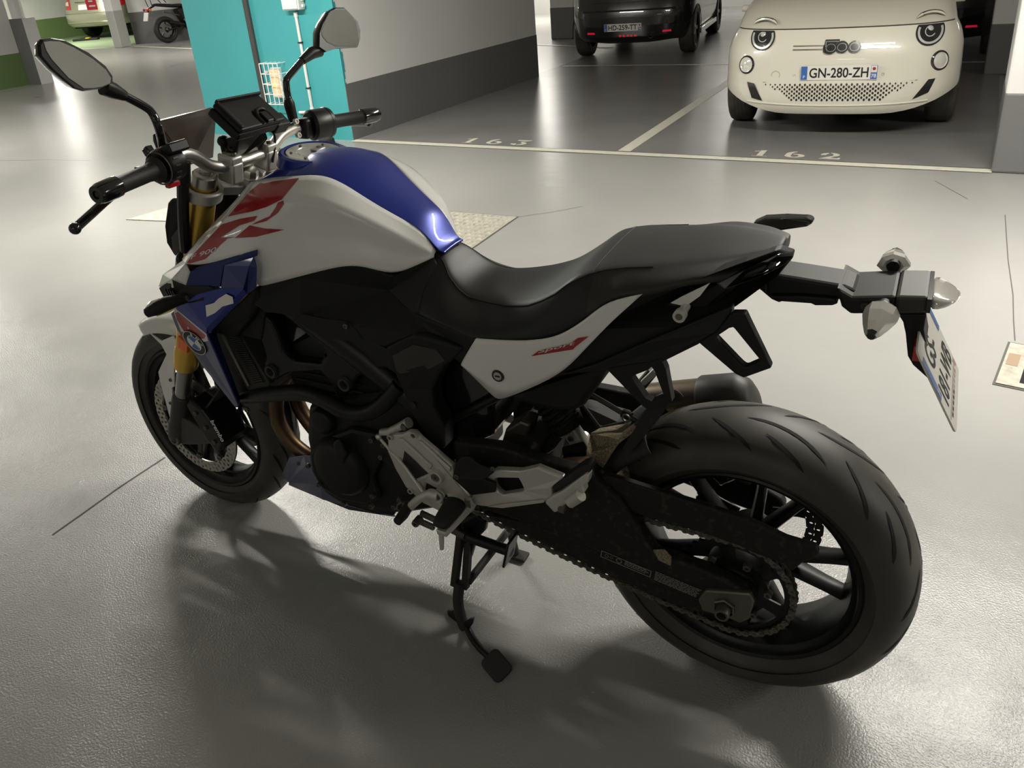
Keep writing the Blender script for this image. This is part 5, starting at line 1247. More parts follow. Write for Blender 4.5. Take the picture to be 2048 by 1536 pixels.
# display arm below and ignition lock
m = MB().prism([npt(.15, .85, -.03), npt(.75, .85, -.03), npt(.8, 1.05, -.05), npt(.75, 1.0, -.10), npt(.3, 1.0, -.11)], (.05, 0, -.01)); fpart(m, 'display_mount', M['satin_black'], bevel=.004, smooth=False)
lk_ = Vector((1.1539,0.045,1.0996)); m = MB(); m.lathe([(.0001, .002), (.010, .002), (.0115, 0), (.013, -.004), (.013, -.05)], lk_, (-.75, .15, .65), 20); KL = fpart(m, 'ignition_lock', M['satin_black'])
m = MB(); m.lathe([(.0001, .003), (.0092, .0028)], lk_, (-.75, .15, .65), 18); m.build('lock_face', M['silver'], KL, fix=False)
MB().box(lk_ + Vector((-.75, .15, .65)).normalized() * .0034, (.004, .010, .004), Matrix.Rotation(-.8, 3, 'Y')).build('key_slot', M['black_print'], KL)
m = MB(); m.tube(crv([(1.1534,-0.08,1.113),(1.1429,-0.08,1.104),(1.1362,-0.07,1.0807),(1.1345,-0.05,1.0442)], 6), .0028, 8); fpart(m, 'cable', M['cable'])
m = MB(); m.tube(crv([(1.1727,0.17,1.0773), (1.2085,0.16,1.0104), (1.2444,0.15,0.9336), (1.2706,0.14,0.8784)], 5), [.013] * 16, 10); fpart(m, 'brake_hose', M['satin_black'])
m = MB(); m.tube(crv([(1.291,0.09,0.6368),(1.3095,0.09,0.5327),(1.3262,0.1,0.475),(1.3581,0.11,0.4354),(1.4058,0.11,0.39)], 6), .004, 8); fpart(m, 'brake_hose', M['cable'])
# small smoked screen
g = [(1.2719,0.125,1.1744), (1.3231,-0.07,1.1632), (1.3184,-0.075,1.1478), (1.3162,-0.035,1.0505), (1.2818,0.06,1.0593), (1.3076,0.11,1.0861), (1.2794,0.13,1.1688)]
m = MB().prism([Vector(p) for p in g], (.004, 0, .001)).fixn(); fr(m.build('wind_screen', M['smoke'], BK, fix=False, smooth=False))
# headlamp
h0 = [(1.3336,0.095,0.9849), (1.3481,0.1,0.972), (1.375,0.105,0.9139), (1.3915,0.1,0.868), (1.3929,0.085,0.825), (1.3496,0.075,0.8536), (1.309,0.08,0.9323), (1.2975,0.09,0.9798)]
rows = []
cH = Vector((1.40, 0, .90))
for t, sc in ((1.0, 1.0), (.6, 1.06), (0, 1.1), (-.6, 1.06), (-1, 1.0)):
    rows.append([Vector((cH.x + (p[0] - cH.x) * sc + .035 * (1 - t * t), p[1] * t, p[2])) for p in h0])
m = MB().grid(rows, closed_u=True); n = len(h0); m.f.append(tuple(range(n))); m.m.append(0); k = len(m.v); m.f.append(tuple(range(k - n, k))); m.m.append(0)
HL = fr(m.fixn().build('headlamp', M['satin_black'], BK, fix=False, bevel=.006, smooth=False))
MB().prism([(1.3521,0.11,0.8911),(1.3114,0.11,0.9227),(1.2883,0.11,0.9445),(1.2864,0.11,0.936),(1.3214,0.11,0.8725),(1.3487,0.11,0.8451),(1.3604,0.11,0.8555)], (0, -.01, 0)).fixn().build('side_trim', M['grey_plastic'], HL, fix=False, bevel=.002, smooth=False)
m = MB(); m.lathe([(.0001, .014), (.04, .010), (.055, -.01)], (1.425, 0, .90), (1, 0, .1), 24); m.build('lens', M['clear'], HL)
# speckled warning strip under the indicator
MB().prism([(1.5246,0.1,0.6549),(1.4402,0.1,0.6834),(1.426,0.1,0.6968),(1.4205,0.1,0.6919),(1.4501,0.1,0.6719),(1.5074,0.1,0.6502)], (0, -.03, 0)).fixn().build('yellow_tag', M['yellow'], MG, smooth=False)

# ================================================================ frame, engine, exhaust
def plate2(name, pts, dy, mat, bevel=.004, parent=BK, both=True, **kw):
    m = MB().prism(pts, (0, dy, 0)).fixn(); o = m.build(name, mat, parent, fix=False, bevel=bevel, smooth=False, **kw)
    if both: m.flipped().build(name, mat, parent, bevel=bevel, smooth=False, **kw)
    return o
# tank side covers (large dull black panels between tank and engine)
SC1 = plate2('tank_side_cover', [(1.0264,0.186,0.8429),(1.0152,0.187,0.843),(0.9059,0.166,0.8705),(0.8017,0.15,0.9021),(0.7541,0.136,0.9013),(0.7057,0.11,0.8732),(0.7192,0.108,0.8398),(0.6892,0.122,0.8207),(0.6527,0.132,0.8081),(0.5681,0.15,0.7997),(0.4952,0.158,0.7872),(0.5158,0.158,0.754),(0.5351,0.158,0.7259),(0.5573,0.16,0.7409),(0.6002,0.162,0.7592),(0.6382,0.164,0.7741),(0.7107,0.166,0.7376),(0.747,0.168,0.7394),(0.8108,0.17,0.7391),(0.8744,0.172,0.7487),(0.9227,0.174,0.771),(0.971,0.178,0.7788),(1.0135,0.182,0.7792),(1.0396,0.186,0.7979)], -.05, M['plastic'])
m = MB().prism([Vector(p) for p in ([(1.1279,0.1,0.7759),(0.9737,0.1,0.821),(0.8253,0.1,0.863),(0.7109,0.1,0.8543),(0.6296,0.1,0.8259),(0.5556,0.1,0.758),(0.5465,0.1,0.7366),(0.5999,0.1,0.692),(0.7529,0.1,0.6888),(0.9465,0.1,0.6937),(1.1266,0.1,0.7043)])], (0, -.20, 0)).fixn(); m.build('airbox', M['plastic'], BK, fix=False, smooth=False, bevel=.01)
facet('cover_inset', [[(0.9378,0.1755,0.773),(0.9118,0.174,0.787),(0.8524,0.1725,0.7834),(0.7953,0.1705,0.7854),(0.7758,0.17,0.7684),(0.7615,0.169,0.7469),(0.8116,0.17,0.7354),(0.876,0.1725,0.7403),(0.9129,0.174,0.7544)]], M['plastic'], solid=.003)
bolt((0.7985,0.1725,0.7754), (0, 1, 0), .006, .004, M['dull_steel'], SC1, hexa=False)
# pivot cover of the frame
plate2('pivot_cover', [(0.7079,0.168,0.738),(0.6662,0.17,0.7634),(0.6313,0.171,0.781),(0.571,0.168,0.774),(0.5239,0.165,0.7651),(0.5502,0.164,0.7331),(0.5713,0.163,0.7184),(0.5987,0.16,0.6802),(0.6152,0.158,0.6496),(0.6191,0.156,0.6063),(0.6011,0.152,0.5595),(0.6125,0.148,0.494),(0.6315,0.15,0.4944),(0.6573,0.154,0.536),(0.6775,0.158,0.5783),(0.6883,0.162,0.6356),(0.6976,0.166,0.676),(0.7143,0.167,0.6854)], -.045, M['plastic'], bevel=.006)
facet('pivot_inset', [[(0.6919,0.17,0.722),(0.6346,0.1715,0.7582),(0.5831,0.168,0.754),(0.5673,0.165,0.7305),(0.6078,0.163,0.7034),(0.6833,0.166,0.6788),(0.6916,0.167,0.6849)]], M['grey_plastic'], solid=.002, bevel=.001)
m = MB(); m.lathe([(.0001, .001), (.008, .001)], (0.6663,0.161,0.6039), Y_, 14); m.build('hole', M['black_print'], BK, fix=False)
# frame: bridge beam with engine hanger loop
FRM = plate2('frame', [(1.0747,0.15,0.764),(1.0388,0.15,0.7417),(1.028,0.15,0.7155),(1.0216,0.15,0.6611),(0.9978,0.15,0.6432),(0.9155,0.15,0.6507),(0.8928,0.15,0.6752),(0.8982,0.15,0.6943),(0.9413,0.15,0.722),(0.9778,0.15,0.7485),(1.0028,0.15,0.7646),(0.944,0.15,0.7684),(0.8637,0.15,0.7541),(0.7362,0.15,0.7297),(0.7147,0.15,0.7216),(0.7094,0.15,0.6649),(0.7338,0.15,0.6724),(0.7756,0.15,0.6595),(0.814,0.15,0.6357),(0.8606,0.15,0.5786),(0.8883,0.15,0.5687),(0.8971,0.15,0.6064),(0.9209,0.15,0.6277),(1.0151,0.15,0.6056),(1.0788,0.15,0.5699),(1.1003,0.15,0.589),(1.0938,0.15,0.6229),(1.0823,0.15,0.641),(1.086,0.15,0.6827)], -.035, M['satin_black'], bevel=.007)
for q in ((1.0706,0.152,0.604), (0.8517,0.152,0.6128)):
    m = MB(); m.lathe([(.0001, -.004), (.009, -.004), (.011, .006), (.0155, .007), (.0175, .003), (.0175, -.02)], q, Y_, 22); m.build('engine_mount', M['grey_plastic'], FRM)
m = MB(); m.tube(crv([(1.0272,0.138,0.6287),(0.989,0.138,0.6305),(0.9509,0.138,0.635),(0.9195,0.138,0.6447),(0.9,0.138,0.6676)], 5), .007, 10); m.build('frame_lip', M['satin_black'], FRM)
m = MB(); m.tube([(0.6282,0.095,0.5313), (0.5052,0.105,0.6187), (0.4337,0.11,0.6709)], .010, 12); t = m.flipped(); m.build('subframe_tube', M['satin_black'], BK); t.build('subframe_tube', M['satin_black'], BK)
m = MB(); m.tube([(1.10, .0, .98), (1.17, 0, .82)], .04, 20); m.build('steering_head', M['satin_black'], BK)
for s in (1, -1):
    m = MB(); m.tube([(1.13, s * .03, .90), (1.05, s * .11, .84), (.93, s * .13, .76), (.80, s * .13, .68), (.68, s * .12, .58)], [.03, .032, .034, .034, .03], 12); m.build('frame_beam', M['satin_black'], BK)
# dark infill added so gaps behind the side cover and shock read as shade
MB().prism([(1.2463,0.155,0.68),(1.1745,0.155,0.7284),(1.0844,0.155,0.7973),(1.0548,0.155,0.8161),(1.0434,0.155,0.7622),(1.0778,0.155,0.684),(1.143,0.155,0.6862)], (0, -.31, 0)).fixn().build('front_infill', M['plastic'], BK, fix=False, bevel=.006, smooth=False)
MB().prism([(0.7321,0.092,0.6883),(0.5713,0.092,0.7166),(0.5344,0.092,0.6761),(0.4934,0.092,0.6184),(0.5129,0.092,0.6008),(0.5221,0.092,0.5119),(0.6311,0.092,0.4448),(0.7377,0.092,0.4932)], (0, -.185, 0)).fixn().build('inner_infill', M['gloss_black'], BK, fix=False, bevel=.012, smooth=False)
MB().prism([(1.1982,0.2,0.7022),(1.1393,0.2,0.7502),(1.0274,0.205,0.8321),(1.0028,0.198,0.8499),(1.0159,0.18,0.8082),(1.0738,0.175,0.7482),(1.1435,0.17,0.6884),(1.1818,0.188,0.7016)], (0, -.03, 0)).fixn().build('side_infill', M['plastic'], BK, fix=False, bevel=.004, smooth=False)
MB().prism([(1.2664,0.145,0.6663),(1.2125,0.145,0.6926),(1.1497,0.145,0.5231),(1.2178,0.145,0.4855)], (0, -.02, 0)).fixn().build('radiator_infill', M['plastic'], BK, fix=False, smooth=False)
# radiator with pale edge strip
RAD = MB().prism([(1.2395,0.15,0.6908),(1.2136,0.15,0.6989),(1.1506,0.15,0.6878),(1.0883,0.15,0.5639),(1.1021,0.15,0.5374),(1.1657,0.15,0.5198)], (0, -.30, 0)).fixn().build('radiator', M['radiator'], BK, fix=False, bevel=.003, smooth=False)
m = MB(); m.tube([(1.2048,0.155,0.7),(1.1936,0.155,0.6536),(1.1741,0.155,0.5956),(1.1573,0.155,0.5486)], .0035, 8); m.build('edge_strip', M['fin'], RAD)
m = MB()
for i in range(26):
    t = i / 25; a = Vector((1.188,0.152,0.696)).lerp(Vector((1.1396,0.152,0.5575)), t); b = Vector((1.1499,0.152,0.6942)).lerp(Vector((1.1038,0.152,0.5702)), t)
    m.prism([a, b, b + Vector((0, 0, -.003)), a + Vector((0, 0, -.003))], (0, .003, 0))
m.build('fins', M['radiator'], RAD, kind='stuff', smooth=False)
# coolant pipe sweeping under the frame
m = MB(); m.tube(crv([(1.2134,0.13,0.4923),(1.1317,0.15,0.5241),(1.0346,0.16,0.5559),(0.9654,0.165,0.5733),(0.9054,0.168,0.5691),(0.8524,0.168,0.5517),(0.7981,0.165,0.5567),(0.753,0.155,0.5839),(0.7089,0.14,0.6323)], 5), .019, 14); m.build('coolant_pipe', M['satin_black'], BK)
bolt((1.1885,0.15,0.4715), (0, 1, 0), .008, .006, M['dull_steel'], BK)
# engine: crankcase, cylinder block, covers
ENG = MB().prism([(1.003,0.135,0.5119),(0.954,0.135,0.5391),(0.8598,0.135,0.5699),(0.7152,0.135,0.6156),(0.6628,0.135,0.538),(0.6117,0.135,0.4458),(0.6152,0.135,0.3698),(0.6568,0.135,0.3078),(0.7769,0.135,0.2527),(0.8691,0.135,0.233),(0.9634,0.135,0.2257),(1.0217,0.135,0.2507),(1.0349,0.135,0.3168),(1.0319,0.135,0.4076)], (0, -.26, 0)).fixn().build('engine', M['engine'], BK, fix=False, bevel=.02, seg=3, smooth=False)
MB().prism([(1.062,0.12,0.6449),(0.9239,0.12,0.72),(0.7613,0.12,0.71),(0.7228,0.12,0.6306),(0.7906,0.12,0.5521),(0.9743,0.12,0.5049),(1.0469,0.12,0.5244)], (0, -.24, 0)).fixn().build('cylinder_block', M['engine'], ENG, fix=False, bevel=.012, smooth=False)
def cover(name, u, h, rr, th, parent=ENG, mat=M['engine'], n=36):
    m = MB(); m.lathe([(.0001, th), (rr * .55, th), (rr * .80, th * .93), (rr * .93, th * .72), (rr, th * .35), (rr, 0), (rr * 1.05, 0), (rr * 1.05, -.012), (.0001, -.012)], u, Y_, n); return m.build(name, mat, parent, angle=50)
c = Vector((0.9084,0.14,0.3768)); AC = cover('alternator_cover', c, 0, .078, .042)
cover('starter_cover', Vector((0.9501,0.136,0.488)), 0, .034, .022)
cover('sprocket_cover', Vector((0.7422,0.136,0.4528)), 0, .060, .018)
MB().prism([(1.0131,0.152,0.3869),(0.9644,0.152,0.4355),(0.8634,0.152,0.4907),(0.7783,0.152,0.495),(0.773,0.152,0.4488),(0.8254,0.152,0.3573),(0.8141,0.152,0.3021),(0.8646,0.152,0.2689),(0.9424,0.152,0.2605),(1.0008,0.152,0.2803),(1.0185,0.152,0.3257)], (0, -.02, 0)).fixn().build('side_case', M['engine'], ENG, fix=False, bevel=.010, smooth=False)
m = MB(); m.prism([(0.8936,0.172,0.4661),(0.8757,0.172,0.4815),(0.8586,0.172,0.4402),(0.8772,0.172,0.4073),(0.8988,0.172,0.4157)], (0, .012, 0)); m.fixn().build('case_rib', M['engine'], ENG, fix=False, bevel=.005)
for q in [(0.8004,0.154,0.48),(0.7818,0.154,0.4382),(0.7683,0.154,0.4745),(0.8293,0.154,0.3138),(0.7501,0.154,0.3257),(0.736,0.154,0.3184),(0.7701,0.154,0.2993),(0.8384,0.154,0.2814),(0.9253,0.154,0.2611),(0.9948,0.154,0.2988),(1.0173,0.154,0.35)]:
    bolt(q, (0, 1, 0), .0065, .008, M['dull_steel'], ENG, hexa=False)
for i in range(4):
    z = .62 - .022 * i; MB().box((.93, 0, z), (.20, .25, .006)).build('cooling_rib', M['engine'], ENG, bevel=.002)
# exhaust headers and collector
for y, dx in ((.055, 0), (-.035, .01)):
    m = MB(); m.tube(crv([(1.08, y, .56), (1.14, y, .52), (1.185 + dx, y, .45), (1.20 + dx, y, .37), (1.165, y * .9, .30), (1.09, y * .7, .255), (.95, y * .5, .235)], 6), .0205, 16); m.build('exhaust_header', M['bronze'], BK)
m = MB(); m.tube(crv([(.95, 0, .235), (.75, -.06, .225), (.55, -.13, .25), (.40, -.17, .36), (.30, -.195, .46)], 6), .030, 14); m.build('exhaust_link', M['bronze'], BK)
m = MB(); rows = []
a, b_ = Vector((.345, -.200, .445)), Vector((.035, -.200, .535)); d_ = (b_ - a).normalized(); Mx = orient(d_, (0, 0, 1)); L_ = (b_ - a).length
for t, r in ((0, .03), (.08, .050), (.25, .058), (.66, .060)):
    rows.append([a + d_ * L_ * t + Mx @ Vector((r * .88 * cos(q), r * sin(q), 0)) for q in [2 * pi * k / 20 for k in range(20)]])
m.grid(rows, closed_u=True); k = len(m.v); m.f += [tuple(range(20)), tuple(range(k - 20, k))]; m.m += [0, 0]
MUF = m.fixn().build('silencer', M['muffler'], BK, fix=False, angle=50)
m = MB(); rows = []
for t, r, sh in ((.64, .0625, 0), (.66, .066, 0), (.90, .066, 0), (.97, .056, -.006), (1.0, .042, -.012)):
    rows.append([a + d_ * L_ * t + Mx @ Vector((r * .88 * cos(q), r * sin(q) + sh, 0)) for q in [2 * pi * k / 20 for k in range(20)]])
m.grid(rows, closed_u=True); k = len(m.v); m.f += [tuple(range(k - 20, k))]; m.m += [0]
m.fixn().build('end_cap', M['grey_plastic'], MUF, fix=False, angle=40)
bolt((0.1387,-0.185,0.5595), (.2, .3, 1), .006, .004, M['dull_steel'], MUF, hexa=False)
# belly pan
BP, _ = facet('belly_pan', [[(1.1591,0.085,0.2873),(1.0748,0.11,0.3333),(1.0668,0.118,0.3116),(1.0232,0.128,0.2686),(1.0417,0.112,0.2036),(1.1949,0.075,0.1891)], [(1.0748,0.11,0.3333),(1.0174,0.132,0.3567),(1.0232,0.128,0.2686),(1.0668,0.118,0.3116)], [(1.1591,0.085,0.2873),(1.1949,0.075,0.1891),(1.2337,0.06,0.191)], [(1.0232,0.128,0.2686),(0.9641,0.13,0.2405),(0.9514,0.118,0.2179),(1.0417,0.112,0.2036)]], M['slate_blue'], solid=.004)
facet('belly_pan_lower', [[(1.1949,0.075,0.1891),(1.0417,0.112,0.2036),(0.9514,0.118,0.2179),(0.864,0.11,0.2113),(0.8269,0.1,0.2126),(0.8583,0.06,0.1651),(1.0324,0.04,0.1183),(1.261,0.02,0.1216)]], M['plastic'], solid=.004)
bolt((1.1121,0.1,0.2916), (0, 1, 0), .005, .003, M['dull_steel'], BP, hexa=False)

# ================================================================ rear suspension, hugger
m = MB(); sa, sb = Vector((.44, 0, .60)), Vector((0.3601,0,0.4787)); sd = (sb - sa).normalized()
m.tube([sa, sa.lerp(sb, .45)], .032, 18); SH = m.build('shock_absorber', M['satin_black'], BK)
m = MB(); pts = []
for i in range(81):
    t = i / 80; q = orient(sd); pts.append(sa.lerp(sb, .02 + .62 * t) + q @ Vector((.036 * cos(t * 2 * pi * 6), .036 * sin(t * 2 * pi * 6), 0)))
m.tube(pts, .0055, 8); m.build('coil_spring', M['dirt'], SH)
m = MB(); m.tube([sa.lerp(sb, .55), sa.lerp(sb, .72)], [.040, .036], 18); m.build('spring_seat', M['dirt'], SH)
MB().box(sa.lerp(sb, .86), (.030, .036, .085), orient(sd)).build('clevis', M['cast'], SH, bevel=.006, seg=3)
m = MB(); m.tube([sb + Vector((0, -.022, 0)), sb + Vector((0, .022, 0))], .017, 18); m.build('eye', M['cast'], SH)
bolt(sa.lerp(sb, .84) + Vector((0, .019, 0)), (0, 1, 0), .006, .004, M['dull_steel'], SH, hexa=False)
# hugger: shelf in front plus skirt along the tyre
HUG = MB().prism([(0.2938,0.12,0.5531), (0.3031,0.07,0.5597), (0.3021,0.03,0.5489), (0.2509,-0.02,0.5466), (0.1965,0.02,0.6077), (0.1847,0.085,0.6322), (0.2322,0.1,0.5824), (0.262,0.115,0.5318)], (0, 0, -.010)).fixn().build('rear_hugger', M['sand'], BK, fix=False, bevel=.002, smooth=False)
rows = []
for a in [radians(x) for x in (33, 39, 46, 54, 64, 75, 86, 96)]:
    R_ = .335; c_, s_ = cos(a), sin(a)
    e = .105 - .012 * (a > radians(84))
    rows.append([Vector((r * s_, y, .316 + r * c_)) for y, r in ((e + .003, R_ - .030), (e, R_ - .012), (e * .82, R_ + .006), (e * .4, R_ + .014), (0, R_ + .015), (-e * .4, R_ + .014), (-e * .82, R_ + .006), (-e, R_ - .012), (-e - .003, R_ - .030))])
# front angles: measured from the top towards the front of the bike
m = MB().grid(rows); m.fixn().build('skirt', M['dusty_black'], HUG, fix=False, sub=1, solid=.004, off=0)
MB().prism([(0.2172,0.05,0.5947),(0.1763,0.08,0.6666),(0.1283,0.112,0.6983),(0.1475,0.11,0.6596),(0.2029,0.115,0.5708),(0.2277,0.1,0.5602)], (0, -.01, 0)).fixn().build('skirt_side', M['dusty_black'], HUG, fix=False, bevel=.002, smooth=False)
MB().prism([(0.3459,0.02,0.6012), (0.3537,-0.05,0.5605), (0.2723,-0.08,0.5323), (0.2565,0,0.5578), (0.2999,0.03,0.5495)], (0, 0, -.01)).fixn().build('inner_guard', M['dusty_black'], BK, fix=False, bevel=.002, smooth=False)
m = MB(); m.tube(crv([(0.323,0.02,0.6205),(0.2856,0.02,0.6046),(0.2508,0.02,0.5885),(0.2191,0.03,0.5853)], 4), .0055, 8); BHS = m.build('brake_line', M['cable'], BK)
m = MB(); m.tube([(0.2539,0.02,0.5913),(0.2354,0.022,0.586)], .010, 12); m.build('fitting', M['dirt'], BHS)
m = MB(); m.lathe([(.006, -.002), (.009, -.002), (.009, .002), (.006, .002)], (0.2356,0.05,0.601), Y_, 14, closed=True); m.build('eyelet', M['dull_steel'], BHS)
m = MB(); m.tube([(0.3707,0.06,0.4903), (0.338,0.03,0.4874)], [.012, .016], 12); m.build('linkage', M['dirt'], SW)
m = MB(); m.prism([(0.5024,0.07,0.5218),(0.4636,0.07,0.5537),(0.4405,0.07,0.5491),(0.4532,0.07,0.5081),(0.4152,0.07,0.4984),(0.3863,0.07,0.4994),(0.4108,0.07,0.4777),(0.5192,0.07,0.4747)], (0, -.05, 0)); m.fixn().build('shock_mount', M['dull_steel'], BK, fix=False, bevel=.006, smooth=False)
m = MB(); m.tube([(0.2875,-0.17,0.53),(0.2523,-0.17,0.5835)], [.013, .012], 10); PPR = m.build('passenger_peg', M['rubber'], BK)
MB().box((0.2559,-0.16,0.5756), (.05, .02, .014), Matrix.Rotation(.9, 3, 'Y')).build('peg_core', M['cast'], PPR, bevel=.003)

# ================================================================ silver footrest plate, pegs, gear lever
HP, _ = slabp('footrest_plate', [(0.7379,0.176,0.5151),(0.7194,0.178,0.5261),(0.6929,0.18,0.5358),(0.6761,0.181,0.5475),(0.6578,0.181,0.5507),(0.646,0.181,0.5371),(0.6089,0.182,0.5127),(0.5711,0.183,0.4875),(0.5702,0.184,0.4614),(0.5363,0.188,0.431),(0.5198,0.192,0.4075),(0.5325,0.192,0.3823),(0.5649,0.19,0.3787),(0.5828,0.188,0.3947),(0.6019,0.186,0.4116),(0.6489,0.184,0.4221),(0.6598,0.184,0.3932),(0.6248,0.186,0.3846),(0.5976,0.186,0.3683),(0.6189,0.186,0.3534),(0.6621,0.184,0.3608),(0.708,0.18,0.3899),(0.7312,0.177,0.432),(0.7439,0.176,0.4712)], -.014, M['cast'], both=True)
def shape_on(name, pts, mat, h=.003, parent=HP, bevel=.001): return MB().prism(pts, (0, h, 0)).fixn().build(name, mat, parent, fix=False, bevel=bevel, smooth=False)
shape_on('window', [(0.6932,0.1806,0.4927),(0.6359,0.1836,0.4508),(0.6703,0.1825,0.4243),(0.7045,0.18,0.4589)], M['black_print'], .0008, bevel=0)
shape_on('window', [(0.6031,0.1885,0.3916),(0.5748,0.19,0.3986),(0.5783,0.19,0.3719),(0.6016,0.188,0.3768)], M['black_print'], .0008, bevel=0)
shape_on('rib', [(0.7008,0.179,0.5236),(0.6922,0.179,0.5282),(0.621,0.183,0.4767),(0.6279,0.183,0.4644)], M['cast'], .006, bevel=.002)
shape_on('rib', [(0.6493,0.181,0.5324),(0.6414,0.181,0.5344),(0.5727,0.183,0.4845),(0.5759,0.184,0.4741)], M['cast'], .006, bevel=.002)
shape_on('rib', [(0.7409,0.176,0.48),(0.7362,0.176,0.4838),(0.6541,0.183,0.409),(0.6586,0.183,0.3969)], M['cast'], .005, bevel=.002)
shape_on('rib', [(0.673,0.182,0.4259),(0.6291,0.183,0.4562),(0.6242,0.184,0.4503),(0.671,0.183,0.4177)], M['cast'], .005, bevel=.002)
def boss(p, r, h, mat=M['cast'], parent=HP, ins=M['dull_steel']):
    m = MB(); m.lathe([(.0001, h * .6), (r * .62, h * .6), (r * .66, h), (r * .95, h), (r, h * .85), (r * 1.05, 0)], p, Y_, 26); o = m.build('boss', mat, parent)
    m = MB(); m.lathe([(.0001, h * .9), (r * .36, h * .9), (r * .52, h * .85), (r * .58, h * .6)], p, Y_, 18); m.build('bolt', ins, o)
    m = MB(); m.lathe([(.0001, h * .93), (r * .2, h * .93)], p, Y_, 6); m.build('socket', M['black_print'], o, fix=False)
boss((0.6111,0.184,0.454), .0165, .012); boss((0.6573,0.181,0.5457), .009, .008); boss((0.6924,0.182,0.3877), .007, .005); boss((0.7273,0.178,0.519), .007, .005)
m = MB(); m.tube([(0.6113,0.186,0.4075), (0.6029,0.204,0.4154)], .0125, 18); m.build('lever_pivot', M['cast'], HP); boss((0.6036,0.205,0.4146), .0125, .004)
m = MB(); m.lathe([(.0001, .006), (.007, .006), (.009, 0)], (0.6863,0.17,0.4661), Y_, 6); m.build('nut', M['dull_steel'], HP)
# rear outrigger with passenger peg
OUT = MB().ringprism([(0.4792,0.198,0.498),(0.4599,0.198,0.5182),(0.3995,0.202,0.5345),(0.358,0.206,0.5581),(0.3025,0.21,0.5512),(0.3293,0.212,0.5215),(0.3285,0.212,0.5015),(0.347,0.212,0.4802),(0.4436,0.206,0.4331),(0.5026,0.198,0.4134),(0.5345,0.194,0.4072),(0.5228,0.194,0.4343)], [(0.4603,0.199,0.4978),(0.4508,0.199,0.5017),(0.4044,0.202,0.5157),(0.3991,0.203,0.507),(0.3956,0.203,0.497),(0.395,0.203,0.491),(0.3963,0.203,0.4882),(0.401,0.203,0.4844),(0.4444,0.203,0.4641),(0.4533,0.201,0.4663),(0.4627,0.199,0.4747),(0.4637,0.199,0.4869)], (0, -.016, 0)).fixn().build('outrigger', M['cast'], BK, fix=False, bevel=.004, smooth=False)
MB().prism([(0.4502,0.207,0.4427),(0.3436,0.213,0.4917),(0.3463,0.213,0.4837),(0.444,0.207,0.4357),(0.4852,0.2,0.4215)], (0, .003, 0)).fixn().build('rib', M['cast'], OUT, fix=False, bevel=.001, smooth=False)
HG = MB().prism([(0.5376,0.188,0.5283),(0.5179,0.19,0.5354),(0.4902,0.194,0.5232),(0.4558,0.198,0.5255),(0.4584,0.199,0.5169),(0.4777,0.201,0.4969),(0.4539,0.203,0.4951),(0.4562,0.203,0.472),(0.5197,0.196,0.4406),(0.5674,0.188,0.4651),(0.557,0.187,0.503)], (0, .008, 0)).fixn().build('heel_guard', M['plastic'], BK, fix=False, bevel=.003, smooth=False)
bolt((0.5534,0.197,0.4754), (0, 1, 0), .006, .003, M['dull_steel'], HG, hexa=False); bolt((0.4574,0.207,0.5289), (0, 1, 0), .005, .003, M['dull_steel'], HG, hexa=False)
# passenger peg folded up
pa, pb_ = Vector((0.3267,0.218,0.4886)), Vector((0.2466,0.222,0.5889)); dP = (pb_ - pa).normalized()
PEG = MB().prism([(0.3417,0.222,0.4895),(0.3234,0.222,0.5105),(0.3038,0.222,0.5269),(0.2528,0.222,0.5816),(0.2449,0.222,0.5827),(0.2478,0.222,0.5616),(0.2569,0.222,0.5544),(0.2556,0.222,0.5399),(0.2762,0.222,0.5093),(0.2993,0.222,0.4975),(0.3042,0.222,0.4841),(0.3218,0.222,0.4701)], (0, -.022, 0)).fixn().build('passenger_peg', M['cast'], BK, fix=False, bevel=.005, seg=3, smooth=False)
m = MB(); m.prism([(0.3272,0.214,0.5236),(0.2656,0.214,0.5893),(0.2514,0.214,0.5976),(0.2448,0.214,0.5927),(0.2462,0.214,0.5811),(0.2564,0.214,0.5738),(0.3229,0.214,0.5106)], (0, -.03, 0)); m.fixn().build('peg_rubber', M['rubber'], PEG, fix=False, bevel=.005, seg=3, smooth=False)
m = MB(); m.tube([(0.2849,0.225,0.5113), (0.2611,0.226,0.5354)], .012, 12); m.build('peg_weight', M['cast'], PEG)
MB().box((0.3036,0.223,0.4874), (.012, .012, .010)).build('hinge_pin', M['dull_steel'], PEG)
# rider peg
q0, q1 = Vector((0.5459,0.215,0.4223)), Vector((0.5476,0.292,0.4122)); dP = (q1 - q0)
RP = MB(); Mx = orient(dP, (0, 0, 1)); rows = []
for t, w, h in ((0, .020, .014), (.1, .026, .015), (.5, .024, .014), (.9, .020, .012), (1, .014, .008)):
    rows.append([q0 + dP * t + Mx @ Vector((w * a, h * b + .006, 0)) for a, b in ((1, -.2), (.9, .8), (.4, 1), (-.4, 1), (-.9, .8), (-1, -.2), (-.8, -.5), (.8, -.5))])
RP.grid(rows, closed_u=True); RP.f += [tuple(range(8)), tuple(range(32, 40))]; RP.m += [0, 0]
RPO = RP.fixn().build('rider_peg', M['rubber'], BK, fix=False, sub=1)
m = MB(); rows = []
for t, w, h in ((-.08, .024, .014), (.1, .022, .013), (.6, .017, .011), (1.02, .012, .009)):
    rows.append([q0 + dP * t + Mx @ Vector((w * a + .004, h * b - .008, 0)) for a, b in ((1, -.8), (1, .6), (-1, .6), (-1, -.8))])
m.grid(rows, closed_u=True); m.f += [(0, 1, 2, 3), (12, 13, 14, 15)]; m.m += [0, 0]; m.fixn().build('peg_core', M['cast'], RPO, fix=False, bevel=.003)
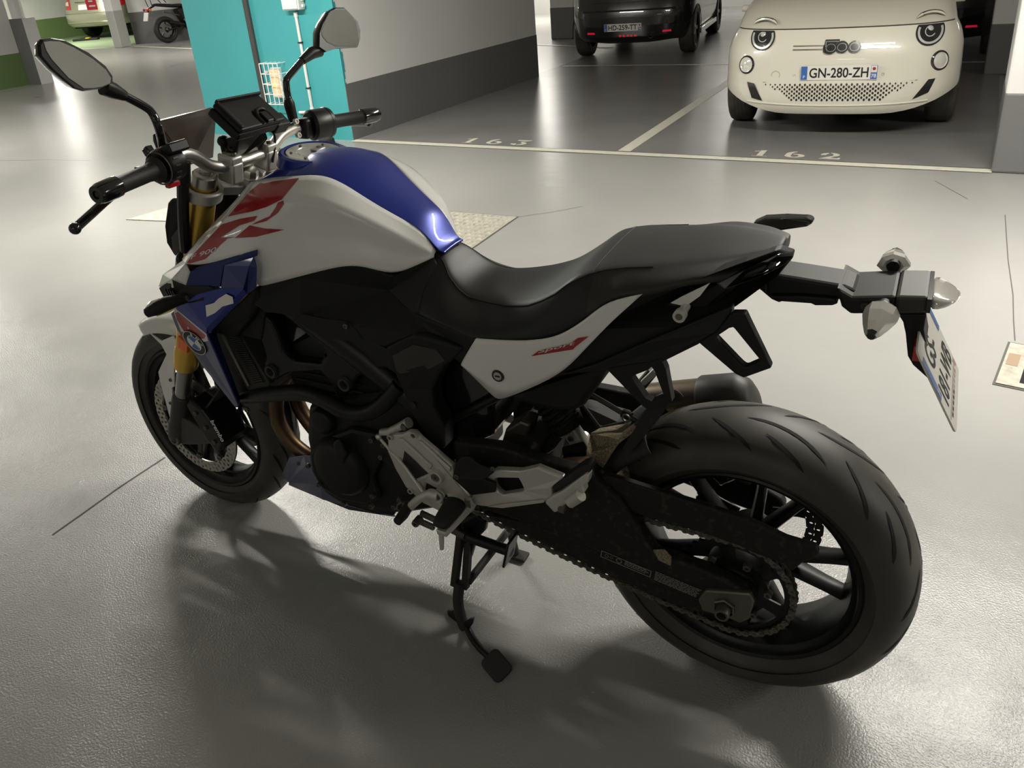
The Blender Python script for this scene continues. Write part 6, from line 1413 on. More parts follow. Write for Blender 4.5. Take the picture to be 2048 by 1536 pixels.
m = MB(); m.tube([q0 + dP * .92 + Vector((0, 0, -.012)), q0 + dP * .95 + Vector((0, .004, -.050))], [.006, .0045], 10); m.build('feeler', M['cast'], RPO)
m = MB(); m.prism([(0.5435,0.205,0.4207),(0.5215,0.205,0.4429),(0.511,0.205,0.4201),(0.532,0.205,0.3952)], (0, .014, 0)); m.fixn().build('hinge', M['cast'], HP, fix=False, bevel=.003)
m = MB()
for i in range(4): m.tube([Vector((0.5247,0.222,0.4444)) + Vector((0, 0, -.005 * i)), Vector((0.5121,0.222,0.4405)) + Vector((0, 0, -.005 * i))], .002, 6)
m.build('return_spring', M['dull_steel'], HP)
# gear lever with toe peg and linkage
m = MB(); m.tube(crv([(0.6027,0.206,0.417), (0.6214,0.208,0.4183), (0.6454,0.21,0.4033), (0.6652,0.212,0.3839), (0.6829,0.214,0.3636)], 5), [.0115] * 6 + [.0095] * 15, 12); GL = m.build('gear_lever', M['cast'], BK)
m = MB(); m.tube([(0.6792,0.205,0.3744), (0.682,0.235,0.3637), (0.6806,0.258,0.3644)], [.010, .012, .010], 12); m.build('toe_peg', M['rubber'], GL)
m = MB(); m.tube(crv([(0.6902,0.22,0.3591),(0.7063,0.22,0.3582),(0.7052,0.22,0.3724),(0.6943,0.218,0.3825)], 4), .0022, 6); m.build('peg_spring', M['dull_steel'], GL)
m = MB(); m.tube([(0.7685,0.165,0.4978), (0.7422,0.172,0.481), (0.6892,0.19,0.4553), (0.6455,0.2,0.4106)], .0042, 10); m.sphere((0.7706,0.165,0.5013), .0085, 12, 8); m.build('shift_rod', M['silver'], GL)
m = MB(); m.tube([(0.7672,0.158,0.5095), (0.7413,0.16,0.5184), (0.7112,0.16,0.5386), (0.6851,0.16,0.555)], [.008, .0095, .0095, .012], 12); SAo = m.build('shift_arm', M['cast'], GL)
boss((0.6925,0.168,0.5481), .008, .004, parent=SAo) if False else None
m = MB(); m.lathe([(.0001, .006), (.007, .006), (.009, 0)], (0.6925,0.168,0.5481), Y_, 12); m.build('clamp_screw', M['dull_steel'], GL)
# front tip of the crankcase guard and stand springs
m = MB(); m.prism([(0.8761,0.13,0.2546),(0.8228,0.13,0.2603),(0.798,0.13,0.2512),(0.803,0.13,0.239),(0.8272,0.13,0.236),(0.8793,0.13,0.2383)], (0, -.03, 0)); m.fixn().build('case_tip', M['plastic'], BK, fix=False, bevel=.004)
for a, b in ((((0.7086,0.14,0.2869)), ((0.6686,0.14,0.279))), (((0.7183,0.14,0.2602)), ((0.6776,0.14,0.254)))):
    m = MB(); a, b = Vector(a), Vector(b); q = orient(b - a); pts = [a.lerp(b, i / 90) + q @ Vector((.0065 * cos(i * .9), .0065 * sin(i * .9), 0)) for i in range(91)]
    m.tube(pts, .0016, 5); m.build('stand_spring', M['dull_steel'], BK)
m = MB(); m.lathe([(.004, .004), (.0085, .004), (.0095, 0), (.0095, -.02)], (0.7217,0.15,0.2597), Y_, 16); m.build('spring_post', M['dull_steel'], BK)

# ================================================================ centre stand (carries the bike) and side stand (folded)
CS = MB(); CS.tube([(.625, .125, .245), (.625, -.125, .245)], .014, 14); CSO = CS.build('centre_stand', M['satin_black'], BK)
for a, b in ((((0.6173,0.12,0.2473)), ((0.6359,0.15,0.102))), (((0.6014,0.112,0.2401)), ((0.6112,0.142,0.0947)))):
    a, b = Vector(a), Vector(b); m = MB(); Mx = orient(b - a, (0, 1, 0)); L_ = (b - a).length
    m.box((a + b) / 2, (.016, .020, L_), Mx); m.build('leg_rail', M['dusty_black'], CSO, bevel=.003)
m = MB(); m.prism([(0.61,0.128,0.2795),(0.5731,0.12,0.3079),(0.5514,0.11,0.2854),(0.5582,0.11,0.2586),(0.5825,0.115,0.2282),(0.5996,0.125,0.1706),(0.6112,0.128,0.172)], (0, -.016, 0)); m.fixn().build('stand_bracket', M['satin_black'], CSO, fix=False, bevel=.004)
fl = Vector((.598, .175, .012))
m = MB(); m.tube(crv([(0.6219,0.146,0.1115), (0.6247,0.16,0.0682), (0.6144,0.172,0.0278), (0.6017,0.18,0.0038)], 4), [.013] * 13, 12); m.build('leg', M['dusty_black'], CSO)
m = MB(); m.prism([(0.6636,0.16,0.017),(0.6438,0.165,0.0267),(0.625,0.175,0.0182),(0.6011,0.182,-0.0004),(0.6084,0.184,-0.0245),(0.6292,0.18,-0.0377),(0.6492,0.172,-0.0245)], (0, -.010, 0)); m.fixn().build('foot', M['satin_black'], CSO, fix=False, bevel=.003)
m = MB(); m.prism([(0.6017,0.185,0.025),(0.5793,0.19,0.0521),(0.5662,0.192,0.0627),(0.5713,0.192,0.0416),(0.5909,0.188,0.01)], (0, -.01, 0)); m.fixn().build('tab', M['satin_black'], CSO, fix=False, bevel=.002)
m = MB(); m.tube(crv([(0.5917,0.185,0.018), (0.5646,0.205,0.0129), (0.5342,0.225,0.0183), (0.4931,0.25,0.0334)], 4), .0085, 12); m.build('step_bar', M['satin_black'], CSO)
pc_ = Vector((0.4684,0.265,0.0361)); PAD = MB(); out = rrect(.050, .060, .012)
nrm = Vector((-.25, .55, .80)).normalized(); Mx = orient(nrm, (-.8, .3, -.3)); PAD.prism([pc_ + Mx @ Vector((x, y, 0)) for x, y in out], nrm * -.012); PAD.fixn().build('step_pad', M['rubber'], CSO, fix=False, bevel=.003, smooth=False)
m = MB(); m.tube([(0.6051,0.135,0.111), (0.5974,-0.06,0.1128)], .0095, 12); m.build('cross_brace', M['dusty_black'], CSO)
m = MB(); m.tube([(0.6034,-0.075,0.1004), (0.5985,-0.082,0.016)], .0105, 12); m.build('leg', M['dusty_black'], CSO)
MB().box((0.5936,-0.083,0.0101), (.055, .035, .010)).build('foot', M['dusty_black'], CSO, bevel=.003)
m = MB(); m.tube([(0.5995,0.135,0.2566), (0.5677,0.14,0.2567), (0.4707,0.15,0.2624)], [.014, .013, .0125], 12); SS = m.build('side_stand', M['satin_black'], BK)
m = MB(); c_ = Vector((0.4713,0.15,0.2693)); m.box(c_, (.006, .05, .075), Matrix.Rotation(-.25, 3, 'Y')); m.build('foot_plate', M['satin_black'], SS, bevel=.002)
q = [((0.6225,0.145,0.2687)), ((0.5904,0.145,0.2619))]; a, b = Vector(q[0]), Vector(q[1]); Q = orient(b - a)
m = MB(); m.tube([a.lerp(b, i / 70) + Q @ Vector((.007 * cos(i * .9), .007 * sin(i * .9), 0)) for i in range(71)], .0018, 5); m.build('stand_spring', M['dull_steel'], SS)

# ================================================================ parked vehicles
cream = material('cream_paint', (.70, .67, .57), .3, coat=.9)
black_paint = material('black_car_paint', (.014, .014, .014), .22, coat=.9)
dark_paint = material('dark_car_paint', (.010, .010, .011), .3, coat=.6)
champagne = material('champagne_paint', (.34, .33, .25), .3, metal=.4, coat=.7)
glass_d = material('car_glass', (.012, .013, .014), .06, coat=.8)
chrome_trim = material('chrome_trim', (.70, .69, .66), .18, metal=1)
lamp_ring = material('lamp_ring', (.62, .62, .60), .25, metal=.3)
dark_lamp = material('lamp_bowl', (.02, .02, .021), .15, coat=.8)
groove_m = material('panel_gap', (.05, .047, .04), .8)
alloy = material('alloy_wheel', (.30, .29, .27), .35, metal=.8)

def ip(t, z):
    if z <= t[0][0]: return t[0][1]
    for (a, va), (b, vb) in zip(t, t[1:]):
        if z <= b: return va + (vb - va) * (z - a) / (b - a)
    return t[-1][1]

class Shell:
    """lower body of a car: nose at y=0, x across, rounded corners in plan"""
    def __init__(s, W_, Y0, D, n, L, ztop, zbot, wheels, arch):
        s.W, s.Y0, s.D, s.n, s.L, s.zt, s.zb, s.wh, s.arch = W_, Y0, D, n, L, ztop, zbot, wheels, arch
    def pt(s, t, z):
        """t 0..1 across the right half: front centre to the corner, then along the side"""
        w = ip(s.W, z); y0 = ip(s.Y0, z)
        if t <= 1:
            a = t * pi / 2; x = w * sin(a) ** (2 / s.n); y = y0 + s.D * (1 - max(cos(a), 0) ** (2 / s.n)); return Vector((x, y, z))
        return Vector((w * (1 - .12 * max(0, t - 1.72) / .28), y0 + s.D + (s.L - s.D) * (t - 1), z))
    def front_y(s, x, z):
        w = ip(s.W, z); q = min(abs(x) / w, .9999); return ip(s.Y0, z) + s.D * (1 - (1 - q ** s.n) ** (1 / s.n))
    def on(s, x, z, lift=.002):
        e = .01; p = Vector((x, s.front_y(x, z), z)); a = Vector((x + e, s.front_y(x + e, z), z)) - p; b = Vector((x, s.front_y(x, z + e), z + e)) - p
        nn = a.cross(b).normalized(); nn = nn if nn.y < 0 else -nn
        return p + nn * lift, nn
    def bottom(s, p):
        z = s.zb(p)
        for wy in s.wh:
            d = abs(p.y - wy)
            if d < s.arch and abs(p.x) > .45: z = max(z, sqrt(s.arch ** 2 - d * d) + .26)
        return z
    def build(s, name, mat, parent, f=(0, .08, .2, .35, .5, .65, .8, .92, 1)):
        ts = [i / 14 for i in range(15)] + [1 + (i + 1) / 26 for i in range(26)]
        rows = []
        for k in f:
            row = []
            for t in ts:
                b = s.bottom(s.pt(t, .3)); z = b + (s.zt - b) * k; row.append(s.pt(t, z))
            rows.append([Vector((-p.x, p.y, p.z)) for p in reversed(row[1:])] + row)
        m = MB().grid(rows); return m.fixn().build(name, mat, parent, fix=False, angle=40)

def sheet(name, sh, polys, mat, parent, lift=.003, cut=.03, faces=None):
    """flat print or thin trim following the nose of a car, polygons in (x, z)"""
    bm = bmesh.new()
    for poly in polys:
        vs = [bm.verts.new((p[0], 0, p[1])) for p in poly]
        for t in (tessellate_polygon([[Vector((p[0], p[1], 0)) for p in poly]]) if faces is None else faces):
            try: bm.faces.new([vs[i] for i in t])
            except ValueError: pass
    for _ in range(6):
        es = [e for e in bm.edges if e.calc_length() > cut]
        if not es: break
        bmesh.ops.subdivide_edges(bm, edges=es, cuts=1); bmesh.ops.triangulate(bm, faces=[f for f in bm.faces if len(f.verts) > 3])
    for v in bm.verts: v.co = sh.on(v.co.x, v.co.z, lift)[0]
    bmesh.ops.recalc_face_normals(bm, faces=bm.faces)
    if sum(f.normal.y for f in bm.faces) > 0: bmesh.ops.reverse_faces(bm, faces=bm.faces)
    me = bpy.data.meshes.new(name); bm.to_mesh(me); bm.free(); me.materials.append(mat)
    for p in me.polygons: p.use_smooth = True
    return link(bpy.data.objects.new(name, me), parent)

def xz(poly, M_, yaw):
    """garage (u,v,z) point to the car's x,z"""
    return [((M_.inverted() @ Vector(p)).x, p[2]) for p in poly]

def wheel_car(parent, x, y, r=.295, w=.19, side=1, rim=alloy, spokes=True):
    m = MB(); o = (x, y, r); ax = (side, 0, 0)
    m.lathe([(r * .62, w * .42), (r * .70, w * .5), (r * .86, w * .5), (r * .95, w * .44), (r, w * .32), (r, -w * .32), (r * .95, -w * .44), (r * .86, -w * .5), (r * .62, -w * .45)], o, ax, 40)
    for t in (-.2, -.07, .07, .2):
        m.lathe([(r + .0012, w * t - .003), (r + .0012, w * t + .003)], o, ax, 40)
    T_ = m.build('tyre', M['tyre'], parent, fix=True)
    m = MB(); m.lathe([(r * .66, w * .40), (r * .62, w * .38), (r * .55, w * .2), (r * .2, w * .16), (.0001, w * .18)], o, ax, 32); m.build('rim', M['satin_black'], T_)
    if spokes:
        for k in range(5):
            a = 2 * pi * k / 5; d_ = Vector((0, cos(a), sin(a)))
            m = MB(); m.box(Vector(o) + Vector((side * w * .36, 0, 0)) + d_ * r * .34, (.02, r * .58, .045), Matrix.Rotation(a, 3, 'X')); m.build('spoke', rim, T_, bevel=.004)
    return T_

def loft(name, secs, mat, parent, caps=True, **kw):
    m = MB().grid(secs, closed_u=True); n = len(secs[0]); k = len(m.v)
    if caps: m.f += [tuple(range(n)), tuple(range(k - n, k))]; m.m += [0, 0]
    return m.fixn().build(name, mat, parent, fix=False, **kw)

def plate_on(parent, sh, x, z, w, h, txt, tilt=0, right_logo=True, depart='78'):
    p, nn = sh.on(x, z, .006); Mx = Matrix.Translation(p) @ Matrix((Vector((1, 0, 0)), Vector((0, 0, 1)), Vector((0, -1, 0)))).transposed().to_4x4()
    NP_ = mk('number_plate', [Mx @ Vector((a, b, c)) for c in (0, .008) for a, b in rrect(w, h, .008)], [tuple(range(24, 48))] + [(i, (i + 1) % 24, 24 + (i + 1) % 24, 24 + i) for i in range(24)], M['plate_white'], parent, smooth=False)
    b = w * .09
    for s in (-1, 1):
        mk('blue_band', [Mx @ Vector((s * (w / 2 - a), c, .0086)) for a, c in ((.003, -h / 2 + .003), (b, -h / 2 + .003), (b, h / 2 - .003), (.003, h / 2 - .003))], [(0, 1, 2, 3)], M['plate_blue'], NP_, smooth=False)
    flat_text('plate_lettering', 'F', Mx @ Matrix.Translation((-w / 2 + b * .55, -h * .26, .008)), h * .2, w * .025, M['white_print'], NP_, bold=.02, lift=.0012)
    if right_logo:
        flat_text('plate_lettering', depart, Mx @ Matrix.Translation((w / 2 - b * .55, -h * .24, .008)), h * .26, w * .066, M['white_print'], NP_, bold=.02, lift=.0012)
        mk('region_mark', [Mx @ Vector((w / 2 - b * .55 + a, h * .22 + c, .0092)) for a, c in ((-.018, -.022), (.018, -.022), (.018, .022), (-.018, .022))], [(0, 1, 2, 3)], M['plate_white'], NP_, smooth=False)
        m = MB(); m.lathe([(.0001, 0), (.011, 0)], Mx @ Vector((w / 2 - b * .55, h * .24, .0096)), (0, -1, 0), 12); m.build('region_mark', M['red_print'], NP_, fix=False)
    flat_text('plate_lettering', txt, Mx @ Matrix.Translation((0, 0, .008)), h * .70, w * .765, M['black_print'], NP_, bold=.018)
    return NP_

# ---------------------------------------------------------------- cream city car in bay 162
FU, FV_ = 1.372, .60
FCM = GM @ Matrix.Translation((FU, FV_, 0)) @ Matrix.Rotation(radians(5), 4, 'Z')
GML = Matrix.Translation((FU, FV_, 0)) @ Matrix.Rotation(radians(5), 4, 'Z')
CAR = empty('city_car', 'cream white small city car with round lamps parked nose out in bay 162', 'car', FCM)
SHF = Shell([(.19, .72), (.26, .775), (.36, .80), (.5, .80), (.62, .795), (.70, .775), (.765, .74)], [(.17, .06), (.22, .012), (.30, 0), (.38, .004), (.42, .018), (.5, .024), (.60, .035), (.68, .062), (.765, .115)], .46, 2.7, 3.45, .765,
            lambda p: .185 + .16 * max(0, min(1, (abs(p.x) - .35) / .43)) ** 2, (.72, 2.95), .335)
BODY = SHF.build('body', cream, CAR)
# bonnet, wings up to the windscreen
rows = []
for k in (0, .03, .12, .3, .5, .75, 1):
    row = []
    for i in range(33):
        t = -1 + i / 16; p = SHF.pt(abs(t), .765); x = p.x * (1 if t > 0 else -1)
        yc = 1.02 + .05 * t * t; y = p.y + (max(yc, p.y + .25) - p.y) * k
        z = .765 + (.235 - .09 * abs(t) ** 2.5) * (1 - (1 - k) ** 2.1)
        row.append(Vector((x * (1 - .06 * k), y, z)))
    rows.append(row)
MB().grid(rows).fixn().build('bonnet', cream, CAR, fix=False, angle=50)
m = MB(); m.tube([SHF.pt(abs(t), .765) * 1 + Vector((0, -.001, 0)) if t >= 0 else Vector((-SHF.pt(-t, .765).x, SHF.pt(-t, .765).y - .001, .765)) for t in [(-1 + i / 16) * .8 for i in range(33)]], .0045, 6); m.build('bonnet_gap', groove_m, BODY)
loft('cabin', [[Vector((sx_ * w, y, z)) for sx_, z in ((-1, z0), (-.93, z1), (-.4, z1 + .03), (.4, z1 + .03), (.93, z1), (1, z0))] for y, w, z0, z1 in ((1.0, .70, .92, .96), (1.5, .66, .92, 1.36), (2.0, .66, .92, 1.43), (2.7, .64, .92, 1.40), (3.3, .62, .9, 1.05))], cream, CAR, angle=30)
mk('windscreen', [(-.58, 1.03, 1.0), (.58, 1.03, 1.0), (.50, 1.46, 1.34), (-.50, 1.46, 1.34)], [(0, 1, 2, 3)], glass_d, CAR, solid=.004)
for s in (-1, 1):
    mk('side_window', [(s * .70, 1.25, .98), (s * .69, 2.9, .98), (s * .66, 2.6, 1.33), (s * .665, 1.65, 1.33)], [(0, 1, 2, 3)], glass_d, CAR, solid=.004)
    loft('wing_mirror', [[Vector((s * (.74 + .07 * t), 1.02 + .03 * t + .03 * b, .845 + .03 * c)) for b, c in ((-1, -.6), (-.6, .6), (0, 1), (1, .7), (1, -.7), (0, -1))] for t in (-.4, .3, .8, 1)], cream, CAR, sub=1)
for s in (-1, 1):
    for y in (.74, 2.95): wheel_car(CAR, s * .715, y, .29, .19, s)
MB().box((0, 1.7, .30), (1.30, 2.8, .22)).build('underbody', M['satin_black'], CAR)
def fx(pts): return xz(pts, GML, 0)
# round headlamps, cut off by the bonnet
for pts, s in (([(0.8332,0.86,0.7493),(0.7306,0.86,0.7702)], -1), ([(1.9172,0.86,0.7155),(2.0148,0.86,0.7534)], 1)):
    c = fx(pts)[0]; cx = c[0]; cz = .715; r = .088
    def circ_(rr, top=.757, n=40, dz=0): return [(cx + rr * cos(2 * pi * i / n), min(cz + dz + rr * sin(2 * pi * i / n), top)) for i in range(n)]
    HLm = sheet('headlamp', SHF, [circ_(r)], dark_lamp, CAR, lift=.004)
    def ringp(r0, r1, a0, a1, n=24): return [(cx + r1 * cos(a0 + (a1 - a0) * i / n), cz + r1 * sin(a0 + (a1 - a0) * i / n)) for i in range(n + 1)] + [(cx + r0 * cos(a0 + (a1 - a0) * i / n), cz + r0 * sin(a0 + (a1 - a0) * i / n)) for i in range(n, -1, -1)]
    sheet('light_ring', SHF, [ringp(.064, .078, radians(158), radians(382))], lamp_ring, HLm, lift=.006, cut=.02)
    sheet('lens_ring', SHF, [ringp(.028, .034, radians(100), radians(330))], lamp_ring, HLm, lift=.006, cut=.02)
    p, nn = SHF.on(cx, cz + .018, .005); m = MB(); m.lathe([(.0001, .010), (.012, .008), (.020, 0)], p, nn, 16); m.build('projector', lamp_ring, HLm)
    # eyebrow lamp on the bonnet edge
    for r_, mt, dz, wd in ((.1, groove_m, .0, .0125), (.1, cream, .0, .0095)):
        pts_ = []
        for i in range(17):
            a = radians(38 + 104 * i / 16); x = cx + .112 * cos(a); z_ = .742 + .082 * sin(a)
            k = max(0, (z_ - .765)); y = SHF.front_y(x, .765) + k * 1.15 + .004 - (.005 if mt is cream else 0)
            pts_.append(Vector((x, y, z_ + .008)))
        m = MB(); m.tube(pts_, [wd * min(1, .25 + i / 4, .25 + (16 - i) / 4) for i in range(17)], 8); m.build('brow_lamp', mt, HLm)
# lower round indicators
for pt, s in (((0.7278,0.86,0.5276), -1), ((1.9998,0.86,0.5275), 1)):
    c = fx([pt])[0]; p, nn = SHF.on(c[0], c[1], -.002); m = MB(); m.lathe([(.050, .006), (.058, .009), (.066, .003), (.067, -.004)], p, nn, 32); FI = m.build('indicator_ring', dark_lamp, CAR)
    m = MB(); m.lathe([(.0001, .012), (.030, .010), (.046, .004), (.050, .008), (.0535, .0085)], p, nn, 32); m.build('indicator_lens', lamp_ring if False else M['clear'], FI)
# badge bars and number badge
bx = fx([(1.0748,0.63,0.6407),(1.7281,0.63,0.6461),(1.278,0.63,0.6501),(1.5197,0.63,0.6458)])
cxm = (bx[2][0] + bx[3][0]) / 2; cz_ = .645
for dz in (-.012, .012):
    for x0, x1 in ((bx[0][0], bx[2][0] + .01), (bx[3][0] - .01, bx[1][0])):
        sheet('chrome_bar', SHF, [[(x0, cz_ + dz - .0035), (x1, cz_ + dz - .0035), (x1, cz_ + dz + .0035), (x0, cz_ + dz + .0035)]], chrome_trim, BODY, lift=.006)
bd = None
bw = (bx[3][0] - bx[2][0])
def blob(cx_, cz2, rx, rz, n=28): return [(cx_ + rx * cos(2 * pi * i / n), cz2 + rz * sin(2 * pi * i / n)) for i in range(n)]
B5 = [(cxm - bw * .5, cz_ - .03), (cxm - bw * .46, cz_ + .045), (cxm - bw * .08, cz_ + .045), (cxm - bw * .08, cz_ + .022), (cxm - bw * .16, cz_ + .022), (cxm - bw * .16, cz_ - .03), (cxm - bw * .25, cz_ - .042), (cxm - bw * .42, cz_ - .042)]
BG = sheet('badge', SHF, [blob(cxm - bw * .33, cz_ - .006, bw * .18, .040), B5, blob(cxm, cz_ - .003, bw * .175, .038), blob(cxm + bw * .33, cz_ - .003, bw * .175, .038)], dark_lamp, CAR, lift=.012)
grey_line = material('badge_line', (.16, .16, .155), .3, metal=.6)
def ringz(cx_, cz2, rx, rz, k=.86, n=24): return [[(cx_ + rx * cos(2 * pi * i / n), cz2 + rz * sin(2 * pi * i / n)), (cx_ + rx * cos(2 * pi * (i + 1) / n), cz2 + rz * sin(2 * pi * (i + 1) / n)), (cx_ + rx * k * cos(2 * pi * (i + 1) / n), cz2 + rz * k * sin(2 * pi * (i + 1) / n)), (cx_ + rx * k * cos(2 * pi * i / n), cz2 + rz * k * sin(2 * pi * i / n))] for i in range(n)]
sheet('badge_outline', SHF, ringz(cxm - bw * .30, cz_ - .006, bw * .135, .026) + ringz(cxm, cz_ - .004, bw * .13, .027) + ringz(cxm + bw * .33, cz_ - .004, bw * .13, .027) + [[(cxm - bw * .43, cz_ + .036), (cxm - bw * .10, cz_ + .036), (cxm - bw * .10, cz_ + .030), (cxm - bw * .42, cz_ + .030)], [(cxm - bw * .45, cz_ + .036), (cxm - bw * .42, cz_ + .036), (cxm - bw * .43, cz_), (cxm - bw * .455, cz_)]], grey_line, BG, lift=.0135)
# plate
pl_ = fx([(1.1433,0.63,0.4608),(1.6402,0.63,0.4598)]); plate_on(CAR, SHF, (pl_[0][0] + pl_[1][0]) / 2, .478, .50, .098, 'GN-280-ZH')
# grille: shallow panel of small slots
gq = fx([(0.8896,0.63,0.4025),(1.8859,0.63,0.4078),(1.7576,0.63,0.2657),(1.0515,0.63,0.2515)]); gx0, gx1 = gq[0][0], gq[1][0]; gz1, gz0 = .408, .285
sheet('grille_line', SHF, [[(gx0 - .01, gz1 + .004), (gx1 + .01, gz1 + .004), (gx1 + .01, gz1 + .001), (gx0 - .01, gz1 + .001)]], groove_m, BODY, lift=.002)
holes = []
nx, nz = 29, 8
for j in range(nz):
    for i in range(nx):
        fxx = (i + .5 * (j % 2) + .35) / nx; x = gx0 + (gx1 - gx0) * fxx; z = gz1 - .012 - (gz1 - gz0 - .02) * j / (nz - 1)
        ed = min(fxx, 1 - fxx) * 2
        if ed < .42 * (j / (nz - 1)) ** .8 * .9 + .02: continue
        k = .55 + .45 * min(1, ed * 2.0)
        holes.append(blob(x, z, .0075 * k, .0095 * k, 8))
sheet('grille_slots', SHF, holes, M['black_print'], BODY, lift=.0025, cut=1)['kind'] = 'stuff'
for q in (fx([(0.753,0.72,0.4082),(0.8094,0.72,0.399),(0.8758,0.72,0.2784),(0.7957,0.72,0.2963)]), fx([(1.9522,0.72,0.4095),(1.9961,0.72,0.4129),(1.9625,0.72,0.325),(1.8661,0.72,0.2847)])):
    sheet('air_slit', SHF, [q], M['black_print'], BODY, lift=.003, cut=.02)
for q, r in (((1.0961,0.65,0.4577), .009), ((1.6731,0.65,0.4591), .009), ((0.9629,0.68,0.4621), .032)):
    c = fx([q])[0]; sheet('sensor', SHF, ringz(c[0], c[1], r, r, .82, 16), groove_m if r < .02 else lamp_ring, BODY, lift=.002)
m = MB(); m.tube([SHF.on(x, .252 + .05 * abs(x) ** 2, .001)[0] for x in [-.6 + .05 * i for i in range(25)]], .006, 6); m.build('bumper_crease', cream, BODY)

# ---------------------------------------------------------------- hatchbacks seen from behind
def hatchback(name, label, paint, Mx, half, trim, plate=None, lights=True):
    C_ = empty(name, label, 'car', Mx)
    k = half / .79
    sh = Shell([(.2, .70 * k), (.3, .765 * k), (.5, half), (.75, half), (.95, .76 * k)], [(.18, .10), (.28, .02), (.42, 0), (.60, .015), (.72, .05), (.95, .10)], .42, 2.9, 3.6, .95, lambda p: .20 + .04 * max(0, min(1, (abs(p.x) - .3) / .45)), (.55, 2.75), .33)
    b = sh.build('body', paint, C_)
    loft('cabin', [[Vector((sx_ * w, y, z)) for sx_, z in ((-1, .94), (-.90, z1), (-.4, z1 + .03), (.4, z1 + .03), (.90, z1), (1, .94))] for y, w, z1 in ((.12, .74 * k, .96), (.55, .70 * k, 1.38), (1.4, .68 * k, 1.44), (2.1, .68 * k, 1.38), (2.75, .70 * k, .97))], paint, C_, angle=30)
    mk('rear_window', [(-.52, .20, 1.03), (.52, .20, 1.03), (.46, .50, 1.34), (-.46, .50, 1.34)], [(0, 1, 2, 3)], glass_d, C_, solid=.004)
    rows = [[Vector((sx_ * w * k, y, z)) for sx_ in (-1, -.5, 0, .5, 1)] for y, w, z in ((2.7, .72, .95), (3.3, .68, .85), (3.6, .60, .70))]
    MB().grid(rows).fixn().build('bonnet', paint, C_, fix=False)
    sheet('valance', sh, [[(-.58 * k, .26), (-.58 * k, .36), (-.50 * k, .52), (.56 * k, .52), (.60 * k, .42), (.58 * k, .26), (0, .225)]], M['gloss_black'], b, lift=.004)
    sheet('rear_panel_line', sh, [[(-.5, .70), (.5, .70), (.5, .706), (-.5, .706)]], M['black_print'], b, lift=.002)
    m = MB(); m.tube([sh.on(x, .605, .002)[0] for x in [-.6 + .06 * i for i in range(21)]], .010, 8); m.build('bumper_edge', paint, b)
    for s in (-1, 1):
        c = (s * .49 * k, .338); sheet('reflector', sh, [[(c[0] - .055, c[1] - .011), (c[0] + .055, c[1] - .011), (c[0] + .05, c[1] + .012), (c[0] - .05, c[1] + .012)]], trim, C_, lift=.007)
        sheet('tail_lamp', sh, [[(s * .36, .78), (s * .74 * k, .77), (s * .74 * k, .87), (s * .36, .86)]], M['red_lens'], C_, lift=.005)
        for y in (.55, 2.75): wheel_car(C_, s * (half - .10), y, .30, .20, s)
        mk('arch_edge', [Vector((s * (half + .003), .55 + r * cos(a), .26 + r * sin(a))) for r in (.32, .345) for a in [pi * i / 16 for i in range(17)]], [(i, i + 1, 18 + i, 17 + i) for i in range(16)], M['grey_plastic'], C_, solid=.004)
        m = MB(); m.box((s * (half - .02), 1.65, .23), (.05, 1.5, .07)); m.build('sill', chrome_trim if s > 0 and lights else M['satin_black'], C_, bevel=.01)
    MB().box((0, 1.7, .30), (1.20, 2.8, .18)).build('underbody', M['satin_black'], C_)
    if lights:
        m = MB()
        for i in range(5): m.box(sh.on(-.10 + .05 * i, .30, .006)[0], (.028, .012, .022))
        m.build('fog_lamp', trim, C_)
        m = MB(); m.lathe([(.030, 0), (.036, .02), (.036, -.03), (.030, -.03)], sh.on(.30, .295, .02)[0], (0, -1, 0), 20); m.build('exhaust_tip', M['dull_steel'], C_)
    if plate: plate_on(C_, sh, *plate)
    return C_
hot_red = material('red_glow', (.55, .012, .03), .25, emit=((1, .02, .06), .25))  # faint glow put into the colour; the reflectors are no lamps
hatchback('hatchback', 'black hatchback parked tail out beyond the wall of bay 163', black_paint, GM @ Matrix.Translation((-1.755, 4.72, 0)) @ Matrix.Rotation(radians(8), 4, 'Z'), .80, hot_red, (-.06, .405, .49, .092, 'HD-259-TT'))
hatchback('hatchback', 'dark car in the shade behind the cream city car', dark_paint, GM @ Matrix.Translation((1.62, 4.35, 0)) @ Matrix.Rotation(radians(0), 4, 'Z'), .80, hot_red, None, False)

# ---------------------------------------------------------------- saloon in the green corner
SAL = empty('saloon_car', 'champagne saloon car parked against the green wall', 'car', GM @ Matrix.Translation((-20.35, 10.0, 0)) @ Matrix.Rotation(radians(15), 4, 'Z') @ Matrix.Scale(1.18, 4))
sh = Shell([(.28, .80), (.36, .87), (.6, .90), (.85, .88), (1.05, .80)], [(.28, .10), (.36, .02), (.48, 0), (.62, .04), (.8, .10), (1.05, .18)], .5, 2.8, 4.4, 1.05, lambda p: .30, (1.0, 3.6), .35)
b = sh.build('body', champagne, SAL)
rows = [[Vector((sx_ * w, y, z + .02 * (1 - abs(sx_)))) for sx_ in (-1, -.5, 0, .5, 1)] for y, w, z in ((.18, .78, 1.05), (.7, .76, 1.08))]; MB().grid(rows).fixn().build('boot_lid', champagne, SAL, fix=False)
loft('cabin', [[Vector((sx_ * w, y, z)) for sx_, z in ((-1, 1.04), (-.86, z1), (-.4, z1 + .03), (.4, z1 + .03), (.86, z1), (1, 1.04))] for y, w, z1 in ((.6, .76, 1.07), (1.35, .72, 1.42), (2.2, .72, 1.46), (3.2, .76, 1.06))], champagne, SAL, angle=30)
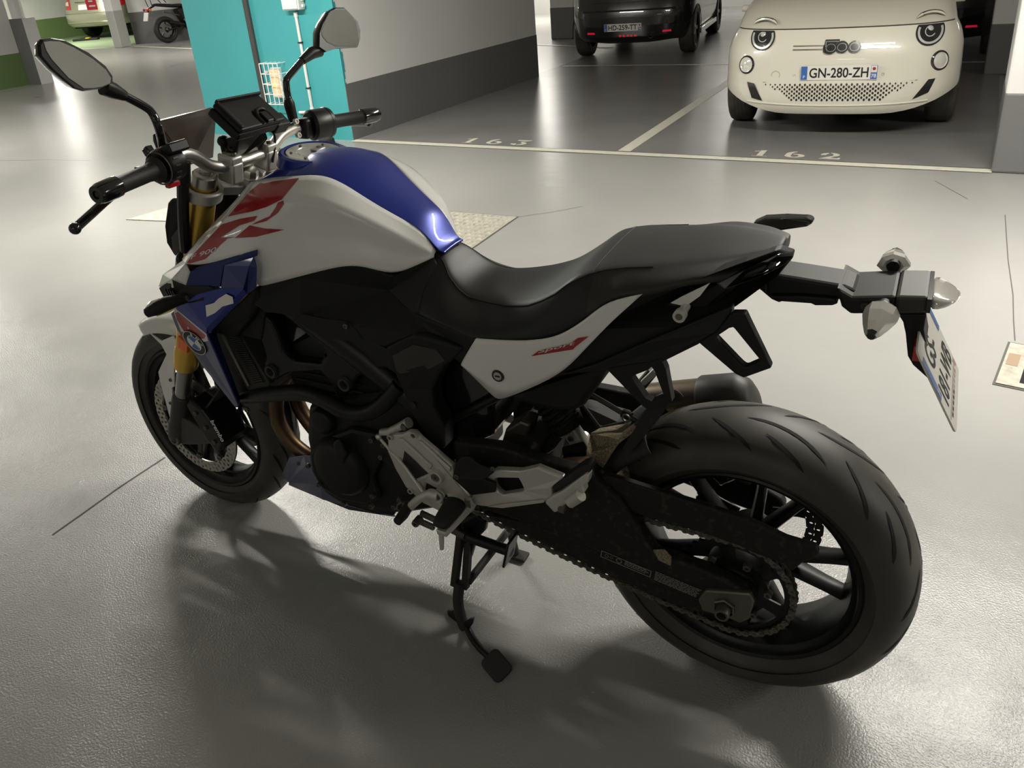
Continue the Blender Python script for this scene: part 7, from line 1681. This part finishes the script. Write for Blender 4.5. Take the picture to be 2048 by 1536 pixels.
mk('rear_window', [(-.55, .72, 1.14), (.55, .72, 1.14), (.48, 1.28, 1.40), (-.48, 1.28, 1.40)], [(0, 1, 2, 3)], glass_d, SAL, solid=.004)
sheet('plate_recess', sh, [[(-.42, .64), (.38, .64), (.44, .86), (-.46, .86)]], champagne, b, lift=.003)
sheet('chrome_strip', sh, [[(-.36, .855), (.34, .855), (.34, .875), (-.36, .875)]], chrome_trim, b, lift=.008)
NPl = sheet('number_plate', sh, [[(-.25, .69), (.25, .69), (.25, .81), (-.25, .81)]], M['plate_white'], SAL, lift=.012)
for s in (-1, 1):
    TLm = sheet('tail_lamp', sh, [[(s * .50, .71), (s * .86, .73), (s * .86, .86), (s * .80, .97), (s * .58, 1.0)]], M['red_lens'], SAL, lift=.008)
    sheet('lamp_inset', sh, [[(s * .58, .80), (s * .76, .81), (s * .74, .89), (s * .60, .89)]], M['clear'], TLm, lift=.012)
    for y in (1.0, 3.6): wheel_car(SAL, s * .78, y, .32, .21, s)
m = MB(); m.tube([sh.on(x, .40, .004)[0] for x in [-.8 + .08 * i for i in range(21)]], .012, 8); m.build('bumper_lip', champagne, b)
m = MB(); m.tube([sh.on(x, .62, .004)[0] for x in [-.8 + .08 * i for i in range(21)]], .012, 8); m.build('bumper_edge', champagne, b)
MB().box((0, 2.1, .36), (1.4, 3.6, .2)).build('underbody', M['satin_black'], SAL)
p = (-20.3531,9.7755,0)
WC = empty('wheel_chock', 'black and yellow wheel chock on the floor under the saloon car', 'chock', GM @ Matrix.Translation((p[0], p[1], 0)) @ Matrix.Rotation(.5, 4, 'Z'))
MB().box((0, 0, .03), (.75, .16, .06)).build('base', M['rubber'], WC, bevel=.02)
MB().box((.08, -.02, .065), (.12, .14, .03)).build('yellow_band', material('chock_yellow', (.75, .42, .02), .5), WC, bevel=.01)
# red and white notice on the corner pillar
NT = empty('notice', 'red notice hanging on the corner pillar beside the saloon car', 'sign', GM @ Matrix.Translation((-16.42, 7.70, 1.0)))
MB().box((-.30, .0, .16), (.40, .01, .52)).build('sheet', material('notice_red', (.62, .03, .06), .5), NT)
for i in range(4): MB().box((-.30 + .03 * (i % 2), -.007, .32 - .11 * i), (.24 - .04 * (i % 3), .004, .035)).build('print_line', M['white_print'], NT)

# ---------------------------------------------------------------- far motorcycle against the dark dado
p = (-15.2301,8.4853,0)
FB_ = empty('motorcycle', 'dark motorcycle standing by the far wall, small white plate at its tail', 'motorcycle', GM @ Matrix.Translation((p[0], p[1], 0)) @ Matrix.Rotation(radians(80), 4, 'Z'))
# local: x forward, y left, z up, rear wheel on the origin
for cx_, hw_ in ((0, .085), (1.42, .06)):
    m, a_, b__ = tyre_mesh(.31, hw_, cx_, .31, 40); tt = m.build('tyre', M['dusty_black'], FB_)
    m = MB(); m.lathe([(.215, .05), (.19, .04), (.18, 0), (.19, -.04), (.215, -.05), (.22, 0)], (cx_, 0, .31), Y_, 36, closed=True); m.build('rim', M['satin_black'], tt)
    for k in range(5):
        a = 2 * pi * k / 5; spoke(cx_, .31, a, a + .2, .03, .19, .03, .02, .04, .03).build('spoke', M['satin_black'], tt)
    m = MB(); m.lathe([(.07, -.003), (.13, -.003), (.13, .003), (.07, .003)], (cx_, -.07, .31), Y_, 36, closed=True); m.build('disc', M['dull_steel'], tt)
    m = MB(); m.lathe([(.0001, -.10), (.022, -.10), (.022, .10), (.0001, .10)], (cx_, 0, .31), Y_, 16); m.build('axle', M['chain'], tt)
loft('seat', [[Vector((x, y * w, z + h * c)) for y, c in ((-1, -.6), (-.8, .6), (0, 1), (.8, .6), (1, -.6), (0, -1))] for x, w, z, h in ((-.22, .06, .90, .03), (.0, .13, .88, .05), (.35, .15, .82, .05), (.62, .10, .82, .06))], M['seat'], FB_, sub=1)
loft('tank', [[Vector((x, y * w, z + h * c)) for y, c in ((-1, -.8), (-.9, .3), (-.5, .9), (0, 1), (.5, .9), (.9, .3), (1, -.8))] for x, w, z, h in ((.58, .08, .84, .06), (.75, .17, .92, .10), (1.0, .2, .95, .12), (1.15, .1, .96, .08))], M['gloss_black'], FB_, sub=1)
MB().prism([(.35, .13, .75), (1.15, .16, .85), (1.2, .14, .5), (1.0, .14, .25), (.6, .14, .25), (.45, .13, .5)], (0, -.27, 0)).fixn().build('engine', M['engine'], FB_, fix=False, bevel=.03)
MB().prism([(.0, -.12, .30), (.5, -.10, .42), (.5, -.10, .36), (.0, -.12, .27)], (0, .24, 0)).fixn().build('swingarm', M['satin_black'], FB_, fix=False, bevel=.01)
m = MB(); m.tube([(.40, -.2, .38), (.22, -.2, .43), (.02, -.2, .48)], [.045, .05, .04], 14); m.build('silencer', M['satin_black'], FB_)
m = MB(); m.tube([(.35, -.16, .60), (.18, -.17, .66), (-.05, -.16, .72)], [.012, .012, .012], 8); m.build('grab_rail', M['dull_steel'], FB_)
m = MB(); m.tube([(.52, -.19, .42), (.42, -.22, .50)], .018, 8); m.build('footrest', M['silver'], FB_)
for s in (-1, 1):
    m = MB(); m.tube([(1.12, s * .1, .95), (1.42, s * .1, .31)], .026, 12); m.build('fork', M['dull_steel'], FB_)
    m = MB(); m.tube([(1.05, 0, 1.02), (1.02, s * .2, 1.06), (.95, s * .36, 1.05)], .013, 10); m.build('handlebar', M['satin_black'], FB_)
    m = MB(); m.tube([(-.34, s * .04, .80), (-.35, s * .12, .80)], .008, 8); ii = m.build('indicator_stalk', M['satin_black'], FB_)
    m = MB(); m.sphere((-.36, s * .15, .80), .03, 12, 8); m.build('indicator', M['amber'] if s < 0 else M['red_lens'], ii)
m = MB(); m.tube([(-.15, 0, .88), (-.30, 0, .82), (-.40, 0, .68)], .022, 10); m.build('plate_carrier', M['satin_black'], FB_)
MB().box((-.33, 0, .80), (.05, .13, .05)).build('tail_lamp', M['red_lens'], FB_, bevel=.01)
MB().box((-.43, 0, .65), (.012, .20, .20), Matrix.Rotation(.35, 3, 'Y')).build('number_plate', M['plate_white'], FB_)
m = MB(); m.tube([(-.26, .10, .86), (-.30, .12, 1.08), (-.05, .13, 1.12), (.1, .13, .92)], .010, 8); m.tube([(-.26, -.10, .86), (-.30, -.12, 1.08), (-.05, -.13, 1.12), (.1, -.13, .92)], .010, 8); m.build('rack', M['satin_black'], FB_)
MB().box((-.02, 0, 1.16), (.36, .34, .14)).build('luggage_roll', material('luggage_red', (.12, .01, .012), .7), FB_, bevel=.05, seg=3)
m = MB(); m.tube([(.55, .12, .3), (.50, .32, .01)], .012, 8); m.build('side_stand', M['satin_black'], FB_)
